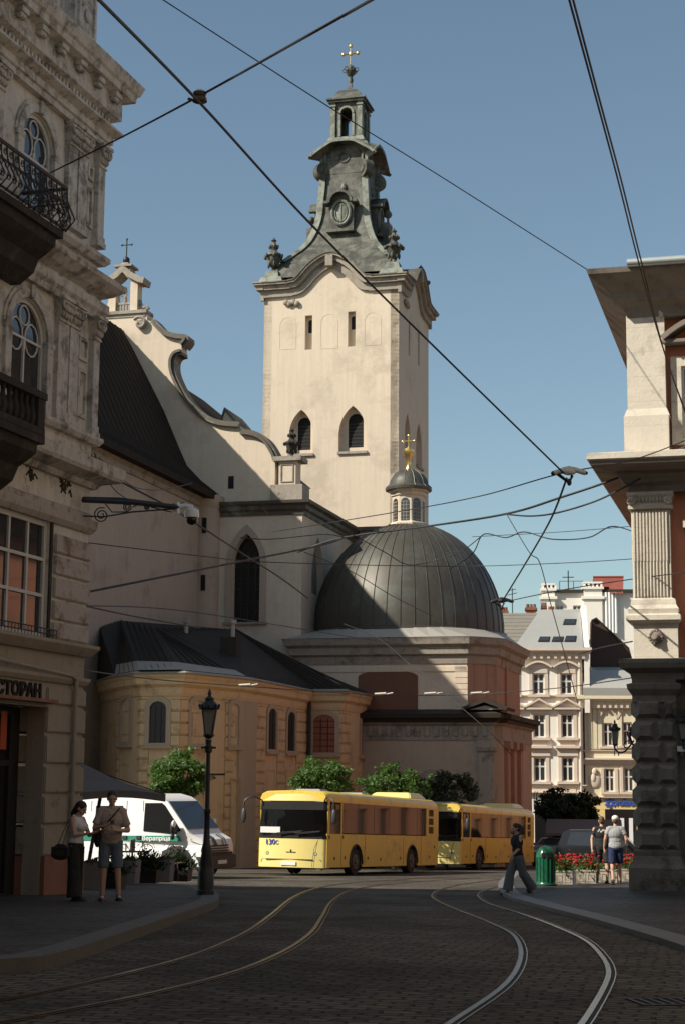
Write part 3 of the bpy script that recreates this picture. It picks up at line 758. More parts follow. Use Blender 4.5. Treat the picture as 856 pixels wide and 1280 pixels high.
# ================================================================== RIGHT PALACE CORNER
B0 = at(790, 700, 40); B0.z = 0
R_ = Frame(B0, 105); gR = gz(40) + .1
def zr(py, dx=0): return zc(R_.A, py)
def RX(px, py, y=0.): return R_.X(px, py, y)
rb = thing('palace', 'grand limestone and orange corner building at the right edge with rusticated base', 'building', (R_.A.x, R_.A.y, gR))
xe = 16.
pr = RX(838, 700)            # pilaster right edge
zA, zB = zr(828), zr(590)    # top of the dark base, mid cornice
# blocks behind
mb = MB(R_.M); mb.box(.35, xe, .45, 14, gR-1, zA-.3); obj('ground_floor_block', mb, M_rdark, rb)
mb = MB(R_.M); mb.box(.3, xe, .42, 14, zA-.3, zr(345)); obj('upper_block', mb, M_rred, rb)
def rp(name, m, x0, x1, y0, y1, pa, pb, bevel=0):
    mb = MB(R_.M); mb.box(x0, x1, y0, y1, zr(pb), zr(pa)); return obj(name, mb, m, rb, bevel=bevel)
def rcor(name, prof, m, p):
    mb = MB(R_.M); mb.sweep(p, prof); return obj(name, mb, m, rb)
full = [(0, 13), (0, 0), (xe, 0)]
pier = [(0, 1.2), (0, 0), (pr, 0), (pr, .43)]
# --- rusticated base, in a much darker stone than the storeys above
rp('base_pier', M_rdark, 0, pr+.05, 0, 1.1, 870, 1066)
n_ = 7
for i in range(n_):
    pa, pb = 874+i*27.2, 874+(i+1)*27.2-3
    z0, z1 = zr(pb), zr(pa)
    for x0, x1 in ((.0, .46), (.5, .98)) if i % 2 else ((.0, .62), (.66, .98)):
        mb = MB(R_.M); x1 = min(x1, pr+.05); zm = (z0+z1)/2
        mb.add([(x0, .0, z0), (x1, .0, z0), (x1, .0, z1), (x0, .0, z1), (x0+.1, -.11, z0+.1), (x1-.1, -.11, z0+.1), (x1-.1, -.11, z1-.1), (x0+.1, -.11, z1-.1)],
               [(4, 5, 6, 7), (0, 1, 5, 4), (1, 2, 6, 5), (2, 3, 7, 6), (3, 0, 4, 7)])
        if x0 == 0: mb.add([(0, .0, z0), (0, 1.1, z0), (0, 1.1, z1), (0, .0, z1), (-.11, .1, z0+.1), (-.11, 1., z0+.1), (-.11, 1., z1-.1), (-.11, .1, z1-.1)],
               [(4, 5, 6, 7), (0, 1, 5, 4), (1, 2, 6, 5), (2, 3, 7, 6), (3, 0, 4, 7)])
        obj('rusticated_block', mb, M_rdark, rb)
rcor('plinth', [(-.1, gR-.3), (.2, gR-.3), (.2, zr(1085)), (.14, zr(1080)), (.08, zr(1070)), (.1, zr(1064)), (-.1, zr(1062))], M_rdark, pier)
rcor('base_capital', [(-.1, zr(878)), (.06, zr(878)), (.06, zr(870)), (.16, zr(862)), (.18, zr(856)), (.06, zr(854)), (.06, zr(848)), (.0, zr(846)), (-.1, zr(846))], M_rdark, pier)
rcor('base_entablature', [(-.2, zr(850)), (.06, zr(850)), (.1, zr(842)), (.3, zr(836)), (.34, zr(830)), (.34, zr(825)), (-.2, zr(822))], M_rdark, [(0, 13), (0, 0), (pr+.2, 0), (pr+.2, .2), (xe, .2)])
# --- storey between base and mid cornice
rp('pedestal', M_rcream, .0, pr+.13, 0, 1.2, 778, 824)
rcor('pilaster_base', [(-.1, zr(780)), (.06, zr(780)), (.16, zr(776)), (.16, zr(770)), (.1, zr(768)), (.12, zr(762)), (.06, zr(757)), (.04, zr(750)), (-.1, zr(746))], M_rcream, [(0, 1.2), (0, 0), (pr+.05, 0), (pr+.05, .43)])
rp('pilaster_shaft', M_rcream, .0, pr, .04, 1.1, 636, 750)
mb = MB(R_.M); k = 11
for i in range(k):
    xa = .03+(pr-.06)*i/k; mb.box(xa, xa+(pr-.06)/k*.5, -.01, .05, zr(702), zr(640))
    mb.tube([(xa+(pr-.06)/k*.25+.0, .02, zr(746)), (xa+(pr-.06)/k*.25, .02, zr(702))], .024, 6)
for i in range(k):
    ya = .06+1.0*i/k; mb.box(-.012, .03, ya, ya+.045, zr(702), zr(640))
obj('fluting', mb, M_rcream, rb)
rcor('pilaster_capital', [(-.1, zr(637)), (.07, zr(637)), (.08, zr(633)), (.04, zr(632)), (.04, zr(624)), (.1, zr(620)), (.1, zr(616)), (-.1, zr(616))], M_rcream, pier)
mb = MB(R_.M)
for x in (.0, pr-.02): 
    mb.torus((x, -.09, zr(627)), .07, .035, seg=14); mb.ell((x, -.1, zr(627)), (.04, .05, .04), 8, 6)
for i in range(9): mb.ell((.12+i*(pr-.24)/8, -.07, zr(626)), (.035, .04, .06), 8, 6)
obj('capital_scrolls', mb, M_rcream, rb, smooth=40)
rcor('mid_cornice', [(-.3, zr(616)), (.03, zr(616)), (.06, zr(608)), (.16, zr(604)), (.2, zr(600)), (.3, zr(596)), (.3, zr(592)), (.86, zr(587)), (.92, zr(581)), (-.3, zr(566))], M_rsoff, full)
rcor('cornice_edge', [(.865, zr(584)), (.95, zr(581)), (.95, zr(574)), (.86, zr(572.5)), (-.2, zr(564)), (-.2, zr(568))], M_rcream, full)
# lion head on the pedestal
c = R_.w(RX(820, 797), -.03, zr(797)); mb = MB(); q = R_.M.to_3x3()
T = R_.M @ Matrix.Translation((RX(820, 797), -.02, zr(797)))
mb = MB(T); mb.ell((0, 0, 0), (.15, .1, .16), 14, 10); mb.ell((0, -.1, -.03), (.085, .08, .09), 12, 8); mb.ell((0, -.16, -.05), (.045, .05, .04), 10, 6); mb.ell((0, -.13, -.12), (.05, .04, .02), 10, 6)
for s in (-1, 1): mb.ell((s*.05, -.12, .03), (.022, .02, .018), 8, 6); mb.ell((s*.1, -.05, .1), (.035, .03, .04), 8, 6)
for i in range(14):
    a = 2*pi*i/14; mb.ell((.14*cos(a), -.03, .15*sin(a)), (.045, .05, .045), 8, 6)
obj('lion_head', mb, M_rsoff, rb, smooth=60)
# recessed orange wall with window beside the pilaster
wx = pr+.35
mb = MB(R_.M); mb.slab(rect(wx, wx+1.5, zr(822), zr(655)), [rect(wx+.22, wx+1.28, zr(775), zr(675))], .3, .42); obj('window_surround', mb, M_rcream, rb)
window(R_, wx+.22, wx+1.28, zr(775), zr(675), .36, rb, M_wframe, M_glass, trans=(.6,), depth=.05)
mb = MB(R_.M); mb.box(wx-.05, wx+1.6, .1, .42, zr(792), zr(784)); mb.box(wx-.05, wx+1.6, .15, .42, zr(660), zr(650)); obj('window_sill', mb, M_rcream, rb)
# --- top storey
x1t = RX(831, 450, -.0)
mb = MB(R_.M); mb.box(-.04, x1t, 0, 1.1, zr(516), zr(386)); mb.frus(-.13, x1t+.09, -.09, 1.2, zr(522), zr(512), .07)
obj('upper_pier', mb, M_rcream, rb)
rp('upper_pedestal', M_rcream, -.13, x1t+.06, -.09, 1.2, 521, 568)
mb = MB(R_.M)
for k in range(5): mb.ell((x1t-.1+.03*sin(k), .02, zr(392)-.08*k*.6), (.07, .07, .05), 8, 6)
obj('carved_drop', mb, M_rcream, rb, smooth=60)
mb = MB(R_.M); ux = RX(838, 450, .3); mb.slab(rect(ux, ux+1.5, zr(556), zr(446)), [rect(ux+.25, ux+1.25, zr(548), zr(458))], .22, .43); obj('window_surround', mb, M_rcream, rb)
window(R_, ux+.25, ux+1.25, zr(548), zr(458), .3, rb, M_wframe, M_glassd, trans=(.6,), depth=.05)
mb = MB(R_.M); cxx = ux+.72; pts = [(cxx-.85+1.7*i/10, zr(428)+.42*sin(pi*i/10)) for i in range(11)]
mb.ribbon(pts, -.15, .43, .12); mb.slab([(cxx-.8, zr(428))]+[(p[0], p[1]) for p in pts[1:-1]][::1]+[(cxx+.8, zr(428))], (), .2, .43) if 0 else None
mb.box(cxx-.9, cxx+.9, -.05, .43, zr(431), zr(427)); obj('window_pediment', mb, M_rsoff, rb)
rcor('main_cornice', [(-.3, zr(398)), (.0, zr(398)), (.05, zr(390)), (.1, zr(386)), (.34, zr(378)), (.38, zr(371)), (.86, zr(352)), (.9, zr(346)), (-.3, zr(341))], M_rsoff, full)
mb = MB(R_.M)
mb.tube([(.1, -.95, zr(343)), (xe, -.95, zr(343)-.02)], .1, 10)
for x in (2, 4, 6): mb.tube([(x, -.95, zr(343)), (x+.06, -.95, zr(343))], .115, 10)
obj('gutter', mb, M_zinc, rb, smooth=40)
mb = MB(R_.M); mb.frus(-.6, xe, -.6, 14, zr(343), zr(343)+.5, 5); obj('roof', mb, M_metalroof, rb)

def lantern(T, par, s=1., hang=False):
    """street lantern, T at its bottom centre: tapered glazed body, cap and finial"""
    k = s
    mb = MB(T)
    prof = [(.1*k, 0), (.185*k, .5*k)]
    for i in range(4):
        a = pi/4+pi/2*i; mb.tube([(.1*k*1.41*cos(a)*.72, .1*k*1.41*sin(a)*.72, 0), (.19*k*1.41*cos(a)*.72, .19*k*1.41*sin(a)*.72, .5*k)], .014*k, 5)
    mb.lathe([(.03*k, -.1*k), (.11*k, -.04*k), (.115*k, 0)], (0, 0, 0), 8); mb.lathe([(.2*k, .5*k), (.22*k, .53*k), (.19*k, .56*k), (.12*k, .66*k), (.09*k, .68*k), (.1*k, .72*k), (.03*k, .78*k), (.045*k, .82*k), (.008*k, .92*k)], (0, 0, 0), 8)
    for i in range(8):
        a = pi/4*i; mb.ell((.2*k*cos(a), .2*k*sin(a), .58*k), (.025*k, .025*k, .04*k), 6, 4)
    h = obj('lantern_frame', mb, M_cast, par, smooth=40)
    mb = MB(T); mb.lathe([(.085*k, .005*k), (.165*k, .5*k)], (0, 0, 0), 4, rot=pi/4); obj('lantern_glass', mb, M_lglass, h)
# wall lantern on a curled arm, left of the pier
Yw = 40.2
lt = thing('wall_lantern', 'black wall lantern on a curled iron arm left of the rusticated pier', 'lamp', at(793, 925, Yw))
mb = MB(); W = lambda x, y: at(x, y, Yw)
mb.tube([W(794, 908), W(788, 910), W(787, 922), W(790, 930), W(794, 934)], .03, 6)
mb.tube(smoothpts([tuple(W(*p)) for p in ((792, 926), (786, 934), (780, 940), (773, 941), (768, 935), (768, 930))], 4), .022, 6)
mb.tube(smoothpts([tuple(W(*p)) for p in ((788, 912), (784, 915), (785, 921), (789, 919))], 4), .016, 6); mb.tube(smoothpts([tuple(W(*p)) for p in ((787, 926), (781, 928), (780, 934), (784, 935))], 4), .016, 6)
mb.tube([W(773, 941), W(773, 945)], .016, 6); mb.tube([W(768, 938), W(768, 945)], .012, 6)
obj('arm', mb, M_cast, lt, smooth=40)
lantern(Matrix.Translation(W(768.5, 930)), lt, .62)
lt = thing('wall_lantern', 'black wall lantern cut off by the right edge beside the pier', 'lamp', R_.w(RX(853, 905), .1, zr(930)))
mb = MB(R_.M); xx = RX(853, 905, -.2); mb.tube([(xx, .45, zr(935)), (xx, -.05, zr(936)), (xx, -.2, zr(930)), (xx, -.2, zr(924))], .022, 6); obj('arm', mb, M_cast, lt)
lantern(R_.M @ Matrix.Translation((xx, -.2, zr(924))), lt, .72)
cc = thing('wall_camera', 'small white security camera under the lantern at the right edge', 'camera', R_.w(RX(851, 936), .2, zr(936)))
mb = MB(R_.M); xx = RX(850.5, 936, -.05); mb.box(xx-.08, xx+.08, -.05, .45, zr(940), zr(933)); obj('camera_body', mb, M_white, cc, bevel=.01)
mb = MB(R_.M); mb.lathe([(.05, -.02), (.05, .06)], (xx, -.04, zr(944)), 12); obj('lens', mb, M_glassd, cc)
# ================================================================== CATHEDRAL
C0 = at(378, 640, 90); C0.z = 0
G = Frame(C0, 105)
gC = gz(95) - .3
ch = thing('cathedral', 'pale cathedral with curved gable, steep dark nave roof and tall square tower with copper spire', 'church', (C0.x, C0.y, gC))
def GP(px, py, y=0.): return G.px(px, py, y)
# gable outline, right-hand half measured from the photo, left half mirrored
curve = [(191, 402), (205, 416), (219, 421), (232, 423), (227, 431), (227, 439), (219, 442), (214.5, 451), (215.5, 465), (222.5, 482), (233, 500), (250.7, 518), (271.7, 529), (299.8, 532), (301.5, 541), (317, 543), (331, 551), (342, 568), (344, 576)]
cw = [GP(*p) for p in curve]
xr = G.X(152, 400)                                     # ridge line
ledz = zc(G.A, 633)
top0 = [GP(173, 397), GP(180, 396)]
right = [(G.X(184, 392), G.Z(184, 392)), (G.X(184, 392), cw[0][1]+.12)] + cw + [(cw[-1][0], ledz)]
left = [(2*xr-x, z) for x, z in right]
outline = [(2*xr, gC), (0, gC), (0, ledz)] + [(x, z) for x, z in right[::-1]] + [(x, z) for x, z in left] + [(2*xr, ledz)]
gwx0, gwx1 = G.X(290, 730), G.X(325, 730); gwz0, gwz1 = G.Z(307, 778), G.Z(307, 667)
gh = arch(gwx0, gwx1, gwz0, gwz1, pointed=True)
mb = MB(G.M); mb.slab(outline, [gh], 0, .9); obj('gable_wall', mb, M_cream, ch)
g = MB(G.M); g.slab(arch(gwx0-.05, gwx1+.05, gwz0-.05, gwz1+.05, True), (), .5, .55); wn = obj('gothic_window', g, M_glassd, ch)
g = MB(G.M)
for i in range(1, 4): x = gwx0+(gwx1-gwx0)*i/4; g.box(x-.03, x+.03, .44, .5, gwz0, gwz1-1.0)
for i in range(1, 7): z = gwz0+(gwz1-gwz0)*i/8; g.box(gwx0, gwx1, .45, .49, z-.02, z+.02)
obj('window_tracery', g, M_dark, wn)
mb = MB(G.M); mb.ribbon(arch(gwx0-.0, gwx1+.0, gwz0, gwz1, True)[1:] , -.05, .0, .22) if 0 else None
o_ = arch(gwx0-.38, gwx1+.38, gwz0-.02, gwz1+.5, True); i_ = arch(gwx0, gwx1, gwz0, gwz1, True)
mb.slab(o_, [[(x, z+.001) for x, z in i_]], -.06, .02); obj('window_surround', mb, M_pinkw, ch)
mb = MB(G.M); mb.box(gwx0-.45, gwx1+.45, -.2, .3, gwz0-.14, gwz0); obj('window_sill', mb, M_trimc, ch)
mb = MB(G.M); x, z = GP(289, 603); mb.box(x-.16, x+.16, -.02, .02, z-.35, z+.35); obj('vent_slot', mb, M_black, ch)
# dark coping on the curved parapet
for s in (0, 1):
    f = (lambda P: P) if s == 0 else (lambda P: [(2*xr-x, z) for x, z in P][::-1])
    for seg in (cw[:5], cw[5:14], cw[14:]):
        P = smoothpts([tuple(p) for p in seg], 5) if len(seg) > 2 else seg
        mb = MB(G.M); mb.ribbon(f(P)[::-1] , -.24, 1.0, .1, -.05); mb.ribbon(f(P)[::-1], -.1, .95, -.06, -.2)
        o = obj('coping', mb, M_coping, ch)
for s in (1, -1):
    x0, z0 = GP(176.5, 405); x0 = xr+s*(x0-xr)
    pts = [(x0+s*.42*(1-.05*k)*cos(2.6-k*.45) , -.12, z0+.42*(1-.05*k)*sin(2.6-k*.45)) for k in range(15)]
    mb = MB(G.M); mb.tube([(p[0], -.2, p[2]) for p in pts], .1, 6); mb.box(x0-.2, x0+.2, -.22, .2, z0-.2, z0+.2); obj('scroll', mb, M_trimc, ch, smooth=40)
# bellcote
bx = lambda px: G.X(px, 370) ; bz = lambda py: G.Z(152, py)
mb = MB(G.M); mb.box(2*xr-G.X(184, 390), G.X(184, 390), -.15, 1.0, bz(393), bz(389)); mb.box(2*xr-G.X(182, 390), G.X(182, 390), -.05, .95, bz(397), bz(393))
mb.box(2*xr-G.X(183, 390), G.X(183, 390), 0.001, .899, bz(412), bz(396.5))
obj('bellcote_base', mb, M_trimc, ch)
hw = bx(171)-xr; ow = bx(162)-xr
mb = MB(G.M); 
for s in (1, -1): mb.box(xr+min(s*hw, s*ow), xr+max(s*hw, s*ow), .1, .8, bz(389), bz(352))
obj('bellcote_piers', mb, M_cream, ch)
prof = [(xr+hw+.42, bz(353)), (xr+hw+.1, bz(351)), (xr+ow*.9, bz(344)), (xr, bz(337.5)), (xr-ow*.9, bz(344)), (xr-hw-.1, bz(351)), (xr-hw-.42, bz(353))]
mb = MB(G.M); mb.slab(smoothpts(prof, 5)+arch(xr-ow, xr+ow, bz(353), bz(346))[::-1][:-2][::1] , (), 0, .9) if 0 else None
mb.ribbon(smoothpts(prof, 5)[::-1], -.12, 1.0, .2, -.14); mb.ribbon([(p[0], p[1]-.14) for p in smoothpts(prof[1:-1], 5)][::-1], 0, .9, .06, -.08)
obj('bellcote_arch', mb, M_trimc, ch)
mb = MB(G.M); mb.frus(xr-.45, xr+.45, 0, .9, bz(340), bz(333), .08); mb.box(xr-.55, xr+.55, -.1, 1., bz(333), bz(330.5)); mb.frus(xr-.3, xr+.3, .15, .75, bz(330.5), bz(326), .12); obj('bellcote_top', mb, M_trimc, ch)
mb = MB(G.M); mb.ell((xr, .45, bz(322)), (.2, .2, .2)); mb.lathe([(.05, 0), (.22, .1), (.04, .3)], (xr, .45, bz(327)), 10)
mb.tube([(xr, .45, bz(322)), (xr, .45, bz(297))], .035, 6); mb.tube([(xr-.28, .45, bz(303)), (xr+.28, .45, bz(303))], .03, 6)
for a, b in ((-.3, 303), (.3, 303), (0, 296)): mb.ell((xr+a, .45, bz(b)), (.07, .05, .07), 8, 6)
obj('ball_and_cross', mb, M_dark, ch, smooth=40)
mb = MB(G.M)
for i in range(5): mb.lathe([(.05, 0), (.08, .2), (.05, .55)], (xr-ow*.8+ow*1.6*i/4, .3, bz(388)), 8)
mb.box(xr-ow, xr+ow, .22, .38, bz(378)-.05, bz(376.5)); mb.lathe([(.06, 0), (.12, .2), (.07, .5), (.12, .7), (.06, .95), (.02, 1.)], (xr, .5, bz(376.5)), 10); mb.tube([(xr-.2, .4, bz(367)), (xr, .4, bz(370)), (xr+.18, .4, bz(363))], .035, 6)
obj('bellcote_figure', mb, M_trimc, ch, smooth=40)
for s in (1, -1):
    mb = MB(G.M); x0 = xr+s*hw; mb.tube([(x0+s*.02, .4, bz(374)), (x0+s*.1, .4, bz(380)), (x0+s*.28, .4, bz(384)), (x0+s*.5, .4, bz(383)), (x0+s*.56, .4, bz(386))], .12, 6); obj('side_scroll', mb, M_trimc, ch, smooth=60)
# pedestal with urn on the shoulder of the gable
ped = lambda a, b, pa, pb, y0, y1: MB(G.M).box(G.X(a, pb), G.X(b, pb), y0, y1, G.Z(362, pb), G.Z(362, pa))
obj('pedestal', ped(349, 370, 576, 606, -.1, .9), M_cream, ch)
obj('pedestal', ped(339, 379, 606, 628, -.2, 1.2), M_trimc, ch)
obj('pedestal_cap', ped(343, 378, 571, 576.5, -.3, 1.1), M_trimc, ch)
mb = MB(G.M); ax, az_ = G.X(351.5, 590), G.X(367.5, 590); z0, z1 = G.Z(362, 603), G.Z(362, 580); mb.slab(rect(ax, az_, z0, z1), [rect(ax+.06, az_-.06, z0+.06, z1-.06)], -.15, -.1); obj('pedestal_panel', mb, M_trimc, ch)
urnp = [(.22, 0), (.24, .08), (.12, .18), (.1, .3), (.26, .45), (.38, .75), (.42, .95), (.52, 1.0), (.5, 1.1), (.3, 1.2), (.18, 1.35), (.22, 1.5), (.3, 1.6), (.16, 1.72), (.1, 1.85), (.17, 1.95), (.05, 2.08), (.02, 2.15)]
def urn(M4, s, name, m, par):
    mb = MB(M4); mb.lathe([(r*s, z*s) for r, z in urnp], (0, 0, 0), 12)
    for i in range(6):
        a = i*pi/3+.4; mb.ell((.5*s*cos(a), .5*s*sin(a), .98*s), (.12*s, .12*s, .14*s), 8, 6); mb.ell((.25*s*cos(a), .25*s*sin(a), 1.58*s), (.08*s, .08*s, .12*s), 8, 6); mb.ell((.3*s*cos(a), .3*s*sin(a), .5*s), (.08*s, .08*s, .2*s), 8, 6)
    return obj(name, mb, m, par, smooth=50)
ux = G.X(362, 571); urn(G.M @ Matrix.Translation((ux, .4, G.Z(362, 571))), .8, 'urn', M_bstone, ch)
# nave: steep roof on the near side of the gable, its wall, and round stair turret
NL = 26.
slope = [(151, 414), (166, 436), (205, 514), (224, 560), (234, 583), (252, 602), (275, 620)]
sl_ = [GP(*p) for p in slope]; sl_[0] = (xr, sl_[0][1]+.15)
full_s = sl_ + [(sl_[-1][0], sl_[-1][1]-.3)]
lefts = [(2*xr-x, z) for x, z in full_s[::-1]][:-1]
mb = MB(G.M); P = lefts+full_s
mb.add([(x, y, z) for y in (-NL, -.003) for x, z in P], [tuple(range(len(P)))] + [(i, i+1, len(P)+i+1, len(P)+i) for i in range(len(P)-1)])
mb.add([(P[0][0], -NL, P[0][1]), (P[-1][0], -NL, P[-1][1]), (P[-1][0], -.003, P[-1][1]), (P[0][0], -.003, P[0][1])], [(0, 1, 2, 3)])
k = 0
nr = obj('nave_roof', mb, M_slate, ch)
mb = MB(G.M); y = -NL+.4
while y < -.1:                                   # standing seams
    mb.tube([(x, y, z+.01) for x, z in sl_], .035, 4); y += .75
obj('roof_seams', mb, M_slate, nr)
mb = MB(G.M); q = sl_[1]; 
for (yy, px_, py_) in ():
    f = .45; a, b = sl_[2], sl_[3]; x = a[0]+(b[0]-a[0])*f; z = a[1]+(b[1]-a[1])*f
    mb.add([(x-.5, yy-.5, z+1.1), (x-.5, yy+.5, z+1.1), (x+.35, yy-.5, z-.3), (x+.35, yy+.5, z-.3), (x+.35, yy-.5, z+.45), (x+.35, yy+.5, z+.45)], [(2, 3, 5, 4), (0, 1, 5, 4), (0, 2, 4), (1, 3, 5)]); 0; mb = MB(G.M)
nwx = G.X(256, 640); ez = sl_[-1][1]
mb = MB(G.M); mb.box(2*xr-nwx, nwx, -NL+.5, -.002, gC+.1, ez-.02); obj('nave_wall', mb, M_pinkw, ch)
mb = MB(G.M); mb.sweep([(nwx, -.1), (nwx, -NL+.5), (2*xr-nwx, -NL+.5)][::-1], [(-.1, ez-.7), (.1, ez-.7), (.15, ez-.45), (.45, ez-.25), (.5, ez-.05), (-.1, ez-.05)]); obj('nave_cornice', mb, M_trimc, ch)
mb = MB(G.M); tx = G.X(257, 700); mb.lathe([(.82, gC), (.82, ez-.75), (.95, ez-.6), (1.05, ez-.3), (1.05, ez-.1), (.2, ez+.3)], (tx, -.15, 0), 28); obj('stair_turret', mb, M_pinkw, ch, smooth=40)
for py in (660, 731):
    z = G.Z(262, py); mb = MB(G.M); mb.box(tx+.12, tx+.34, -1.02, -.6, z-.42, z+.42); obj('turret_slit', mb, M_black, ch)
# main cornice of the transept and its side wall
VW = 12.
mb = MB(G.M); pth = [(tx+.7, 0), (0, 0), (0, VW)]
zt_ = zc(G.A, 626)
mb.sweep(pth, [(-.2, zt_-.75), (.08, zt_-.75), (.12, zt_-.55), (.25, zt_-.45), (.3, zt_-.25), (.5, zt_-.15), (.55, zt_), (-.2, zt_+.05)]); obj('transept_cornice', mb, M_coping, ch)
V = G.sub(0, 0, -90)
vx0, vx1 = V.X(390, 700), V.X(405, 700); vz0, vz1 = V.Z(398, 745), V.Z(398, 672)
mb = MB(V.M); mb.slab(rect(.002, VW, gC, zt_-.3), [arch(vx0, vx1, vz0, vz1, True)], 0.003, .9); obj('transept_side_wall', mb, M_cream, ch)
mb = MB(V.M); mb.slab(arch(vx0-.05, vx1+.05, vz0-.05, vz1+.05, True), (), .4, .45); obj('gothic_window', mb, M_trimc, ch)
mb = MB(G.M); mb.add([(2*xr, .9, zt_-.1), (.1, .9, zt_-.1), (.1, VW, zt_-.1), (2*xr, VW, zt_-.1), (xr-1, .9, zt_+3.2), (xr+3.6, .9, zt_+3.2), (xr+3.6, VW, zt_+3.2), (xr-1, VW, zt_+3.2)], [(0, 1, 5, 4), (1, 2, 6, 5), (2, 3, 7, 6), (3, 0, 4, 7), (4, 5, 6, 7)]); obj('transept_roof', mb, M_slate, ch)
mb = MB(G.M); mb.box(2*xr, 0, VW-.5, VW, gC, zt_-.1); obj('rear_wall', mb, M_cream, ch)
# choir roof showing above the curved parapet, with a small lit gablet
ridz = G.Z(222, 478, 3.5); rx = G.X(205, 478, 3.5)
a, b = G.px(214, 478, 3.0), G.px(283, 535, 3.0)
mb = MB(G.M); sx = (b[0]-a[0]); 
apex = (a[0]-1.2, a[1]+1.2*(a[1]-b[1])/sx); 
mb.add([(apex[0], y, apex[1]) for y in (1., 12.)]+[(b[0]+2.5, y, b[1]-2.5*(a[1]-b[1])/sx) for y in (1., 12.)]+[(apex[0]-6, y, b[1]-3) for y in (1., 12.)], [(0, 1, 3, 2), (0, 1, 5, 4), (0, 2, 4), (1, 3, 5), (2, 3, 5, 4)])
obj('choir_roof', mb, M_slate, ch)
mb = MB(G.M); p = [G.px(273, 535, 2.4), G.px(303, 535, 2.4), G.px(281, 509, 2.4)]; mb.slab([(q[0], q[1]) for q in p], (), 2.4, 5.5); gb = obj('roof_gablet', mb, M_cream, ch)
mb = MB(G.M); mb.ribbon([p[1], p[2], p[0]], 2.3, 5.6, .1); obj('gablet_roof', mb, M_coping, gb)
# choir aisle block beside the tower
mb = MB(G.M); ax0, ax1 = .5, G.X(512, 700, 10.5); za = G.Z(460, 664, 10.5); mb.box(ax0, ax1, 10.5, 30, gC, za); obj('aisle_wall', mb, M_cream, ch)
mb = MB(G.M); mb.box(ax0, ax1+.4, 10.1, 30, za, za+.22); obj('aisle_cornice', mb, M_coping, ch)

# ------------------------------------------------------------------ tower
T0 = at(498, 500, 105); T0.z = 0
T = Frame(T0, 105); a_ = -(T.X(329, 480))
TC = T.sub(-a_/2, a_/2)                      # centre frame
h2 = a_/2
def tz(py): return zc(T.A, py)
zcor = tz(355)                               # underside of the straight cornice
ris = T.Z(414, 318)-T.Z(414, 350)
faces = [TC.sub(0, 0, 90*k).sub(0, -h2) for k in range(4)]   # four faces, origin at the middle of each
F0 = faces[0]
arcpts = [(-.30*a_, 0.), (-.285*a_, .05), (-.24*a_, .12), (-.19*a_, .5), (-.13*a_, 1.1), (-.06*a_, ris*.9), (0, ris), (.06*a_, ris*.9), (.13*a_, 1.1), (.19*a_, .5), (.24*a_, .12), (.285*a_, .05), (.30*a_, 0)]
arcs = smoothpts([(x, zcor+z) for x, z in arcpts], 3)
def facepx(F, px, py): return F.px(px, py)
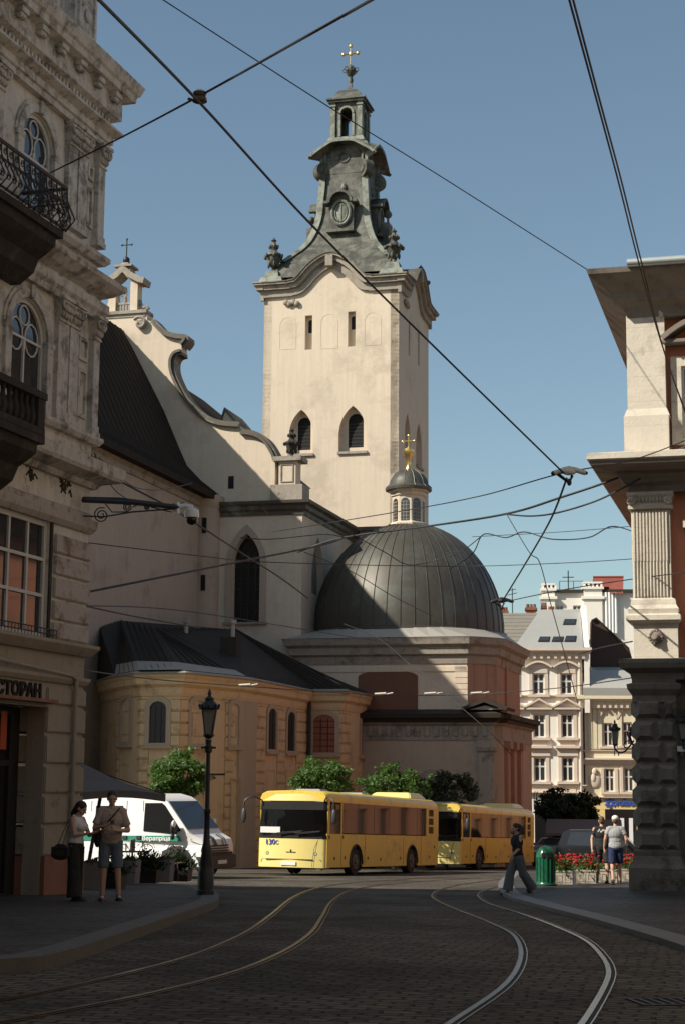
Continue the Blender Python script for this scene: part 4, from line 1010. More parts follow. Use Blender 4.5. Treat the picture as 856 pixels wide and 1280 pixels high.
for k, F in enumerate(faces):
    hs = []; wi = []
    for (xa, xb, ya, yb, kind) in ((381, 390, 437, 394, 's'), (434.5, 444, 433, 389, 's'), (361, 391, 568, 512, 'n'), (423, 458, 565, 507, 'n')):
        x0, z0 = F0.px(xa, ya); x1, _ = F0.px(xb, ya); z1 = F0.Z((xa+xb)/2, yb)
        if k == 1: x0, x1 = x0*.9, x1*.9
        if kind == 's': hs.append(rect(x0, x1, z0, z1))
        elif k == 1 and xa < 400: hs.append(arch(x0+2.0, x1+2.0, z0-.2, z1-.2, True))
        elif k == 1: continue
        else: hs.append(arch(x0, x1, z0, z1, True))
        wi.append((hs[-1], kind))
    out = [(-h2, gC), (h2, gC), (h2, zcor+.1)] + [(x, z) for x, z in arcs[::-1]] + [(-h2, zcor+.1)]
    mb = MB(F.M); mb.slab(out, hs, 0 if k % 2 == 0 else .004, .55); o = obj('tower_wall', mb, M_cream, ch)
    for hh, kind in wi:
        xs = [p[0] for p in hh]; zs = [p[1] for p in hh]; x0, x1, z0, z1 = min(xs), max(xs), min(zs), max(zs)
        g = MB(F.M)
        if kind == 's':
            g.box(x0-.05, x1+.05, .35, .4, z0-.05, z1+.05); obj('slit_recess', g, M_cream, ch)
            c = (x0+x1)/2+.03; g = MB(F.M); g.slab(arch(c-.13, c+.17, z0+(z1-z0)*.52, z0+(z1-z0)*.9), (), .34, .348); obj('slit_opening', g, M_black, ch)
        else:
            w_ = x1-x0; ia, ib = x0+w_*.27, x1-w_*.18
            g.slab(arch(x0-.04, x1+.04, z0-.04, z1+.04, True), [arch(ia, ib, z0+.35, z1-.42)], .5, .62); obj('niche_back', g, M_cream, ch)
            g = MB(F.M); g.slab(arch(ia-.02, ib+.02, z0+.33, z1-.4), (), .58, .64); wn_ = obj('belfry_louvre', g, M_black, ch)
            g = MB(F.M)
            for q in range(9): zz = z0+.45+q*.24; g.box(ia+.02, ib-.02, .56, .6, zz, zz+.05) if zz < z1-1.0 else None
            obj('louvre_slats', g, M_dark, wn_)
            g = MB(F.M); g.box(x0-.05, x1+.05, -.14, .4, z0-.16, z0+.0); obj('niche_sill', g, M_trimc, ch)
    if k == 0:
        for (xa, xb, ya, yb) in ((349, 370, 437, 396), (400, 422, 436, 392), (455, 476, 432, 390)):
            x0, z0 = F0.px(xa, ya); x1 = F0.X(xb, ya); z1 = F0.Z((xa+xb)/2, yb)
            g = MB(F.M); g.slab(arch(x0, x1, z0, z1), [arch(x0+.035, x1-.035, z0+.035, z1-.035)], -.012, .01); obj('blind_panel_outline', g, M_cream, ch)
    # cornice: straight pieces and the raised arch
    o2 = .5
    pl = [(-h2-.05, zcor), (-.30*a_, zcor)]; prr = [(.30*a_, zcor), (h2+.05, zcor)]
    whole = [(-h2-.0, zcor)]+[(x, z) for x, z in arcs]+[(h2+.0, zcor)]
    mb = MB(F.M); mb.ribbon(whole[::1], -.4, .2, .42, .12); mb.ribbon(whole, -.6, .2, .55, .421); mb.ribbon(whole, -.18, .2, .119, -.34)
    obj('tower_cornice', mb, M_trimc, ch)
    mb = MB(F.M); mb.ribbon(whole, -.66, .9, .62, .551); obj('cornice_flashing', mb, M_coping, ch)
    mb = MB(F.M); mb.cbox((0, -.35, zcor+ris+.05), (.5, .5, .7)); obj('keystone', mb, M_trimc, ch)
    # small dark carved drop under the left end
    mb = MB(F.M)
    for q in range(4): mb.ell((-h2+1.5+.25*q, -.12, zcor-.75-.1*(q % 2)), (.2, .12, .2), 8, 6)
    obj('cornice_ornament', mb, M_trimc, ch, smooth=60)
for k in range(4):                              # corner fill blocks of the cornice
    Fk = faces[k]; mb = MB(Fk.M)
    mb.box(h2-.02, h2+.45, -.45, .02, zcor+.125, zcor+.415); mb.box(h2-.02, h2+.6, -.6, .02, zcor+.425, zcor+.545); mb.box(h2-.02, h2+.66, -.66, .02, zcor+.555, zcor+.617); mb.box(h2-.02, h2+.2, -.2, .02, zcor-.55, zcor+.115)
    obj('tower_cornice', mb, M_trimc, ch)
    mb = MB(Fk.M); mb.frus(h2-1.3, h2+.35, -.35, 1.3, zcor+.6, zcor+1.05, .12); mb.frus(h2-.95, h2+.05, -.05, .95, zcor+1.05, zcor+1.55, .1); obj('urn_pedestal', mb, M_copperl, ch)
    urn(Fk.M @ Matrix.Translation((h2-.45, .45, zcor+1.5)), 1.15, 'urn', M_copper, ch)
# spire: square in plan with concave skirts (half width, photo row)
rows = [(4.45, 366), (4.25, 357), (3.95, 349), (3.5, 340), (3.1, 332), (2.7, 324), (2.3, 313), (2.02, 301), (1.82, 289), (1.68, 275), (1.64, 262), (1.58, 248), (1.54, 236), (1.52, 212), (1.48, 189)]
cA = TC.A
def cz(py): return zc(cA, py)
rows = [(h, cz(p)) for h, p in rows]
mb = MB(TC.M); rr = smoothpts(rows, 3); n = len(rr)
mb.add([p for h, z in rr for p in ((-h, -h, z), (h, -h, z), (h, h, z), (-h, h, z))], [(i*4+k, i*4+(k+1) % 4, i*4+4+(k+1) % 4, i*4+4+k) for i in range(n-1) for k in range(4)]+[((n-1)*4, (n-1)*4+1, (n-1)*4+2, (n-1)*4+3)])
sp = obj('spire', mb, M_copper, ch, smooth=30)
for k in range(4):
    K = TC.sub(0, 0, 90*k); mb = MB(K.M); n = len(rr)
    for s in (1,):
        vs = []
        for h, z in rr[8:]:
            vs += [(h-.26, -h-.0, z), (h-.26, -h-.16, z), (h+.16, -h-.16, z), (h+.16, -h+.26, z), (h, -h+.26, z)]
        m_ = len(rr)-8
        mb.add(vs, [(i*5+q, i*5+q+1, i*5+6+q, i*5+5+q) for i in range(m_-1) for q in range(4)])
    obj('corner_rib', mb, M_copperl, sp)
    # big volute bracket on each corner
    D = TC.sub(0, 0, 90*k+45); mb = MB(D.M); r0 = 1.42*1.414
    zv = cz(222)
    vs = []
    for yy in (-.0,): pass
    mb2 = MB(D.M @ Matrix.Translation((0, -r0-.12, zv)))
    mb2.cone((-.3, 0, 0), (.3, 0, 0), .62, .62, 18); mb2.cone((-.36, 0, 0), (.36, 0, 0), .3, .3, 12); mb2.box(-.26, .26, -.1, .7, .1, 1.0); mb2.box(-.24, .24, .1, .7, -1.1, 0)
    obj('corner_volute', mb2, M_copper, sp, smooth=40)
    # arched dormer with oval shield
    z0, z1 = cz(303), cz(252); hh = 1.78; zm = (z0+z1)/2
    mb = MB(K.M); mb.box(-.95, .95, -hh-.75, -hh+.6, z0-.0, z0+.18); mb.slab(arch(-.85, .85, z0+.18, z1), (), -hh-.35, -hh+.6)
    mb.ribbon(arch(-.85, .85, z0+1.4, z1)[2:], -hh-.85, -hh+.6, .16); mb.box(-1.15, -.75, -hh-.8, -hh, z1-.9, z1-.72); mb.box(.75, 1.15, -hh-.8, -hh, z1-.9, z1-.72)
    dk = obj('dormer', mb, M_copper, sp)
    mb = MB(K.M); mb.torus((0, -hh-.42, zm-.05), .62, .11, seg=24, sz=1.35); mb.torus((0, -hh-.4, zm-.05), .42, .06, seg=20, sz=1.45); mb.tube([(0, -hh-.4, zm-.8), (0, -hh-.4, zm+.6)], .07, 6); mb.ell((0, -hh-.34, zm-.05), (.45, .08, .7)); mb.ell((0, -hh+.2, cz(243)), (.2, .2, .3), 8, 6)
    obj('shield', mb, M_copperl, dk, smooth=40)
    # raised eave arch
    ze0 = cz(206)
    mb = MB(K.M); pts = smoothpts([(-2.3, ze0-.2), (-1.9, ze0+.15), (-1.2, ze0+.6), (-.7, ze0+.85), (0, ze0+.9), (.7, ze0+.85), (1.2, ze0+.6), (1.9, ze0+.15), (2.3, ze0-.2)], 4)
    N_ = len(pts); vs = []
    for x, z in pts:
        yo = -2.25 + .0*abs(x); vs += [(x, yo, z), (x, yo+.05, z+.16), (x*.55, -1.15, cz(181)), (x*.6, -1.38, z+.02)]
    mb.add(vs, [(i*4+q, i*4+4+q, i*4+4+(q+1) % 4, i*4+(q+1) % 4) for i in range(N_-1) for q in range(4)])
    obj('eave', mb, M_copper, sp)
    mb = MB(K.M); mb.ribbon(pts, -2.29, -2.2, .17, .0); obj('eave_edge', mb, M_copperl, sp)
    mb = MB(K.M); mb.torus((0, -1.5, cz(206)), .36, .08, seg=16); mb.box(-1.1, 1.1, -1.55, -1.35, cz(226), cz(223)); 
    for q in (-1.1, -.6, .6, 1.1): mb.box(q-.06, q+.06, -1.52, -1.38, cz(262), cz(224))
    obj('spire_panel', mb, M_copper, sp, smooth=40)
    # ball finial on each gable shoulder
    if k in (1, 3):
        mb = MB(K.M); mb.box(-.5, .5, -2.9, -2.2, cz(312), cz(284)); mb.lathe([(.2, 0), (.08, .15), (.08, .5)], (0, -2.7, cz(284)), 8); mb.ell((0, -2.7, cz(284)+.7), (.28, .28, .28), 10, 8); obj('ball_finial', mb, M_copper, sp, smooth=40)
# open lantern on top
zl0, zl1 = cz(178), cz(134)
mb = MB(TC.M); mb.frus(-1.35, 1.35, -1.35, 1.35, cz(184), zl0, .15); lf = obj('lantern_floor', mb, M_copperl, sp)
hl = 1.0
for k in range(4):
    K = TC.sub(0, 0, 90*k); mb = MB(K.M)
    z1_ = zl1; d0 = 0.0 if k % 2 == 0 else .003
    mb.slab(rect(-hl, hl, zl0-.02, z1_), [arch(-.38, .38, zl0+.1, z1_-.45)], -hl+d0, -hl+.2); obj('lantern_wall', mb, M_copper, sp)
    mb = MB(K.M); mb.box(hl-.22, hl+.12, -hl-.12, -hl+.22, zl0, z1_); mb.box(hl-.28, hl+.18, -hl-.18, -hl+.28, z1_-.3, z1_-.2); mb.box(-.56, -.4, -hl-.06, -hl+.1, zl0+.1, z1_-.8); mb.box(.4, .56, -hl-.06, -hl+.1, zl0+.1, z1_-.8)
    mb.ribbon(arch(-.42, .42, z1_-1., z1_-.42)[2:][::-1], -hl-.1, -hl+.05, .12); obj('lantern_pier', mb, M_copperl, sp)
mb = MB(TC.M); e = 1.36
mb.box(-e*.92, e*.92, -e*.92, e*.92, zl1-.02, zl1+.14); mb.box(-e, e, -e, e, zl1+.14, zl1+.26)
pp = [(1.22, zl1+.26), (1.0, zl1+.45), (.85, zl1+.8), (.62, zl1+1.05), (.3, zl1+1.2), (.12, zl1+1.45), (.09, cz(100))]
for i in range(len(pp)-1):
    (h0, q0), (h1, q1) = pp[i], pp[i+1]; mb.add([(-h0, -h0, q0), (h0, -h0, q0), (h0, h0, q0), (-h0, h0, q0), (-h1, -h1, q1), (h1, -h1, q1), (h1, h1, q1), (-h1, h1, q1)], [(0, 1, 5, 4), (1, 2, 6, 5), (2, 3, 7, 6), (3, 0, 4, 7), (4, 5, 6, 7)])
obj('lantern_cap', mb, M_copper, sp)
mb = MB(TC.M); mb.lathe([(.12, cz(104)), (.2, cz(100)), (.12, cz(96)), (.3, cz(92)), (.38, cz(88)), (.3, cz(84)), (.12, cz(82)), (.05, cz(80))], (0, 0, 0), 12)
for i in range(6):
    a = i*pi/3; mb.torus((.42*cos(a), .42*sin(a), cz(87)), .14, .035, seg=8)
obj('orb', mb, M_bstone if 0 else M_copper, sp, smooth=50)
mb = MB(TC.M); mb.tube([(0, 0, cz(84)), (0, 0, cz(55))], .05, 6); mb.tube([(-.5, 0, cz(66.5)), (.5, 0, cz(66.5))], .06, 6); mb.tube([(0, 0, cz(55)), (0, 0, cz(45))], .015, 4)
for a, p in ((-.52, 66.5), (.52, 66.5), (0, 57)): mb.ell((a, 0, cz(p)), (.15, .1, .15), 10, 8)
mb.ell((0, 0, cz(66.5)), (.16, .1, .2), 8, 6)
obj('cross', mb, M_gold, sp, smooth=50)

# ================================================================== DOMED CHAPEL
D0 = G.w(0, -.35); DF = Frame(D0, 105)
dc = thing('domed_chapel', 'square chapel with a dark seamed copper dome and gilded cross, beside the cathedral', 'chapel', (D0.x, D0.y, gC))
dx0_, dx1_ = DF.X(371, 800), DF.X(583, 800)
cham = 1.6; dep = 9.6
P0, P1 = (dx0_, 0), (dx1_, 0); P2 = (dx1_+cham*.77, cham*.77); P3 = (P2[0], dep)
dpath = [(dx0_, 3), P0, P1, P2, P3]
zk = lambda py: zc(DF.w(dx1_, 0), py)
zE = zk(797)
zLow = zk(893)
bot = gC
mb = MB(DF.M); pl = [P0, P1, P2, P3, (dx0_, dep)]
n = 5; mb.add([(x, y, z) for z in (zLow-.2, zE-.3) for x, y in pl], [(i, (i+1) % n, n+(i+1) % n, n+i) for i in range(n)]+[(4, 3, 2, 1, 0), (5, 6, 7, 8, 9)])
obj('drum_wall', mb, M_cream, dc)
# salmon cladding of the chamfer and right side, their shading put into it too
S1 = Frame(DF.w(*P1), 105-45); S2 = Frame(DF.w(*P2), 15)
cl = sqrt(2)*cham*.77
mb = MB(S1.M); mb.box(0, cl, -.012, .1, zLow-.2, zE-.9); mb.M = S2.M; mb.box(0, dep-cham*.77, -.012, .1, zLow-.2, zE-.9); obj('salmon_wall', mb, M_salmon, dc)
mb = MB(S1.M); mb.slab(rect(cl*.25, cl*.75, zk(880), zk(822)), [rect(cl*.25+.06, cl*.75-.06, zk(880)+.06, zk(822)-.06)], -.06, 0); obj('wall_panel', mb, M_salmon, dc); mb = MB(S2.M); mb.box(.0, .5, -.12, 0, zLow, zE-.9); obj('wall_panel', mb, M_salmon, dc); mb = MB(S2.M); mb.box(3.2, 3.8, -.12, 0, zLow, zE-.9); obj('wall_panel', mb, M_salmon, dc)
mb = MB(DF.M)
mb.sweep(dpath, [(-.2, zE-1.35), (.06, zE-1.35), (.1, zE-1.15), (.12, zE-.95), (.3, zE-.85), (.34, zE-.5), (.55, zE-.35), (.62, zE-.1), (.66, zE), (-.2, zE+.05)]); obj('drum_cornice', mb, M_trimc, dc)
mb = MB(DF.M); mb.box(dx0_+.3, dx1_, -.05, .05, zE-1.75, zE-1.5); obj('string_band', mb, M_cream, dc)
mb = MB(DF.M)
for i in range(13): z = zE-1.5-i*.3; mb.box(dx1_-.62, dx1_+.04, -.05, .05, z-.27, z) if z > zLow+.2 else None
obj('quoins', mb, M_cream, dc)
# skirt roof and dome
dcx, dcy = DF.X(512, 795, 5.2), 5.2
dr_ = (DF.X(625, 795, dcy)-DF.X(393, 795, dcy))/2
dcx = DF.X(510, 795, dcy)
zb = zc(DF.w(dcx, dcy), 796); ztopd = zc(DF.w(dcx, dcy), 658)
mb = MB(DF.M); outr = [(x+.0, y) for x, y in pl]
no = [(dx0_-.6, -.6), (dx1_+.3, -.62), (P2[0]+.6, P2[1]-.3), (P3[0]+.6, P3[1]), (dx0_-.6, dep)]
ring = [(dcx+dr_*1.01*cos(2*pi*i/48), dcy+dr_*1.01*sin(2*pi*i/48)) for i in range(48)]
vs = [(x, y, zb+.12) for x, y in ring]; 
import mathutils
def nearest_on(p):                                   # matching point on the cornice edge
    best = None
    c = Vector((dcx, dcy)); d = (Vector(p)-c).normalized()
    for i in range(5):
        a, b = Vector(no[i]), Vector(no[(i+1) % 5]); r = mathutils.geometry.intersect_line_line_2d(c, c+d*30, a, b)
        if r is not None: best = r
    return best
vs += [(q.x, q.y, zE+.02) for q in (nearest_on(p) for p in ring)]
mb.add(vs, [(i, (i+1) % 48, 48+(i+1) % 48, 48+i) for i in range(48)]); obj('skirt_roof', mb, M_lmetal, dc)
H = ztopd-zb; prof = [(dr_*1.035, zb-.05), (dr_*1.035, zb+.1), (dr_, zb+.14)] + [(dr_*cos(t*pi/2/20), zb+.14+(H)*sin(t*pi/2/20)) for t in range(1, 19)]
mb = MB(DF.M); mb.lathe(prof, (dcx, dcy, 0), 88); 
dome = obj('dome', mb, M_dome, dc, smooth=40)
mb = MB(DF.M)
for i in range(44):
    a = 2*pi*i/44; mb.tube([(dcx+(r+.01)*cos(a), dcy+(r+.01)*sin(a), z) for r, z in prof[2:]], .027, 4)
obj('dome_seams', mb, M_dome, dome)
# lantern of the dome
c3 = (dcx, dcy, 0); kz = lambda py: zc(DF.w(dcx, dcy), py)
mb = MB(DF.M); mb.lathe([(1.2, kz(661)), (1.2, kz(656)), (1.0, kz(655)), (.93, kz(653)), (.93, kz(622)), (1.02, kz(621)), (1.02, kz(617)), (1.18, kz(616)), (1.2, kz(613)), (.9, kz(612))], c3, 8, rot=RD(22.5)); ln = obj('dome_lantern', mb, M_cream, dc)
for i in range(8):
    Fq = Frame(DF.w(dcx, dcy), 105+45*i); mb = MB(Fq.M); ap = .93*cos(pi/8)
    mb.slab(arch(-.24, .24, kz(654), kz(625)), (), -ap-.02, -ap+.03); wq = obj('lantern_window', mb, M_glass, ln)
    mb = MB(Fq.M)
    for xx in (-.08, .08): mb.box(xx-.015, xx+.015, -ap-.035, -ap-.015, kz(654), kz(628))
    for q in range(6): z = kz(654)+.2*q+.1; mb.box(-.22, .22, -ap-.036, -ap-.016, z, z+.025)
    obj('window_lattice', mb, M_trimc, wq)
mb = MB(DF.M); mb.lathe([(1.3, kz(614)), (1.32, kz(611)), (1.12, kz(607)), (1.05, kz(601)), (.85, kz(594)), (.5, kz(588.5)), (.15, kz(586.5))], c3, 24); lc = obj('lantern_cap', mb, M_dome, ln, smooth=50)
mb = MB(DF.M)
for i in range(12):
    a = 2*pi*i/12; mb.tube([(dcx+r*cos(a), dcy+r*sin(a), z+.01) for r, z in ((1.32, kz(611)), (1.12, kz(607)), (1.05, kz(601)), (.85, kz(594)), (.5, kz(588.5)))], .025, 4)
obj('cap_seams', mb, M_copperl, lc)
mb = MB(DF.M); mb.lathe([(.22, kz(588)), (.15, kz(584)), (.12, kz(581)), (.16, kz(577)), (.2, kz(570)), (.32, kz(567)), (.3, kz(562)), (.14, kz(560)), (.05, kz(558))], c3, 12)
mb.tube([(dcx, dcy, kz(562)), (dcx, dcy, kz(544))], .045, 6); mb.tube([(dcx-.34, dcy, kz(551.5)), (dcx+.34, dcy, kz(551.5))], .04, 6)
for a, p in ((-.34, 551.5), (.34, 551.5), (0, 544.5)): mb.ell((dcx+a, dcy, kz(p)), (.09, .06, .09), 8, 6)
obj('gilded_cross', mb, M_gold, ln, smooth=50)
# rust-coloured blind window with a shallow arched head
bx0, bx1 = DF.X(447.5, 870), DF.X(522, 870); z0, z1 = DF.Z(480, 894), DF.Z(480, 838)
mb = MB(DF.M); mb.slab(arch(bx0, bx1, z0, z1, rise=.35), (), -.03, .02); obj('blind_window', mb, M_board, dc)
# lower storey, wider: cornice with dentil frieze, wall, corner pilasters and small pediment
lo = .5
pl2 = [(dx0_-.1, -lo), (dx1_+1.4, -lo), (dx1_+1.4, .3), (P2[0]+lo, .3+.3), (P2[0]+lo, dep+1)]
mb = MB(DF.M); pl3 = pl2+[(dx0_-.1, dep+1)]; n = 6
mb.add([(x, y, z) for z in (bot, zLow-.35) for x, y in pl3], [(i, (i+1) % n, n+(i+1) % n, n+i) for i in range(n)]+[(5, 4, 3, 2, 1, 0), (6, 7, 8, 9, 10, 11)]); obj('lower_wall', mb, M_pinkw, dc)
mb = MB(DF.M); mb.sweep(pl2, [(-.6, zLow-.45), (.25, zLow-.45), (.32, zLow-.3), (.5, zLow-.22), (.55, zLow), (-.6, zLow+.28)]); obj('lower_roof_edge', mb, M_metalroof, dc)
mb = MB(DF.M); mb.sweep(pl2, [(-.1, zLow-1.35), (.05, zLow-1.35), (.06, zLow-1.2), (.03, zLow-1.15), (.03, zLow-.62), (.2, zLow-.5), (.2, zLow-.44), (-.1, zLow-.44)]); obj('frieze', mb, M_trimc, dc)
mb = MB(DF.M); x = dx0_+.1
while x < dx1_+1.2: mb.box(x, x+.22, -lo-.12, -lo-.02, zLow-1.12, zLow-.64); x += .5
obj('triglyph_row', mb, M_trimc, dc)
for xa in (dx1_+.75,):
    mb = MB(DF.M); mb.box(xa, xa+.75, -lo-.25, .1, bot, zLow-1.35); mb.box(xa-.08, xa+.83, -lo-.33, .1, zLow-1.7, zLow-1.36); mb.frus(xa-.08, xa+.83, -lo-.33, .1, zLow-1.9, zLow-1.7, -.05); obj('corner_pilaster', mb, M_trimc, dc)
for ya in (1.2, 3.2, 5.4):
    mb = MB(DF.M); xx = P2[0]+lo; mb.box(xx, xx+.2, ya, ya+.7, bot, zLow-1.35); mb.box(xx, xx+.35, ya-.1, ya+.8, zLow-1.75, zLow-1.36); obj('side_pilaster', mb, M_salmon, dc)
pa, pb = DF.X(578, 900, -.8), DF.X(633, 900, -.8); zp0 = zLow+.2; zp1 = DF.Z(605, 876, -.6)
mb = MB(DF.M); mb.slab([(pa+.3, zp0), (pb-.3, zp0), ((pa+pb)/2, zp1-.25)], (), -.75, 1.5); pd = obj('pediment', mb, M_lmetal, dc)
mb = MB(DF.M); mb.ribbon([(pb, zp0-.05), ((pa+pb)/2, zp1-.1), (pa, zp0-.05)][::-1], -1.0, 1.6, .16); obj('pediment_roof', mb, M_metalroof, pd)
mb = MB(DF.M); x0, z0 = DF.px(520, 985, -lo); x1 = DF.X(560, 985, -lo); mb.slab(arch(x0, x1, bot, DF.Z(540, 962, -lo), rise=.8), (), -lo-.03, -lo+.02); obj('blind_arch', mb, M_trimc, dc)

# ================================================================== YELLOW CHAPEL (polygonal front)
gY = gz(80)-.2
yc = thing('yellow_chapel', 'low yellow banded chapel with polygonal end, arched windows and dark metal roof behind the buses', 'chapel', at(306, 1060, 75)[:2]+(gY,))
K3 = at(306, 848, 75)[:2]; K2 = at(227, 842, 70.8)[:2]; K1 = at(178, 842, 71.3)[:2]; K0 = at(149, 846, 74.2)[:2]; Kw = at(120, 850, 80)[:2]
fr_ = Frame(K3, 15); K4 = fr_.w(fr_.X(384, 860), 0)[:2]
f4 = Frame(K4, 105); K6 = f4.w(f4.X(427, 860), 0)[:2]
f6 = Frame(K6, 15); K7 = f6.w(f6.X(470, 870), 0)[:2]
ring_ = [Kw, K0, K1, K2, K3, K4, K6, K7]
zY = zc(K3, 851)
mbw = MB(); pts = [tuple(p) for p in ring_] + [tuple(G.w(.3, .2)[:2]), tuple(G.w(nwx+.05, .2)[:2]), tuple(G.w(nwx+.02, -12)[:2])]
n = len(pts)
mbw.add([(x, y, z) for z in (gY, zY-.2) for x, y in pts], [(i, (i+1) % n, n+(i+1) % n, n+i) for i in range(n)])
mb = mbw; obj('chapel_wall', mb, M_yellowp, yc)
mb = MB(); mb.sweep([(p[0], p[1]) for p in ring_], [(-.2, zY-.9), (.05, zY-.9), (.1, zY-.75), (.12, zY-.55), (.3, zY-.42), (.34, zY-.2), (.42, zY-.1), (.42, zY), (-.2, zY+.02)]); obj('chapel_cornice', mb, M_yellowp, yc)
mb = MB(); mb.sweep([(p[0], p[1]) for p in ring_], [(.3, zY), (.52, zY+.005), (.54, zY+.05), (.3, zY+.14)]); obj('gutter', mb, M_lmetal, yc)
def banded(f, x0, x1):
    mb = MB(f.M); z = gY+.1
    while z < zY-1.05:
        mb.box(x0, x1, -.06, .05, z, min(z+.44, zY-.95)); z += .5
    obj('banded_pier', mb, M_yellow, yc)
def cwin(f, a, b, pt, pb, kind, py=900, surround=True):
    x0, x1 = f.X(a, py), f.X(b, py); z0, z1 = f.Z((a+b)/2, pb), f.Z((a+b)/2, pt)
    r = min(.35, (x1-x0)*.4)
    gm = {'dark': M_cwin, 'blind': M_yellowp, 'red': M_redpane}[kind]
    mb = MB(f.M); d = .22 if (x1-x0) > .6 else .13
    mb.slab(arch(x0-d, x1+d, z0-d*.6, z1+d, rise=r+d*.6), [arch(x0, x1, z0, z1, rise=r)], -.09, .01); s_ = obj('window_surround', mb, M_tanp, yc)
    mb = MB(f.M); mb.slab(arch(x0+.001, x1-.001, z0, z1, rise=r), (), -.012, .006); w_ = obj('chapel_window', mb, gm, yc)
    if kind != 'blind':
        mb = MB(f.M)
        for t_ in (.33, .66): x = x0+(x1-x0)*t_; mb.box(x-.018, x+.018, -.035, -.013, z0, z1-r*.5)
        for q in range(1, 6): z = z0+(z1-z0)*q/6; mb.box(x0, x1, -.03, -.014, z-.015, z+.015)
        obj('glazing_bars', mb, M_dark, w_)
    else:
        mb = MB(f.M); mb.slab(rect(x0+.12, x1-.12, z0+.3, z1-.5), [rect(x0+.17, x1-.17, z0+.35, z1-.55)], -.03, 0); obj('blind_panel', mb, M_tanp, w_)
    mb = MB(f.M); mb.box(x0-d-.08, x1+d+.08, -.18, .02, z0-d*.6-.1, z0-d*.6); obj('window_sill', mb, M_tanp, yc)
    mb = MB(f.M); mb.slab(rect(x0-.02, x1+.02, gY+1.4, z0-.9), [rect(x0+.04, x1-.04, gY+1.46, z0-.96)], -.03, .005); obj('wall_panel', mb, M_yellowp, yc)
def seg(A, B): 
    d = Vector(B)-Vector(A); return Frame(A, math.degrees(atan2(d.x, d.y))), d.length
fa, la = seg(K0, K1); fb, lb_ = seg(K1, K2); fc, lc_ = seg(K2, K3); fd, ld = seg(K3, K4); fe, le = seg(K4, K6); ff, lf_ = seg(K6, K7); fz, lz_ = seg(Kw, K0)
banded(fa, la-.35, la+.02); banded(fb, .0, .38); banded(fb, lb_-.42, lb_); banded(fc, 0, .5); banded(fc, lc_-1.5, lc_-.9); banded(fa, 0, .3)
cwin(fa, 153, 164, 874, 928, 'blind'); cwin(fb, 187.5, 208.5, 877, 929, 'dark'); cwin(fc, 238, 257, 876, 930, 'blind'); cwin(fc, 287.5, 297.5, 880, 931, 'blind')
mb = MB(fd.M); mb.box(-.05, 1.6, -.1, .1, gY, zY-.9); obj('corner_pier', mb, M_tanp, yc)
mb = MB(fc.M); mb.box(lc_-.5, lc_+.03, -.1, .1, gY, zY-.9); obj('corner_pier', mb, M_tanp, yc)
xs_ = fd.X(318, 900); banded(fd, xs_, fd.X(331, 900)); banded(fd, fd.X(346.5, 900), fd.X(355.5, 900)); banded(fd, fd.X(370, 900), ld-.02)
cwin(fd, 334, 344, 886, 937, 'dark', 910); cwin(fd, 358, 367.5, 890, 939, 'dark', 910)
mb = MB(fd.M); x = ld-.25; mb.tube([(x, -.2, gY), (x, -.2, zY-.3)], .09, 8); obj('drainpipe', mb, M_dark, yc, smooth=40)
cwin(fe, 392, 419, 894, 941, 'red', 915); banded(fe, .02, fe.X(387.5, 915)-.0) if fe.X(387.5, 915) > .2 else None; banded(fe, fe.X(423.5, 915), le)
banded(ff, 0, 1.6); cwin(ff, 450, 458, 899, 943, 'red', 920); banded(ff, ff.X(461.5, 920), lf_)
# little door low on the front
x0, z0 = fc.px(286, 1000); mb = MB(fc.M); mb.slab(rect(x0, x0+.75, gY, z0+.9), [rect(x0+.06, x0+.69, gY+.001, z0+.84)], -.1, 0); obj('doorway', mb, M_tanp, yc)
# roofs: hip over the polygon and long slope against the cathedral wall
rA = at(152, 776, 80); rB = at(196, 786, 80.5); rC = at(294, 787, 86); rD = at(352, 816, 86.5)
mb = MB()
e = [Vector((p[0], p[1], zY+.1)) for p in ring_]
def offs(p, c, o=.45): d = (Vector(p[:2])-Vector(c)).normalized(); return Vector((p[0]+d.x*o, p[1]+d.y*o, zY+.1))
cc_ = (G.w(-3, -6)[:2])
E_ = [offs(p, cc_) for p in ring_]
nwL = G.w(nwx, -14.); nwL = Vector((nwL.x, nwL.y, rA.z-.5)); nwC = G.w(nwx+.0, -.4); nwC = Vector((nwC.x, nwC.y, rC.z+.2)); cC = G.w(.1, -.4); cC = Vector((cC.x, cC.y, zY+1.4))
vs = E_+[rA, rB, rC, nwL, nwC, cC]
a, b, c_, l_, wc, cc2 = 8, 9, 10, 11, 12, 13
mb.add(vs, [(0, 1, a, l_), (1, 2, a), (2, 3, b, a), (3, 4, b), (4, 5, c_, b), (5, 6, c_), (6, 7, cc2, c_), (a, b, c_, wc, l_), (c_, cc2, wc)])
yr = obj('chapel_roof', mb, M_metalroof, yc)
def seams(p, q, r, s, n_):                      # standing seams between the edges p-q (eave) and r-s (ridge)
    m_ = MB()
    for i in range(1, n_):
        t_ = i/n_; A_ = p.lerp(q, t_); B_ = r.lerp(s, t_); m_.tube([A_+Vector((0, 0, .03)), B_+Vector((0, 0, .03))], .035, 4)
    return m_
m_ = seams(E_[4], E_[5], rB, rC, 14)
for s_ in (seams(E_[2], E_[3], rA, rB, 6), seams(E_[3], E_[4], rB, rB, 7), seams(E_[1], E_[2], rA, rA, 5), seams(E_[5], E_[6], rC, rC, 5), seams(E_[6], E_[7], rC, cC, 8), seams(E_[0], E_[1], nwL, rA, 8)): m_.add(s_.v, s_.f)
obj('roof_seams', m_, M_metalroof, yr)
mb = MB(); 
m2 = [(E_[1].lerp(rA, .16)), (E_[2].lerp(rA, .16)), (E_[3].lerp(rB, .16)), (E_[4].lerp(rB, .12))]
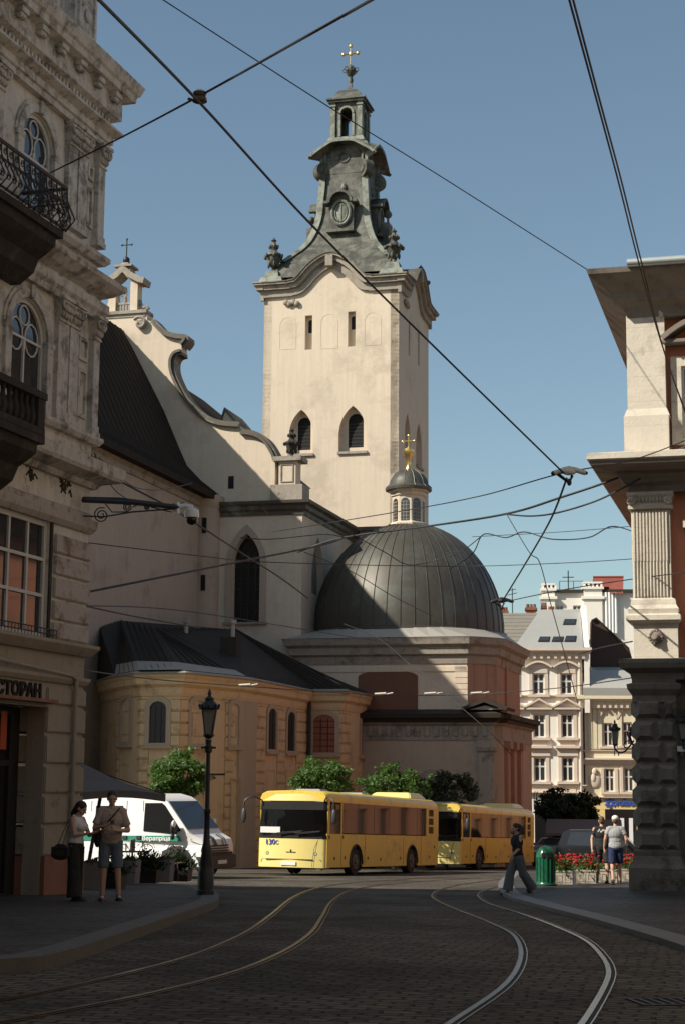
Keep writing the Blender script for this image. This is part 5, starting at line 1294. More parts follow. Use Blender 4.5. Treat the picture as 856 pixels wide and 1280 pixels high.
lo_ = [x+Vector((0, 0, .07)) for x in (E_[1], E_[2], E_[3], E_[4])]; up_ = [x+Vector((0, 0, .07)) for x in m2]
mb.add(lo_+up_, [(0, 1, 5, 4), (1, 2, 6, 5), (2, 3, 7, 6)]); obj('sunlit_roof_skirt', mb, M_lmetal, yr)  # pale strip over the dark roof, its sunlit edge put into the colour
cb = at(288, 828, 79); mb = MB(Frame(cb[:2], 105).M); mb.box(-.4, .4, -.35, .35, zc(cb, 842), zc(cb, 797)); cy = obj('chimney', mb, M_metalroof, yr)
mb = MB(Frame(cb[:2], 105).M); mb.tube([(.1, 0, zc(cb, 797)), (.1, 0, zc(cb, 779))], .1, 10); mb.tube([(.1, 0, zc(cb, 780)), (.1, 0, zc(cb, 775))], .17, 10); obj('flue', mb, M_lmetal, cy, smooth=40)
cb = at(233, 782, 81.5); mb = MB(Frame(cb[:2], 105).M); mb.tube([(0, 0, zc(cb, 792)), (0, 0, zc(cb, 774))], .1, 10); mb.box(-.16, .16, -.16, .16, zc(cb, 779), zc(cb, 772)); obj('flue', mb, M_lmetal, yr, smooth=40)
cb = at(218, 824, 78); mb = MB(Frame(cb[:2], 105).M); mb.box(-.3, .3, -.3, .3, zc(cb, 836), zc(cb, 814)); obj('chimney', mb, M_metalroof, yr)
# ================================================================== TOWN HOUSES BEYOND THE SQUARE
YH = 134.
gH = gz(YH)-.1
def hwin(f, px0, px1, pt, pb, par, m=M_wframe, trans=.62, py=None):
    x0, x1 = f.X(px0, pb), f.X(px1, pb); z0, z1 = f.Z((px0+px1)/2, pb), f.Z((px0+px1)/2, pt)
    return (x0, x1, z0, z1)
def house(name, label, x0p, x1p, yr_, eave, wins, m, depth=12, grp=None):
    A = at(x0p, 950, yr_); f = Frame(A, 96); W_ = f.X(x1p, 950)
    t = thing(name, label, 'house', (A.x, A.y, gH), group=grp)
    ze = f.Z((x0p+x1p)/2, eave)
    hs = []; R = []
    for w_ in wins: R.append(hwin(f, *w_, t)); hs.append(rect(*R[-1]))
    mb = MB(f.M); mb.slab(rect(0, W_, gH, ze), hs, 0, .35); obj('front_wall', mb, m, t)
    mb = MB(f.M); mb.box(.02, W_-.02, .36, depth, gH, ze-.02); obj('house_block', mb, m, t)
    for (a, b, z0, z1) in R: window(f, a, b, z0, z1, .14, t, M_wframe, M_glass, trans=(.62,), fw=.1, mw=.12, depth=.06)
    return f, t, W_, ze, R
WA = [(x, x+20, y, y+h_) for y, h_ in ((842, 26), (893, 29), (947, 30)) for x in (598, 629, 664, 699)]
WA = [(a+(1 if y > 880 else 0)+(.7 if y > 930 else 0)+1.5, a+16.2+(1 if y > 880 else 0)+(.7 if y > 930 else 0), y, q) for a, b, y, q in WA]
hA, tA, WAw, zeA, RA = house('town_house', 'tall cream town house with pale metal roof and pediments over its windows', 585, 729, YH, 812, WA, M_hcream)
def hcor(t, W_, z, out, h, m=M_htrim, f=None, name='cornice'):
    mb = MB(f.M); mb.sweep([(-.0, 3), (0, 0), (W_, 0), (W_, 3)], [(-.1, z-h), (out*.3, z-h), (out*.5, z-h*.5), (out, z-h*.25), (out, z), (-.1, z)]); return obj(name, mb, m, t)
hcor(tA, WAw, zeA+.1, .75, .9, f=hA, name='roof_cornice'); hcor(tA, WAw, hA.Z(680, 869), .25, .3, f=hA); hcor(tA, WAw, hA.Z(680, 981), .22, .3, f=hA); hcor(tA, WAw, hA.Z(680, 990.5), .3, .22, f=hA)
mb = MB(hA.M); x = .2
while x < WAw: mb.box(x, x+.22, -.45, -.1, zeA-.75, zeA-.45); x += .55
obj('cornice_brackets', mb, M_htrim, tA)
for i, (a, b, z0, z1) in enumerate(RA):
    row = i//4; c = (a+b)/2; mb = MB(hA.M)
    if row == 0:
        pts = [(a-.55+(b-a+1.1)*k/8, z1+.42+.42*sin(pi*k/8)) for k in range(9)]; mb.ribbon(pts, -.4, .0, .16); mb.box(a-.25, b+.25, -.1, 0, z1+.02, z1+.42)
    elif row == 1:
        mb.ribbon([(a-.6, z1+.5), (c, z1+1.1), (b+.6, z1+.5)], -.4, 0, .14); mb.box(a-.55, b+.55, -.35, 0, z1+.36, z1+.5); mb.box(a-.25, b+.25, -.12, 0, z1+.02, z1+.36)
    else: mb.box(a-.5, b+.5, -.4, 0, z1+.7, z1+.9); mb.box(a-.35, b+.35, -.15, 0, z1+.1, z1+.7)
    for s in (a-.28, b+.02): mb.box(s, s+.26, -.07, 0, z0, z1+.02)
    mb.box(a-.4, b+.4, -.3, 0, z0-.22, z0-.02)
    if row: mb.box(a-.15, b+.15, -.07, 0, z0-.9, z0-.22)
    obj('window_surround', mb, M_htrim, tA)
mb = MB(hA.M); x = hA.X(725, 900); mb.tube([(x, -.15, gH), (x, -.15, zeA-.4)], .1, 8); obj('drainpipe', mb, M_htrim, tA, smooth=40)
# its roof with skylights, firewall gable on the right, older tiled wing on the left
rz1 = hA.Z(740, 768, 7)
mb = MB(hA.M); ya = 5.5; x0 = hA.X(626, 800); zt1 = hA.Z(700, 762, ya)
mb.add([(x0+1., -.6, zeA+.1), (WAw+.1, -.6, zeA+.1), (WAw+.1, ya, zt1), (x0+3.2, ya, zt1), (x0+1., 12, zeA+.1), (WAw+.1, 12, zeA+.1)], [(0, 1, 2, 3), (3, 2, 5, 4), (0, 3, 4), (1, 5, 2), (0, 4, 5, 1)])
rA_ = obj('metal_roof', mb, M_hroof, tA)
def onroof(f, px, py, y0, z0, y1, z1, lift=.06):
    for k in range(60):
        t_ = k/59; y = y0+(y1-y0)*t_; X_, Z_ = f.px(px, py, y)
        if Z_ <= z0+(z1-z0)*t_: return (X_, y, Z_+lift)
    return (X_, y, Z_+lift)
for (a, b, c, d) in ((672, 686, 797, 803), (689, 703, 797, 803), (705, 719, 796, 803), (703, 719, 775, 782)):
    q = [onroof(hA, px, py, -.6, zeA+.1, ya, zt1, .08) for px, py in ((a, d), (b, d), (b+1.5, c), (a+2.5, c))]
    mb = MB(hA.M); mb.add(q+[(p[0], p[1], p[2]-.15) for p in q], [(0, 1, 2, 3), (0, 1, 5, 4), (1, 2, 6, 5), (2, 3, 7, 6), (3, 0, 4, 7)]); sk_ = obj('skylight', mb, M_dark, rA_)
    c_ = Vector([sum(p[i] for p in q)/4 for i in range(3)]); mb = MB(hA.M); mb.add([tuple(Vector(p).lerp(c_, .15)+Vector((0, -.01, .02))) for p in q], [(0, 1, 2, 3)]); obj('skylight_glass', mb, M_glass, sk_)
mb = MB(hA.M); mb.slab([(x0-9, zeA), (x0+1.2, zeA), (x0+3.2, zt1-.2), (x0-9, zt1-.2)], (), 0, .01) if 0 else None
mb.add([(-3, -.5, zeA+.05), (x0+.98, -.5, zeA+.05), (x0+3.1, ya, zt1-.3), (-3, ya, zt1-.3), (-3, 12, zeA), (x0+3.1, 12, zeA)], [(0, 1, 2, 3), (3, 2, 5, 4), (1, 5, 2), (0, 4, 5, 1), (0, 3, 4)]); obj('tiled_roof', mb, M_tile, tA)
mb = MB(hA.M); gx_ = hA.X(729, 800); zg = hA.Z(742, 762, 5)
mb.add([(gx_+dx, y, z) for dx in (0.02, .42) for y, z in ((-.3, zeA-5), (-.3, zeA+.2), (4.6, zg+.3), (11, zeA-1), (11, zeA-5))], [(0, 1, 2, 3, 4), (9, 8, 7, 6, 5)]+[(i, (i+1) % 5, 5+(i+1) % 5, 5+i) for i in range(5)]); obj('firewall', mb, M_hcream, tA)
for (a, b, c, d, yy) in ((657, 670, 759, 776, 7.), (677, 682, 757, 768, 6.5), (623, 634, 763, 772, 7.), (686, 692, 762, 772, 6)):
    xx0, z1 = hA.px(a, c, yy); xx1, z0 = hA.px(b, d+6, yy); mb = MB(hA.M); mb.box(xx0, xx1, yy, yy+1.2, z0-1, z1); mb.box(xx0-.1, xx1+.1, yy-.1, yy+1.3, z1-.25, z1-.05); ck = obj('chimney', mb, M_brick, tA)
    mb = MB(hA.M)
    for q in range(3): xx = xx0+(xx1-xx0)*(q+.5)/3; mb.lathe([(.14, z1-.05), (.12, z1+.3)], (xx, yy+.5, 0), 8)
    obj('chimney_pots', mb, M_brick, ck)
xx, z1 = hA.px(640, 750, 7); z0 = hA.Z(640, 772, 7); mb = MB(hA.M); mb.tube([(xx, 7, z0), (xx, 7, z1+1)], .04, 4); mb.tube([(xx-.4, 7, z1+.4), (xx+.4, 7, z1+.6)], .03, 4); mb.tube([(xx-.3, 7, z1+.8), (xx+.3, 7, z1+.9)], .03, 4); obj('aerial', mb, M_dark, tA)
# shop front with lettering
sx0, sx1 = hA.X(668, 1030), hA.X(724, 1030); sz1 = hA.Z(700, 1006)
mb = MB(hA.M); mb.box(sx0, sx1, -.03, .01, gH, sz1); sh = obj('shop_window', mb, M_glassd, tA)
mb = MB(hA.M); mb.box(hA.X(645, 1030), hA.X(660, 1030), -.03, .01, gH, hA.Z(650, 1008)); obj('shop_window', mb, M_glassd, tA)
text('shop_lettering', 'Suuft Cauco', .72, hA.M @ Matrix.Translation((hA.X(674, 1002), -.1, hA.Z(690, 1002))), M_black, tA, .04, sx=.82, bold=.02)
for px_ in (667, 670, 680, 683): 
    xx = hA.X(px_, 1000); mb = MB(hA.M); mb.tube([(xx, -.6, hA.Z(px_, 1012)), (xx, -.6, hA.Z(px_, 992)), (xx+.1, -.8, hA.Z(px_, 990))], .04, 4); obj('sign_bracket', mb, M_dark, tA)

# lower ivory house with the yellow shop front
WB = [(754, 766, 904, 933), (778, 790, 903, 932), (756, 768, 961, 990), (780, 792, 960, 990), (803, 815, 903, 932), (805, 817, 960, 990)]
hB, tB, WBw, zeB, RB = house('town_house', 'lower ivory town house with arched window mouldings above a yellow shop front', 731, 850, YH-.6, 872, WB, M_hyel)
hcor(tB, WBw, zeB+.1, .7, 1., f=hB, name='roof_cornice', m=M_hyel); hcor(tB, WBw, hB.Z(760, 948), .4, .5, f=hB); hcor(tB, WBw, hB.Z(760, 938), .15, .2, f=hB); hcor(tB, WBw, hB.Z(760, 996.5), .3, .2, f=hB)
mb = MB(hB.M); x = .1
while x < WBw: mb.box(x, x+.2, -.4, -.05, zeB-.85, zeB-.4); x += .45
obj('cornice_brackets', mb, M_htrim, tB)
for i, (a, b, z0, z1) in enumerate(RB):
    mb = MB(hB.M)
    for s in (a-.3, b+.05): mb.box(s, s+.22, -.08, 0, z0, z1+.02)
    if z0 > 1.5: mb.ribbon([(a-.3+(b-a+.6)*k/8, z1+.3+.8*sin(pi*k/8)) for k in range(9)], -.15, 0, .16)
    mb.box(a-.3, b+.3, -.2, 0, z0-.2, z0-.02); obj('window_surround', mb, M_htrim, tB)
for px_ in (735, 741, 747, 772, 797): mb = MB(hB.M); xx = hB.X(px_, 910); mb.box(xx, xx+.3, -.1, 0, hB.Z(px_, 938)+.1, hB.Z(px_, 886)); obj('wall_strip', mb, M_hyel, tB)
mb = MB(hB.M); xx, zz = hB.px(743, 973); mb.ell((xx, -.02, zz-.2), (.5, .15, .6)); mb.ell((xx, -.1, zz+.5), (.22, .15, .3), 10, 8); mb.ell((xx-.1, -.12, zz), (.2, .12, .35)); obj('relief_bust', mb, M_htrim, tB, smooth=60)
mb = MB(hB.M); za = hB.Z(760, 833, 4.5); pr_ = [(-.7, zeB+.1), (-.75, zeB+.7), (-.3, zeB+1.2), (1.5, zeB+2.2), (5.5, za), (12, za)]
mb.add([(x, y, z) for x in (-.1, WBw) for y, z in pr_], [(i, i+1, 7+i, 6+i) for i in range(5)]+[(5, 4, 3, 2, 1, 0), (6, 7, 8, 9, 10, 11)]); obj('metal_roof', mb, M_hroof, tB)
mb = MB(hB.M); mb.box(.1, WBw, -.06, .0, gH, hB.Z(760, 998)-.2); obj('yellow_front', mb, M_hyels, tB)
mb = MB(hB.M); mb.box(hB.X(756, 1030), hB.X(794, 1030), -.12, -.05, gH, hB.Z(775, 1012)); obj('shop_window', mb, M_glassd, tB)
for px_ in (775, 786): mb = MB(hB.M); xx = hB.X(px_, 1040); mb.box(xx, xx+.3, -.16, -.12, gH, hB.Z(px_, 1023)); obj('white_post', mb, M_white, tB)
text('shop_lettering', 'vołborue', .66, hB.M @ Matrix.Translation((hB.X(767.5, 1006), -.14, hB.Z(775, 1006.8))), M_blue, tB, .03, sx=1.0, bold=.02)
mb = MB(hB.M); xx, zz = hB.px(762, 1004)
for k in range(6):
    a = k*pi/3; mb.box(-.1, .1, -.02, .02, .12, .42, Matrix.Translation((xx, -.12, zz)) @ Matrix.Rotation(a, 4, 'Y'))
obj('star_emblem', mb, M_blue, tB)
# dark side gable between the two roofs and tall white rear house
E0 = at(690, 900, 146); hE = Frame(E0, 96)
tE = thing('town_house', 'tall white rear house with two chimney blocks and white vent pipes on its side', 'house', (E0.x, E0.y, gz(146)))
zE0 = hE.Z(700, 741); mb = MB(hE.M); xl = hE.X(678, 780); xr_ = hE.X(800, 780)
wE = []
for a, b in ((695, 704), (716, 726)): wE.append(rect(hE.X(a, 768), hE.X(b, 768), hE.Z(700, 770), hE.Z(700, 757)))
mb.slab(rect(xl, xr_, gz(146), zE0), wE, 0, .4); obj('front_wall', mb, M_hcream, tE)
mb = MB(hE.M); mb.box(xl+.01, xr_-.01, .41, 10, gz(146), zE0-.01); obj('house_block', mb, M_hcream, tE)
for r_ in wE: window(hE, r_[0][0], r_[1][0], r_[0][1], r_[2][1], .12, tE, M_wframe, M_glass, trans=(.6,), fw=.09, mw=.1, depth=.06)
mb = MB(hE.M); mb.box(xl, xr_+.2, -.3, 10.2, zE0, zE0+.25); obj('roof_edge', mb, M_metalroof, tE)
for a, b, c in ((677, 693, 732), (729, 752, 730)):
    mb = MB(hE.M); x0, x1 = hE.X(a, 740), hE.X(b, 740); z1 = hE.Z(a, c); mb.box(x0, x1, -.35, 1.4, hE.Z(a, 800) if a > 700 else zE0-2.5, z1-.5); mb.box(x0-.2, x1+.2, -.5, 1.6, zE0-.6, zE0-.35); mb.box(x0-.15, x1+.15, -.5, 1.55, z1-.5, z1-.3)
    k = x0
    while k < x1: mb.box(k, k+.18, -.4, 1.45, z1-.3, z1); k += .36
    mb.box(x0-.05, x1+.05, -.42, 1.5, z1, z1+.15); obj('chimney_block', mb, M_hcream, tE)
for px_ in (757.5, 761.5, 765.5, 769.5): mb = MB(hE.M); xx = hE.X(px_, 760); mb.tube([(xx, -.3, hE.Z(px_, 792)), (xx, -.3, hE.Z(px_, 741))], .11, 8); obj('vent_pipe', mb, M_white, tE, smooth=40)
mb = MB(hE.M); a, b = hE.X(743, 730), hE.X(782, 730); zr0, zr1 = hE.Z(765, 742, -.8), hE.Z(765, 721, 2.5)
mb.add([(a+1.3, -.8, zr0), (b-.3, -.8, zr0), (b, 3, zr1), (a, 3, zr1), (a, 6, zr0), (b, 6, zr0), (a, 1.6, zr1-1.0), (a+1.3, 1.6, zr1-1.0)], [(0, 1, 2, 3, 6, 7), (3, 2, 5, 4)]); mb.ribbon([(a, zr1-.0), (b, zr1-.0)], 2.9, 3.1, .12); obj('red_dormer_roof', mb, M_redroof, tE)
mb = MB(hE.M); mb.box(a+1.5, b-.5, -.2, 4, zE0, zr0-.02); obj('dormer_wall', mb, M_hcream, tE)
mb = MB(hE.M); x = xl+1.5
while x < hE.X(729, 740): mb.tube([(x, -.1, zE0+.2), (x, -.1, zE0+1.0)], .03, 4); x += 1.2
mb.tube([(xl+1.5, -.1, zE0+1.0), (hE.X(729, 740), -.1, zE0+1.0)], .025, 4); mb.tube([(hE.X(711, 740), 2, zE0), (hE.X(711, 740), 2, zE0+2.2)], .05, 4); mb.tube([(hE.X(711, 740)-.5, 2, zE0+1.6), (hE.X(711, 740)+.5, 2, zE0+1.6)], .04, 4); obj('roof_railing', mb, M_dark, tE)
# low gable behind the ivory house, its shade put into a near-black brick colour
F0_ = at(738, 800, 139); hF = Frame(F0_, 96); tF = thing('rear_wing', 'gable wing darkened for shade, squeezed between the cream house and ivory house roofs', 'house', (F0_.x, F0_.y, gz(139)))
P = [hF.px(*p) for p in ((739, 860), (739, 775), (745, 772), (786, 810), (800, 860))]
mb = MB(hF.M); mb.slab(P, (), 0, 3); obj('gable', mb, mat('shade_dark_brick', (.06, .035, .026)), tF)
mb = MB(hF.M); mb.ribbon([P[4], P[3], P[2], P[1]], -.2, 3.2, .14); obj('gable_roof', mb, M_slate, tF)
# ================================================================== BUSES
def slopeM(x, y, z, az):
    """local -y forward (vehicle front), x to its left-hand side seen from the front... placed on the sloping street"""
    back = azv(az); back.z = -.037*back.y; back.normalize()
    right = Vector((back.y, -back.x, 0)).normalized()      # +x: towards az+90
    up = right.cross(back).normalized()
    return Matrix(((right.x, back.x, up.x, x), (right.y, back.y, up.y, y), (right.z, back.z, up.z, z), (0, 0, 0, 1)))
def wheel(t, x, y, r, w_, m1=M_rubber, m2=M_rim, name='wheel'):
    s = 1 if x > 0 else -1
    mb = MB(); mb.cone((x-w_/2, y, r), (x+w_/2, y, r), r*.94, r*.94, 28); mb.torus((x+s*w_*.3, y, r), r*.86, r*.13, 'x', 28); mb.torus((x-s*w_*.3, y, r), r*.86, r*.13, 'x', 28)
    o = obj(name, mb, m1, t, world=False, smooth=40)
    mb = MB(); mb.cone((x+s*w_*.40, y, r), (x+s*(w_*.5+.015), y, r), r*.58, r*.52, 20); mb.cone((x+s*(w_*.5+.014), y, r), (x+s*(w_*.5+.06), y, r), r*.2, r*.16, 12)
    for i in range(8):
        a = i*pi/4; mb.cone((x+s*(w_*.5+.01), y+r*.36*cos(a), r+r*.36*sin(a)), (x+s*(w_*.5+.04), y+r*.36*cos(a), r+r*.36*sin(a)), r*.05, r*.05, 6)
    obj('rim', mb, m2, o, world=False, smooth=40); return o
def make_bus(label, M):
    t = thing('city_bus', label, 'bus', M=Matrix.Identity(4), group='yellow city buses parked in line')
    W2, Ln, Hh = 1.25, 11.7, 2.86
    lo_, wl = .3, 1.42                                      # skirt bottom, window line
    ax = (2.75, 8.6); wr = .48
    # side panels with wheel arches
    for s in (1, -1):
        mb = MB(Matrix(((0, s, 0, 0), (1, 0, 0, 0), (0, 0, 1, 0), (0, 0, 0, 1))))
        out = [(.06, lo_)]
        for c in ax: out += [(c-.62, lo_)]+[(c-.62*cos(pi*i/12), lo_+.1+.62*sin(pi*i/12)*1.08) for i in range(13)]+[(c+.62, lo_)]
        out += [(Ln-.05, lo_), (Ln-.05, wl), (.06, wl)]
        mb.slab(out, (), W2-.05, W2); obj('side_panel', mb, M_busy, t, world=False)
        for c in ax:
            mb = MB(); mb.tube([(s*(W2+.005), c-.62*cos(pi*i/12), lo_+.1+.67*sin(pi*i/12)) for i in range(13)], .03, 5); obj('wheel_arch_trim', mb, M_dark, t, world=False)
    mb = MB(); mb.box(-W2+.06, W2-.06, .5, Ln-.2, lo_+.05, lo_+.2)
    for c in (1.8, 5.6, 10.3): mb.box(-W2+.2, W2-.2, c-.4, c+.4, .22, lo_+.06)
    mb.box(-W2+.1, W2-.1, ax[0]+.9, ax[1]-.9, lo_+.2, .42); obj('underbody', mb, M_dark, t, world=False)
    for c in ax:
        for s in (1, -1): wheel(t, s*(W2-.17), c, wr, .28)
    # window band: dark glazing along both sides
    for s in (1, -1):
        mb = MB(); xx = s*(W2-.03)
        ys = [1.42, 3.0, 4.55, 6.1, 7.65, 9.2, 10.15]
        for i in range(len(ys)-1): mb.box(min(xx, xx-s*.02), max(xx, xx-s*.02), ys[i]+.03, ys[i+1]-.03, wl+.03, 2.48)
        obj('side_glazing', mb, M_busglass, t, world=False)
        for y in ys: mb = MB(); mb.box(min(xx-s*.05, xx-s*.0), max(xx-s*.05, xx-s*.0)+.0, y-.035, y+.035, wl, 2.5); obj('window_pillar', mb, M_plast, t, world=False)
        mb = MB(); mb.slab(rect(.0, 1.2, wl-.5, 2.48), [], 0, 0.01) if 0 else None
        mb.box(min(xx, xx-s*.02), max(xx, xx-s*.02), .32, 1.3, wl-.02, 2.42); dg = obj('driver_window', mb, M_busglass, t, world=False)
        mb = MB(); mb.box(min(xx, xx+s*.02), max(xx, xx+s*.02), .3, 1.32, wl+.32, wl+.36); mb.box(min(xx, xx+s*.02), max(xx, xx+s*.02), .8, .84, wl+.36, 2.4); obj('window_bar', mb, M_plast, dg, world=False)
        mb = MB(); mb.box(min(s*W2, s*(W2-.05)), max(s*W2, s*(W2-.05)), 1.3, 1.42, wl, 2.5); mb.box(min(s*W2, s*(W2-.05)), max(s*W2, s*(W2-.05)), .1, .3, wl, 2.55); obj('yellow_pillar', mb, M_busy, t, world=False)
        mb = MB(); y0, y1 = 10.25, 11.35; gg = MB(Matrix(((0, s, 0, 0), (1, 0, 0, 0), (0, 0, 1, 0), (0, 0, 0, 1))))
        hl_ = [rect(y0+.22, y1-.3, wl+.1+.33*i, wl+.36+.33*i) for i in range(3)]
        gg.slab(rect(y0-.07, Ln-.05, wl+.001, 2.5), hl_, W2-.06, W2+.012); gr = obj('vent_panel', gg, M_busy, t, world=False)
        mb = MB()
        for i in range(3):
            for q in range(4): mb.box(min(s*(W2-.04), s*(W2-.015)), max(s*(W2-.04), s*(W2-.015)), y0+.22, y1-.3, wl+.11+.33*i+q*.062, wl+.14+.33*i+q*.062)
        obj('vent_slats', mb, M_plast, gr, world=False)
        mb = MB()
        for y, z in ((.75, .6), (1.7, .62), (3.9, .6), (5.2, .55), (7.3, .58), (10.6, .62), (11.2, 1.0), (1.5, wl-.1)): mb.box(min(s*W2, s*(W2+.01)), max(s*W2, s*(W2+.01)), y-.05, y+.05, z-.05, z+.05)
        for y in (1.35, 3.6, 7.6, 9.6): mb.box(min(s*W2, s*(W2+.004)), max(s*W2, s*(W2+.004)), y-.012, y+.012, lo_+.05, wl-.05)
        obj('side_fittings', mb, M_plast, t, world=False)
    # roof: rounded shell
    mb = MB(); sec = [(-W2, 2.48), (-W2, 2.66), (-W2+.05, 2.76), (-W2+.22, 2.84), (0, 2.88), (W2-.22, 2.84), (W2-.05, 2.76), (W2, 2.66), (W2, 2.48)]
    ysr = [(.0, .97, -.06), (.1, .99, -.02), (.35, 1, 0), (Ln-.3, 1, 0), (Ln, .97, -.08)]
    mb.add([(x*k, y, z+dz*(1 if z > 2.5 else 0)) for y, k, dz in ysr for x, z in sec], [(i*9+k, i*9+k+1, i*9+10+k, i*9+9+k) for i in range(4) for k in range(8)]+[tuple(range(9)), tuple(range(44, 35, -1)), ]+[(i*9, i*9+8, i*9+17, i*9+9) for i in range(4)])
    obj('roof', mb, M_busy, t, world=False, smooth=40)
    mb = MB(); mb.frus(-.9, .9, 9.3, 11.3, 2.84, 3.08, .18, .35); obj('roof_unit', mb, M_busf, t, world=False, bevel=.04)
    mb = MB(); mb.frus(-.5, .5, 1.2, 2.0, 2.86, 2.94, .08); mb.frus(-.5, .5, 5.2, 6.0, 2.86, 2.94, .08); obj('roof_hatch', mb, M_lmetal, t, world=False)
    # front
    mb = MB(); q = [(-W2, .32), (-W2*.99, .06), (-W2*.9, -.03), (0, -.1), (W2*.9, -.03), (W2*.99, .06), (W2, .32)]
    def shell(z0, z1, dy0=0., dy1=0.): n0 = len(q); return [(x, y+dy0, z0) for x, y in q]+[(x, y+dy1, z1) for x, y in q]
    mb.add(shell(.28, 1.26), [(i, i+1, 8+i, 7+i) for i in range(6)]+[tuple(range(7)), tuple(range(13, 6, -1))]); obj('front_panel', mb, M_busf, t, world=False, smooth=50)
    mb = MB(); mb.add(shell(1.26, 2.42, .0, .06), [(i, i+1, 8+i, 7+i) for i in range(6)]+[tuple(range(7)), tuple(range(13, 6, -1))]); wsn = obj('windscreen', mb, M_wind, t, world=False, smooth=50)
    mb = MB(); mb.add([(x*1.004, y-.008, z) for z in (1.24, 1.36) for x, y in q]+[(x*1.004, y+.03, 2.2) for x, y in q]+[(x*1.004, y+.05, 2.5) for x, y in q], [(i, i+1, 8+i, 7+i) for i in range(6)]+[(14+i, 15+i, 22+i, 21+i) for i in range(6)]); obj('windscreen_border', mb, M_black, wsn, world=False)
    mb = MB(); mb.add([(x*1.0, y+.03, 2.5) for x, y in q]+[(x*.97, y+.06, 2.72) for x, y in q]+[(x*.8, .3, 2.82) for x, y in q], [(i, i+1, 8+i, 7+i) for i in range(6)]+[(7+i, 8+i, 15+i, 14+i) for i in range(6)]); obj('roof_front', mb, M_busf, t, world=False, smooth=50)
    mb = MB(); mb.box(-W2+.12, -W2+.85, -.13, -.1, 1.42, 1.62); obj('route_card', mb, M_paper, t, world=False)
    for x in (-.35, .3): 
        mb = MB(); mb.tube([(x, -.12, 1.3), (x-.1, -.15, 1.38), (x+.75, -.17, 1.48)], .018, 5); mb.tube([(x-.15, -.17, 1.42), (x+.8, -.17, 1.5)], .012, 4); obj('wiper', mb, M_plast, t, world=False)
    for x in (-1.08, -.88, .88, 1.08):
        mb = MB(); yy = -.03 if abs(x) < 1 else .0; mb.cone((x, yy-.02, .74), (x, yy+.05, .74), .062, .062, 14); hl = obj('headlight', mb, M_plast, t, world=False, smooth=40)
        mb = MB(); mb.cone((x, yy-.026, .74), (x, yy-.019, .74), .045, .045, 12); obj('lens', mb, M_lamp, hl, world=False)
    for x in (-1.02, 1.02): 
        mb = MB(); mb.torus((x, -.02, .46), .09, .02, 'y', 12, 20, 200); obj('fog_lamp', mb, M_plast, t, world=False)
        mb = MB(); mb.cone((x*1.1, -.0, 1.08), (x*1.1, .06, 1.08), .04, .04, 10); obj('indicator', mb, M_amber, t, world=False)
    mb = MB(); mb.box(-.35, .2, -.125, -.09, .35, .47); obj('number_plate', mb, M_paper, t, world=False)
    mb = MB(); mb.box(-.95, .8, -.105, -.06, .545, .56); mb.tube([(.78, -.1, .3), (.85, -.09, .9), (.98, -.03, 1.24)], .008, 4); obj('panel_gap', mb, M_plast, t, world=False)
    mb = MB(); mb.tube([(.0, -.115, .8), (.0, -.115, .88)], .018, 5); mb.box(-.17, -.05, -.115, -.09, .78, .8); mb.box(.05, .17, -.115, -.09, .78, .8); mb.box(-.05, .06, -.115, -.09, .775, .8); obj('maker_emblem', mb, M_plast, t, world=False)
    text('blue_lettering', '130с', .26, Matrix.Translation((-.98, -.075, 1.03)), M_blue, t, .012, sx=1.0, bold=.0)
    for s in (-1, 1):
        mb = MB(); mb.tube(smoothpts([(s*1.15, -.0, 2.5), (s*1.35, -.25, 2.62), (s*1.62, -.38, 2.5), (s*1.66, -.38, 2.2)], 4), .025, 6); mb.ell((s*1.66, -.38, 1.98), (.1, .06, .26), 12, 8); obj('mirror', mb, M_plast, t, world=False, smooth=50)
    # inside
    mb = MB(); mb.box(-W2+.08, W2-.08, .5, Ln-.3, .8, .86); mb.box(-W2+.1, W2-.1, .35, .6, .86, 1.42); mb.box(-W2+.1, .2, 1.3, 1.36, .86, 2.4); mb.box(-W2+.06, W2-.06, Ln-1.6, Ln-.3, .86, 2.5); obj('interior', mb, M_seat, t, world=False)
    for yy in (3.2, 4.3, 5.4, 6.5, 7.6, 8.7):
        for xx in (-.85, .85): 
            mb = MB(); mb.box(xx-.3, xx+.3, yy, yy+.4, 1.1, 1.2); mb.box(xx-.3, xx+.3, yy+.36, yy+.44, 1.2, 1.75); obj('seat', mb, M_redseat, t, world=False, bevel=.02)
    mb = MB(); mb.tube([(-.6, .45, 1.35), (-.6, .6, 1.5)], .03, 6); mb.torus((.62, .55, 1.45), .2, .02, 'z', 16); mb.box(.35, .9, .75, 1.2, .9, 1.5); obj('driver_seat', mb, M_seat, t, world=False)
    mb = MB()
    for xx, yy in ((-.45, 2.2), (.45, 2.2), (-.45, 5), (.45, 5), (.45, 7.6), (-.45, 7.6)): mb.tube([(xx, yy, .86), (xx, yy, 2.75)], .018, 6)
    obj('handrails', mb, M_busf, t, world=False)
    mb = MB(); mb.box(-W2+.02, W2-.02, Ln-.06, Ln, .35, 2.6); obj('rear_panel', mb, M_busy, t, world=False)
    t.matrix_world = M; WM[t.name] = M
    return t
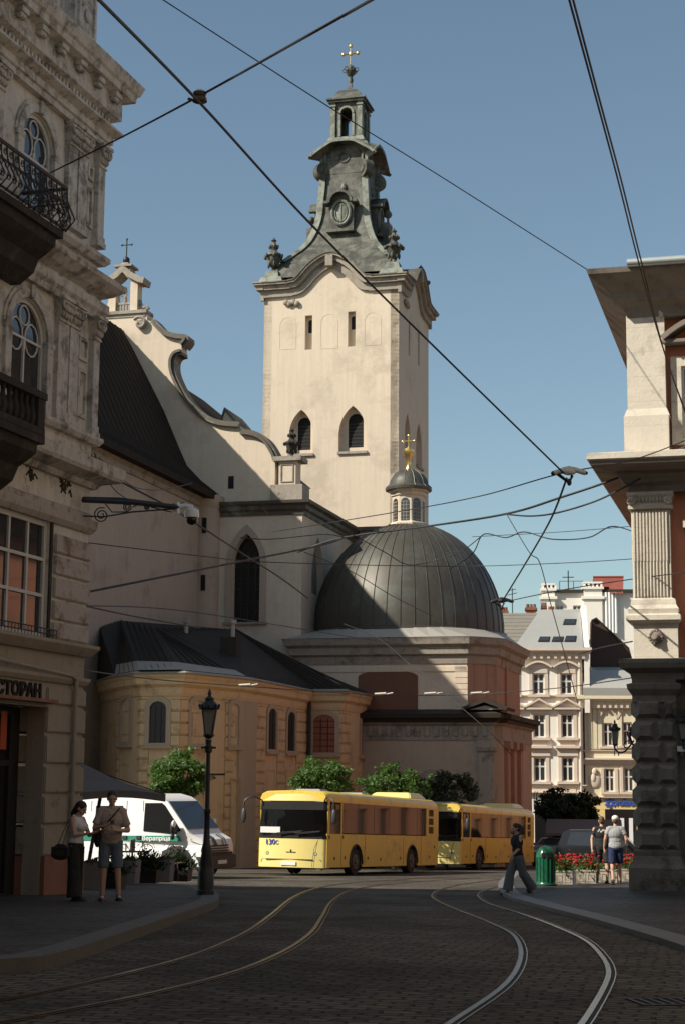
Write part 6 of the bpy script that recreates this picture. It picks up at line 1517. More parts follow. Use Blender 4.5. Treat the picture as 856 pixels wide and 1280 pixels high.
def glassmat(name, tint, rough=.05, a=.55):
    m = bpy.data.materials.new(name); m.use_nodes = True; nt = m.node_tree; N = nt.nodes; L_ = nt.links; b = N['Principled BSDF']
    b.inputs['Base Color'].default_value = (*tint, 1); b.inputs['Roughness'].default_value = rough
    tr = N.new('ShaderNodeBsdfTransparent'); tr.inputs[0].default_value = (.6, .52, .46, 1); mx = N.new('ShaderNodeMixShader')
    fr = N.new('ShaderNodeFresnel'); fr.inputs[0].default_value = 1.5
    ad = N.new('ShaderNodeMath'); ad.operation = 'ADD'; ad.inputs[1].default_value = 1-a; ad.use_clamp = True; L_.new(fr.outputs[0], ad.inputs[0])
    L_.new(ad.outputs[0], mx.inputs[0]); L_.new(tr.outputs[0], mx.inputs[1]); L_.new(b.outputs[0], mx.inputs[2]); L_.new(mx.outputs[0], N['Material Output'].inputs[0]); return m
M_busglass = glassmat('bus_side_glass', (.02, .017, .015), .04, .3); M_busglass.node_tree.nodes['Principled BSDF'].inputs['Metallic'].default_value = .0
M_wind = glassmat('bus_windscreen', (.02, .02, .02), .04, .8)
def place_az(px, Y, az, back=False, half=1.25):
    """vehicle whose front right-hand corner (seen from here) stands at photo column px"""
    c = at(px, 976, Y); u = azv(az+90)
    x, y = c.x-u.x*half, c.y-u.y*half
    return slopeM(x, y, gz(y), az)
b1 = make_bus('yellow city bus in front with a white route card and blue number on its nose', place_az(408, 57.5, 22))
b2 = dup(b1, place_az(575, 73.5, 22), 'second yellow city bus, half hidden behind the first one')
# the card and number are only on the front bus
for c in list(b2.children):
    if c.name.startswith('route_card') or c.name.startswith('blue_lettering'): bpy.data.objects.remove(c)

# ================================================================== VAN
def make_van(M):
    t = thing('delivery_van', 'white high roof van with a green side stripe parked behind the grey umbrella', 'van', M=Matrix.Identity(4))
    # local: front at -y, +x is the side we see
    W2 = 1.0; side = [(5.85, .42), (5.85, 2.3), (5.75, 2.5), (5.5, 2.58), (1.95, 2.56), (1.55, 2.46), (1.3, 2.3), (.62, 1.52), (.5, 1.36), (.1, 1.18), (.02, 1.0), (.0, .5), (.1, .38)]
    aw = [(.55, .38)]+[(.95-.45*cos(pi*i/10), .38+.46*sin(pi*i/10)) for i in range(11)][1:-1]+[(1.4, .38), (4.35, .38)]+[(4.85-.45*cos(pi*i/10), .38+.46*sin(pi*i/10)) for i in range(11)][1:-1]+[(5.3, .38)]
    full = side+aw
    mb = MB()
    def X_(y, z):                 # tumblehome and nose taper
        w_ = W2; w_ -= .10*max(0, (z-1.3)/1.3); 
        if y < .8: w_ -= .16*(1-y/.8)**2
        return w_
    tri = tessellate_polygon([[Vector((p[0], p[1], 0)) for p in full]]); n = len(full)
    vs = [(s*X_(*p), p[0], p[1]) for s in (1, -1) for p in full]
    mb.add(vs, [tuple(x) for x in tri]+[tuple(n+i for i in x) for x in tri]+[(i, (i+1) % n, n+(i+1) % n, n+i) for i in range(n)])
    obj('body', mb, M_white, t, world=False, bevel=.05, smooth=35)
    for s in (1, -1):
        F_ = lambda P, d, nm, m_, par=t: obj(nm, MB().add([(s*(X_(*p)+dd), p[0], p[1]) for dd in (d, -.02) for p in P], [tuple(range(len(P))), tuple(range(2*len(P)-1, len(P)-1, -1))]+[(i, (i+1) % len(P), len(P)+(i+1) % len(P), len(P)+i) for i in range(len(P))]), m_, par, world=False)
        F_([(.78, 1.46), (1.38, 2.2), (1.5, 2.28), (2.1, 2.28), (2.12, 1.44), (1.05, 1.36)], .012, 'side_window', M_glassd)
        F_([(2.9, 1.55), (2.9, 2.2), (3.9, 2.2), (3.9, 1.55)], .006, 'side_window', M_glassd)
        F_([(.75, 1.14), (5.8, 1.14), (5.8, 1.3), (.85, 1.3)], .007, 'green_stripe', M_green)
        F_([(.4, .38), (.42, .6), (.55, .86), (.78, 1.0), (1.1, 1.0), (1.4, .84), (1.5, .6), (1.5, .38), (1.38, .38), (1.3, .66), (1.1, .84), (.8, .84), (.6, .66), (.54, .38)], .035, 'arch_trim', M_plast)
        F_([(1.5, .4), (4.3, .4), (4.3, .52), (1.5, .52)], .03, 'side_trim', M_plast)
        for yy in (2.15, 2.75, 4.05): F_([(yy, .5), (yy+.025, .5), (yy+.025, 2.35), (yy, 2.35)], .004, 'door_gap', M_plast)
        F_([(2.2, 1.2), (2.2, 1.3), (2.35, 1.3), (2.35, 1.2)], .04, 'door_handle', M_plast); F_([(2.7, 1.2), (2.7, 1.3), (2.85, 1.3), (2.85, 1.2)], .04, 'door_handle', M_plast)
        mb = MB(); mb.ell((s*1.2, .95, 1.55), (.1, .07, .2), 12, 8); mb.ell((s*1.2, .95, 1.28), (.09, .06, .1), 12, 8); mb.box(min(s*.9, s*1.15), max(s*.9, s*1.15), .92, 1.0, 1.36, 1.44); obj('mirror', mb, M_plast, t, world=False, smooth=50)
        mb = MB(); mb.ell((s*1.22, .9, 1.66), (.085, .055, .11), 12, 8); obj('mirror_cap', mb, M_white, t, world=False, smooth=50)
        mb = MB(); P = [(s*.52, -.0, 1.0), (s*.86, .1, 1.02), (s*.93, .5, 1.16), (s*.9, .5, 1.3), (s*.72, .2, 1.2)]; mb.add([(a*1.01, b-.02, c) for a, b, c in P]+[(a*.9, b+.06, c) for a, b, c in P], [(0, 1, 2, 3, 4)]+[(i, (i+1) % 5, 5+(i+1) % 5, 5+i) for i in range(5)]); obj('headlight', mb, M_lamp, t, world=False)
    # windscreen, grille, bumper
    mb = MB(); mb.add([(s*x, y-.02, z+.03) for s, x, y, z in ((-1, .93, .6, 1.48), (1, .93, .6, 1.48), (1, .84, 1.32, 2.3), (-1, .84, 1.32, 2.3))]+[(s*x, y+.05, z) for s, x, y, z in ((-1, .93, .6, 1.48), (1, .93, .6, 1.48), (1, .84, 1.32, 2.3), (-1, .84, 1.32, 2.3))], [(0, 1, 2, 3), (0, 1, 5, 4), (1, 2, 6, 5), (2, 3, 7, 6), (3, 0, 4, 7)]); obj('windscreen', mb, M_glass, t, world=False)
    mb = MB(); mb.box(-.9, .9, -.08, .35, .3, .72); mb.box(-.8, .8, -.05, .2, .72, .8); obj('bumper', mb, M_plast, t, world=False, bevel=.04)
    mb = MB()
    for i in range(3): mb.box(-.5, .5, -.05+i*.02, .1, .82+i*.075, .86+i*.075)
    mb.tube([(-.35, .32, 1.34), (-.3, .06, 1.2), (-.26, -.04, 1.0)], .05, 5); mb.tube([(.35, .32, 1.34), (.3, .06, 1.2), (.26, -.04, 1.0)], .05, 5); obj('grille', mb, M_plast, t, world=False)
    mb = MB(); mb.box(-.26, .26, -.1, -.08, .45, .56); obj('number_plate', mb, M_paper, t, world=False)
    for yy in (.95, 4.85):
        for s in (1, -1): wheel(t, s*.86, yy, .36, .24)
    q = Matrix(((0, 0, 1, 1.012), (1, 0, 0, 1.15), (0, 0, 0, 0), (0, 0, 0, 1)))
    text('white_lettering', 'Верапріца', .17, Matrix.Translation((-1.012, 2.15, 1.16)) @ Matrix.Rotation(RD(-90), 4, 'Z'), M_white, t, .008, sx=1.2, bold=.004)
    mb = MB(); mb.box(-.8, .8, .6, 1.3, 2.0, 2.02); 
    t.matrix_world = M; WM[t.name] = M; return t
vaz = 180+116+180-360   # direction the nose points: azimuth 116
def van_M():
    back = azv(116-180); c = at(257, 1000, 51.2)          # near front corner
    u = Vector((back.y, -back.x, 0))
    # the side facing the camera is local +x = azimuth of back + 90
    x, y = c.x+u.x*.95, c.y+u.y*.95
    return slopeM(x, y, gz(y), 116-180)
make_van(van_M())
# ================================================================== TREES
def rnd_dir(r):
    while 1:
        v = Vector((r.uniform(-1, 1), r.uniform(-1, 1), r.uniform(-1, 1)))
        if .05 < v.length < 1: return v.normalized()
def crown(c, R, nclump, nleaf, size, seed, name, m, par, fill=.45, clr=.34):
    r = random.Random(seed); mb = MB(); vs = []; fs = []
    cl = []
    for i in range(nclump):
        d = rnd_dir(r); k = r.uniform(fill*.5, 1.0)**.5*(r.uniform(1.1, 1.3) if i % 5 == 0 else 1.); 
        if d.z < -.3: d.z *= .6
        cl.append((Vector((c[0]+d.x*R[0]*k, c[1]+d.y*R[1]*k, c[2]+d.z*R[2]*k)), r.uniform(.45, 1.35)*(.6 if k > 1 else 1)))
    for p, q in cl:
        for j in range(int(nleaf*q*q)+12):
            e = rnd_dir(r)*(clr*q*r.random()**.4); a = p+Vector((e.x, e.y, e.z*.7)); n = (rnd_dir(r)+Vector((0, 0, .9))).normalized()
            t1 = n.orthogonal().normalized(); t1 = Matrix.Rotation(r.uniform(0, 6.28), 3, n) @ t1; t2 = n.cross(t1); s_ = size*r.uniform(.45, 1.6); k = len(vs)
            vs += [a-t1*s_, a-t2*s_*.5+n*s_*.1, a+t1*s_, a+t2*s_*.5+n*s_*.1]; fs.append((k, k+1, k+2, k+3))
    mb.v = vs; mb.f = fs
    me = bpy.data.meshes.new(name); inv = WM[par.name].inverted(); me.from_pydata([inv @ v for v in vs], [], fs); me.materials.append(m)
    o = bpy.data.objects.new(name, me); COL.objects.link(o); o.parent = par; WM[o.name] = WM[par.name]; return cl
def tree(px, pyc, Y, rx, rz, label, seed, m=None, nc=70, nl=70, size=.075, name='round_tree', grp=None, clr=.34):
    m = m or M_leaf; c = at(px, pyc, Y); g = gz(Y)
    t = thing(name, label, 'tree', (c.x, c.y, g), group=grp)
    cl = crown(c, (rx, rx, rz), nc, nl, size, seed, 'crown', m, t, clr=clr)
    mb = MB(); mb.tube([(c.x, c.y, g-.1), (c.x+.03, c.y, g+(c.z-g)*.4), (c.x-.02, c.y, c.z-rz*.6)], .1, 8, rr=[.13, .1, .09])
    for p, q in cl[:14]:
        b = Vector((c.x-.02, c.y, c.z-rz*.65)); mb.tube([b, b.lerp(p, .5)+Vector((0, 0, -.1)), p], .03, 5, rr=[.05, .03, .01])
    obj('trunk', mb, M_bark, t, smooth=60); return t
tree(226, 975, 60, 1.05, .95, 'round leafy tree between the white van and the yellow chapel', 3, nc=95, nl=75)
tree(401, 977, 70.5, 1.3, .85, 'bushy bright green tree behind the roof of the front bus', 5, nc=90, nl=70)
tree(493, 984, 73.3, 1.45, .9, 'bright green tree top between the roofs of the two buses', 8, nc=95, nl=70)
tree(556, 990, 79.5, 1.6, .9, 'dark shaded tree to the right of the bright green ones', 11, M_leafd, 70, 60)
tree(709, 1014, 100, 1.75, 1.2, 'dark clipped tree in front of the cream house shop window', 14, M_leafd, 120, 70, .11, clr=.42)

# ================================================================== STREET LAMP
lg = gp(257, 1119, .12); lg = Vector((lg.x, lg.y, gz(lg.y)+.12))
t = thing('street_lamp', 'tall black cast iron street lamp on the kerb in front of the white van', 'street lamp', lg)
k = (at(262, 918, lg.y).z-lg.z)
mb = MB(Matrix.Translation(lg)); mb.lathe([(.17, 0), (.17, .08), (.15, .1), (.15, .42), (.12, .5), (.13, .55), (.09, .75), (.1, .8), (.065, .95), (.055, 1.2)], (0, 0, 0), 12); obj('base', mb, M_cast, t, smooth=40)
mb = MB(Matrix.Translation(lg)); mb.lathe([(.055, 1.15), (.05, k*.5), (.065, k*.5+.02), (.065, k*.5+.08), (.045, k*.5+.1), (.04, k-.35), (.07, k-.33), (.075, k-.22), (.05, k-.2), (.06, k-.1)], (0, 0, 0), 12)
mb.tube([(-.02, 0, k-.75), (.32, 0, k-.74)], .02, 6); mb.tube([(-.14, 0, k-.25), (.14, 0, k-.25)], .022, 6); obj('pole', mb, M_cast, t, smooth=40)
lantern(Matrix.Translation(lg+Vector((0, 0, k))), t, .92)

# ================================================================== CAFE TERRACE BY THE CORNER
uc = Vector((-6.35, 40.5, 0)); uc.z = gz(40.5)+.1
pz = at(102, 951, 40.5).z; ez_ = at(150, 992, 40).z
t = thing('cafe_umbrella', 'grey cafe umbrella on a leaning dark pole beside the corner building', 'umbrella', uc)
mb = MB(); cen = Vector((-6.3, 40.5, pz)); cs = []
for k_, a in enumerate((82, 172, 262, 352)): v = azv(a)*2.15; cs.append(Vector((cen.x+v.x, cen.y+v.y, ez_-.03*(k_ == 0))))
vs = [cen]; n = 8
for i in range(4):
    A_, B_ = cs[i], cs[(i+1) % 4]
    for q in range(n):
        f = q/n; p = A_.lerp(B_, f); p.z += .09*sin(pi*f); d = (p-Vector((cen.x, cen.y, p.z))); vs.append(Vector((cen.x+d.x, cen.y+d.y, p.z)))
mid = [cen.lerp(v, .55)+Vector((0, 0, -.1)) for v in vs[1:]]; m_ = 4*n
lowr = [v+Vector((0, 0, -.17)) for v in vs[1:]]
allv = vs+mid+lowr
fs = [(0, 1+m_+(i+1) % m_, 1+m_+i) for i in range(m_)]+[(1+m_+i, 1+m_+(i+1) % m_, 1+(i+1) % m_, 1+i) for i in range(m_)]+[(1+i, 1+(i+1) % m_, 1+2*m_+(i+1) % m_, 1+2*m_+i) for i in range(m_)]
mb.add(allv, fs); obj('canopy', mb, M_umb, t)
foot = at(107, 1085, 40.5); foot.z = gz(40.5)+.1; foot.y = 40.5; topp = Vector((at(126, 992, 40.5).x, 40.5, ez_-.05))
mb = MB(); mb.tube([foot, topp, topp.lerp(cen, .9)], .045, 8); obj('pole', mb, M_dark, t, smooth=40)
mb = MB()
for c_ in cs: mb.tube([topp.lerp(cen, .85), c_+Vector((0, 0, .0))], .014, 5)
obj('ribs', mb, M_dark, t)
mb = MB(); mb.lathe([(.4, 0), (.4, .08), (.08, .12), (.07, .3)], foot, 14); obj('base', mb, M_dark, t, smooth=40)
# planters: pale boxes, leafy boxes between them
def leafbox(c, r_, nz, seed, par, m, name, size=.05, nl=900):
    r = random.Random(seed); vs = []; fs = []
    for j in range(nl):
        a = Vector((c[0]+r.gauss(0, r_[0]*.5), c[1]+r.gauss(0, r_[1]*.5), c[2]+abs(r.gauss(0, nz*.45)))); nn = rnd_dir(r); t1 = nn.orthogonal().normalized(); t2 = nn.cross(t1); s_ = size*r.uniform(.5, 1.3); k = len(vs)
        vs += [a-t1*s_, a-t2*s_*.5, a+t1*s_, a+t2*s_*.5]; fs.append((k, k+1, k+2, k+3))
    me = bpy.data.meshes.new(name); inv = WM[par.name].inverted(); me.from_pydata([inv @ v for v in vs], [], fs); me.materials.append(m)
    o = bpy.data.objects.new(name, me); COL.objects.link(o); o.parent = par; WM[o.name] = WM[par.name]; return o
def planter(px, py, w_, h, seed, label, leafy, hh, m=M_planter, grp='planters round the cafe terrace', flow=None):
    g_ = gp(px, py, .12); z = gz(g_.y)+.1
    t = thing('planter', label, 'planter', (g_.x, g_.y, z), group=grp)
    mb = MB(Matrix.Translation((g_.x, g_.y, z)) @ Matrix.Rotation(RD(-12), 4, 'Z'))
    mb.frus(-w_/2+.02, w_/2-.02, -.18, .18, 0, h, -.03); o = obj('box', mb, m, t, bevel=.01)
    mb = MB(Matrix.Translation((g_.x, g_.y, z)) @ Matrix.Rotation(RD(-12), 4, 'Z')); mb.box(-w_/2-.0, w_/2+.0, -.2, .2, h+.004, h+.02); obj('soil', mb, M_bark, t)
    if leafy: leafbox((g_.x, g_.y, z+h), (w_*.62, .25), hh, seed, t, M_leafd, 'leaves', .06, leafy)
    return t
planter(117, 1112, .42, .55, 1, 'pale grey planter box between the two standing people and the corner', 60, .1)
planter(140, 1111, .5, .3, 2, 'low dark leafy planter just behind the man in the pink shirt', 700, .35, M_dark)
planter(163, 1105, .36, .55, 3, 'grey planter box right of the man, under the arched chairs', 60, .1)
planter(183, 1103, .62, .3, 4, 'bushy dark planter between two grey boxes in front of the van', 1100, .42, M_dark)
planter(205, 1102, .42, .55, 5, 'grey planter box below the front wheel arch of the van', 60, .08)
planter(226, 1101, .5, .3, 6, 'dark leafy planter nearest the street lamp', 700, .4, M_dark)
def chair(px, py, rz, label, g_r='cafe chairs with arched backs'):
    Y = 43.6; c = at(px, py, Y); z = gz(Y)+.1
    M4 = base(None, c.x, c.y, z, rz); t = thing('cafe_chair', label, 'chair', M=M4, group=g_r)
    mb = MB(); mb.torus((0, .2, .68), .2, .012, 'y', 18, 0, 180, 1.15); mb.tube([(-.2, .2, .0), (-.2, .2, .68)], .012, 6); mb.tube([(.2, .2, 0), (.2, .2, .68)], .012, 6); mb.torus((0, .2, .66), .13, .009, 'y', 14, 0, 180, 1.2); mb.tube([(-.13, .2, .45), (-.13, .2, .66)], .009, 5); mb.tube([(.13, .2, .45), (.13, .2, .66)], .009, 5); obj('backrest', mb, M_bark, t, world=False)
    mb = MB(); mb.lathe([(.19, .43), (.21, .44), (.21, .47), (.18, .48)], (0, 0, 0), 18); obj('seat', mb, M_bark, t, world=False, smooth=40)
    for x in (-.16, .16): mb = MB(); mb.tube([(x*1.15, -.18, 0), (x, -.12, .44)], .012, 6); obj('leg', mb, M_bark, t, world=False)
    return t
chair(152, 1066, 5, 'arched cafe chair back just right of the man, against the white van'); chair(181, 1066, -8, 'arched cafe chair in front of the middle of the white van'); chair(222, 1068, 60, 'arched cafe chair beside the wheel arch of the van')
c = at(165, 1085, 43.3); z = gz(43.3)+.1; t = thing('cafe_table', 'small round cafe table between the two arched chairs', 'table', (c.x, c.y, z))
mb = MB(Matrix.Translation((c.x, c.y, z))); mb.lathe([(.34, .72), (.34, .745)], (0, 0, 0), 24); obj('tabletop', mb, M_bark, t); mb = MB(Matrix.Translation((c.x, c.y, z))); mb.lathe([(.2, 0), (.2, .02), (.03, .04), (.025, .72)], (0, 0, 0), 12); obj('table_base', mb, M_dark, t)
t = thing('table_lamp', 'small grey cylinder standing on the cafe table', 'container', (c.x, c.y, z+.746)); mb = MB(Matrix.Translation((c.x, c.y, z+.746))); mb.lathe([(.065, 0), (.07, .02), (.07, .28), (.06, .3)], (0, 0, 0), 16); obj('body', mb, M_planter, t, smooth=40)

# ================================================================== BIN AND FLOWER BOXES ON THE RIGHT
bg_ = gp(682, 1107.5, .1); bgz = gz(bg_.y)+.1; T_ = Matrix.Translation((bg_.x, bg_.y, bgz))
t = thing('litter_bin', 'rounded dark green metal litter bin at the end of the flower boxes', 'bin', (bg_.x, bg_.y, bgz))
mb = MB(T_)
mb.lathe([(.245, .0), (.25, .04), (.235, .06), (.225, .1), (.225, .66), (.24, .68), (.235, .74), (.2, .85), (.13, .93), (.02, .96)], (0, 0, 0), 24); bo = obj('body', mb, M_bin, t, smooth=35)
mb = MB(T_)
for i in range(16):
    a = 2*pi*i/16; mb.tube([(.232*cos(a), .232*sin(a), .1), (.232*cos(a), .232*sin(a), .65), (.205*cos(a), .205*sin(a), .86)], .012, 5)
obj('ribs', mb, M_bin, bo, smooth=40)
mb = MB(T_); mb.lathe([(.28, 0), (.28, .03)], (0, 0, 0), 20); obj('foot', mb, M_dark, bo)
mb = MB(T_); mb.box(-.12, .12, -.245, -.19, .7, .8); obj('slot', mb, M_black, bo)
def flowerbox(px, py, w_, label, seed):
    g_ = gp(px, py, .1); z = gz(g_.y)+.1; M4 = base(None, g_.x, g_.y, z, -10)
    t = thing('flower_box', label, 'planter', (g_.x, g_.y, z), group='concrete flower boxes')
    mb = MB(M4); mb.frus(-w_/2, w_/2, -.24, .24, 0, .36, -.0); 
    mb.box(-w_/2-.015, w_/2+.015, -.255, .255, .3, .36) ; o = obj('box', mb, M_conc, t, bevel=.012)
    mb = MB(M4)
    for x in (-w_/2+.06, 0.02): mb.slab(rect(x, x+w_/2-.08, .06, .26), [rect(x+.03, x+w_/2-.11, .09, .23)], -.25, -.235)
    obj('box_panels', mb, M_conc, t)
    c_ = M4 @ Vector((0, 0, .34)); leafbox(c_, (w_*.55, .3), .3, seed, t, M_leaf, 'leaves', .045, 600)
    r = random.Random(seed+50); vs = []; fs = []
    mb = MB()
    for j in range(75):
        p = c_+Vector((r.uniform(-w_*.6, w_*.6), r.uniform(-.3, .3), .12+.3*r.random())); s_ = r.uniform(.022, .045)
        mb.ell(p, (s_, s_, s_*.7), 6, 4)
    o = obj('red_flowers', mb, M_redfl, t); o['kind'] = 'stuff'
for i, (px_, w_, lab) in enumerate(((704, .5, 'concrete box of red flowers next to the green bin'), (733, .52, 'second concrete box of red flowers from the green bin'), (760, .5, 'concrete box of red flowers behind the legs of the man in grey'), (788, .48, 'concrete box of red flowers partly behind the rusticated pier'))):
    flowerbox(px_, 1106-i*1.2, w_, lab, 20+i)

# ================================================================== PARKED CARS IN THE SQUARE
def make_car(M, paint, label, Ln=4.6, W2=.9, H_=1.72, grp='dark cars parked in the square', box=False):
    t = thing('parked_car', label, 'car', M=Matrix.Identity(4), group=grp)
    side = [(Ln-.02, .4), (Ln, .95), (Ln-.1, 1.15), (Ln-.35, H_-.12), (Ln-.6, H_-.02), (2.6, H_), (2.0, H_-.05), (1.25, 1.12), (.2, .95), (.03, .8), (.0, .42)]
    full = side+[(.12, .25), (.42, .25)]+[(.85-.4*cos(pi*i/8), .3+.42*sin(pi*i/8)) for i in range(9)][1:-1]+[(1.28, .25), (Ln-1.3, .25)]+[(Ln-.87-.4*cos(pi*i/8), .3+.42*sin(pi*i/8)) for i in range(9)][1:-1]+[(Ln-.45, .25), (Ln-.1, .25)]
    X_ = lambda y, z: W2-.2*max(0, (z-.98)/.7)-(.1*(1-y/.5) if y < .5 else 0)
    tri = tessellate_polygon([[Vector((p[0], p[1], 0)) for p in full]]); n = len(full); mb = MB()
    mb.add([(s*X_(*p), p[0], p[1]) for s in (1, -1) for p in full], [tuple(x) for x in tri]+[tuple(n+i for i in x) for x in tri]+[(i, (i+1) % n, n+(i+1) % n, n+i) for i in range(n)])
    obj('body', mb, paint, t, world=False, bevel=.03, smooth=35)
    for s in (1, -1):
        for P in ([(1.5, 1.08), (2.08, H_-.14), (2.6, H_-.1), (2.65, 1.1)], [(2.75, 1.1), (2.7, H_-.1), (Ln-.72, H_-.12), (Ln-.5, 1.14)]):
            mb = MB(); m_ = len(P); mb.add([(s*(X_(*p)+d), p[0], p[1]) for d in (.008, -.02) for p in P], [tuple(range(m_)), tuple(range(2*m_-1, m_-1, -1))]+[(i, (i+1) % m_, m_+(i+1) % m_, m_+i) for i in range(m_)]); obj('side_window', mb, M_glass, t, world=False)
        mb = MB(); mb.ell((s*.98, 1.55, 1.15), (.1, .06, .07), 10, 6); obj('mirror', mb, paint, t, world=False, smooth=50)
        mb = MB(); mb.ell((s*.68, .04, .78), (.16, .06, .08), 12, 6); obj('headlight', mb, M_lamp, t, world=False, smooth=50)
        for yy in (.85, Ln-.87): wheel(t, s*(W2-.13), yy, .34, .22, m2=M_lmetal)
    mb = MB(); P = [(-.78, 1.3, 1.14), (.78, 1.3, 1.14), (.64, 1.98, H_-.08), (-.64, 1.98, H_-.08)]; mb.add([(a, b-.03, c_+.02) for a, b, c_ in P]+[(a, b+.04, c_-.02) for a, b, c_ in P], [(0, 1, 2, 3)]+[(i, (i+1) % 4, 4+(i+1) % 4, 4+i) for i in range(4)]); obj('windscreen', mb, M_glass, t, world=False)
    mb = MB(); mb.box(-.5, .5, -.03, .05, .5, .68); mb.box(-.25, .25, -.04, .05, .36, .46); obj('grille', mb, M_plast, t, world=False)
    t.matrix_world = M; WM[t.name] = M; return t
def carM(px, Y, az): c = at(px, 976, Y); return slopeM(c.x, c.y, gz(c.y), az)
make_car(carM(722, 84, -72+180+180), M_dcar, 'dark car with a pale wheel rim behind the two men', H_=1.9, Ln=4.9) if 0 else None
make_car(carM(826, 80, -78), M_dcar, 'black car seen side-on behind the two men and the flower boxes', H_=1.85, Ln=4.9)
make_car(carM(681, 88, 20), M_gcar, 'grey car facing the square beside the end of the rear bus', H_=1.5, Ln=4.3)
# dark market stall with a grey flat canopy behind the flower boxes
ks = at(713, 1036, 90); t = thing('market_stall', 'dark stall under a flat grey canopy in front of the cream house', 'stall', (ks.x, ks.y, gz(90)))
KF = Frame(ks[:2], 98); kx1 = KF.X(778, 1036); z0, z1 = KF.Z(740, 1042), KF.Z(740, 1026)
mb = MB(KF.M); mb.add([(-1.3, -.4, z0), (kx1, -.4, z0), (kx1, 2.6, z1), (-1.3, 2.6, z1), (-1.3, -.4, z0-.14), (kx1, -.4, z0-.14), (kx1, 2.6, z1-.14), (-1.3, 2.6, z1-.14)], [(0, 1, 2, 3), (4, 5, 6, 7), (0, 1, 5, 4), (1, 2, 6, 5), (2, 3, 7, 6), (3, 0, 4, 7)]); obj('canopy', mb, M_umb, t)
for x in (-1.1, kx1-.15):
    for y in (-.3, 2.4): mb = MB(KF.M); mb.box(x-.04, x+.04, y-.04, y+.04, gz(90)-.1, z0-.05); obj('post', mb, M_dark, t)
mb = MB(KF.M); mb.box(-1., kx1-.25, .2, .8, gz(90)-.1, gz(90)+1.0); mb.box(-1., kx1-.25, 2.2, 2.3, gz(90)-.1, z0-.1); obj('counter', mb, M_dark, t)
t = thing('flower_trough', 'long trough of pale orange flowers in front of the yellow shop window', 'planter', at(790, 1036, 96)[:2]+(gz(96),)) if 0 else None

# ================================================================== OVERHEAD WIRES
def wirepx(pts, label, r=.018, sag=0., name='overhead_wire', m=M_wire, grp='overhead wires and cables', n=8):
    """pts: (photo column, row, distance)"""
    P = [at(*p) for p in pts]
    Q = smoothpts([tuple(p) for p in P], n) if len(P) > 2 else [tuple(P[0].lerp(P[1], i/14)) for i in range(15)]
    if sag and len(P) == 2: Q = [(x, y, z-sag*4*(i/14)*(1-i/14)) for i, (x, y, z) in enumerate(Q)]
    mb = MB(); mb.tube(Q, r, 6); o = obj(name, mb, m, smooth=60); tag(o, label, 'cable', grp); return o
wirepx([(95, -30, 13), (250, 128, 19), (385, 276, 24), (530, 421, 28.5), (705, 592, 34)], 'thick black wire running diagonally across the sky from the top left to the white insulator', .018)
wirepx([(64, 215, 30), (150, 172, 26), (252, 118, 19.5), (370, 52, 15), (480, -10, 12)], 'black wire from the upper left balcony up through the knob to the top edge', .014)
wirepx([(190, -10, 30), (408, 131, 33), (560, 226, 37), (742, 342, 41)], 'thin wire crossing the sky just below the lantern of the spire', .012)
wirepx([(706, -20, 16), (745, 123, 19), (773, 228, 23), (800, 335, 28), (830, 440, 33), (872, 560, 39)], 'left one of the double wires falling at the top right', .013)
wirepx([(711, -20, 16), (748, 120, 19), (777, 228, 23), (804, 337, 28), (835, 455, 33), (880, 572, 39)], 'right one of the double wires falling at the top right', .013)
wirepx([(708, 598, 34), (690, 645, 38), (665, 690, 43), (628, 751, 50)], 'short wire from the white insulator down to the dark clamp beside the dome', .024)
wirepx([(628, 754, 50), (620, 775, 53), (560, 850, 62), (480, 905, 70)], 'wire running on from the dark clamp behind the dome', .018) if 0 else None
wirepx([(340, 665, 52), (495, 640, 46), (600, 620, 40), (700, 592, 34.2), (790, 575, 36), (870, 545, 39)], 'slim wire rising past the dome lantern to the white insulator', .014)
wirepx([(372, 690, 50), (430, 672, 49), (540, 657, 46), (634, 642, 43), (700, 622, 41), (780, 594, 40), (870, 552, 39)], 'thick cable bundle sweeping from the transept to the right building', .03)
wirepx([(634, 643, 43), (665, 645, 42), (700, 640, 41), (750, 624, 40.5), (800, 598, 39.5)], 'slack loop hanging below the thick cable bundle', .024)
wirepx([(633, 643, 43), (661, 690, 42), (674, 703, 42), (688, 755, 42), (706, 820, 42), (722, 880, 42)], 'thin wire dropping from the cable bundle in front of the cream house', .012)
wirepx([(100, 742, 33), (190, 724, 36), (280, 706, 40), (400, 682, 46), (430, 672, 49)], 'dark cable from the rusticated corner blocks across the nave wall', .026)
wirepx([(50, 547, 31), (110, 580, 32), (170, 612, 33.5), (222, 640, 36), (300, 690, 42), (350, 722, 47), (385, 748, 50)], 'cable dipping from the left building past the dome camera', .02)
wirepx([(118, 566, 32.3), (128, 590, 33), (150, 618, 35), (185, 632, 38), (230, 628, 42)], 'loose cable loop hanging near the scrolled bracket', .012)
wirepx([(124, 572, 32.3), (150, 596, 35), (172, 610, 38), (205, 612, 42), (240, 604, 46)], 'second loose cable loop above the scrolled bracket', .012)
wirepx([(106, 678, 32.3), (250, 695, 36), (340, 703, 40), (560, 708, 44), (700, 704, 42), (800, 698, 40.3)], 'long thin nearly level wire across the middle of the dome', .011)
wirepx([(104, 757, 32.3), (170, 771, 36), (250, 785, 42)], 'short cable clipped to the corner at the tall window', .016)
wirepx([(104, 757, 32.4), (240, 765, 42), (430, 795, 60), (545, 812, 76)], 'faint wire running low over the chapel roof', .014)
wirepx([(628, 753, 50), (700, 738, 46), (790, 724, 41), (870, 714, 38)], 'level wire from the dark clamp to the fluted pilaster', .014)
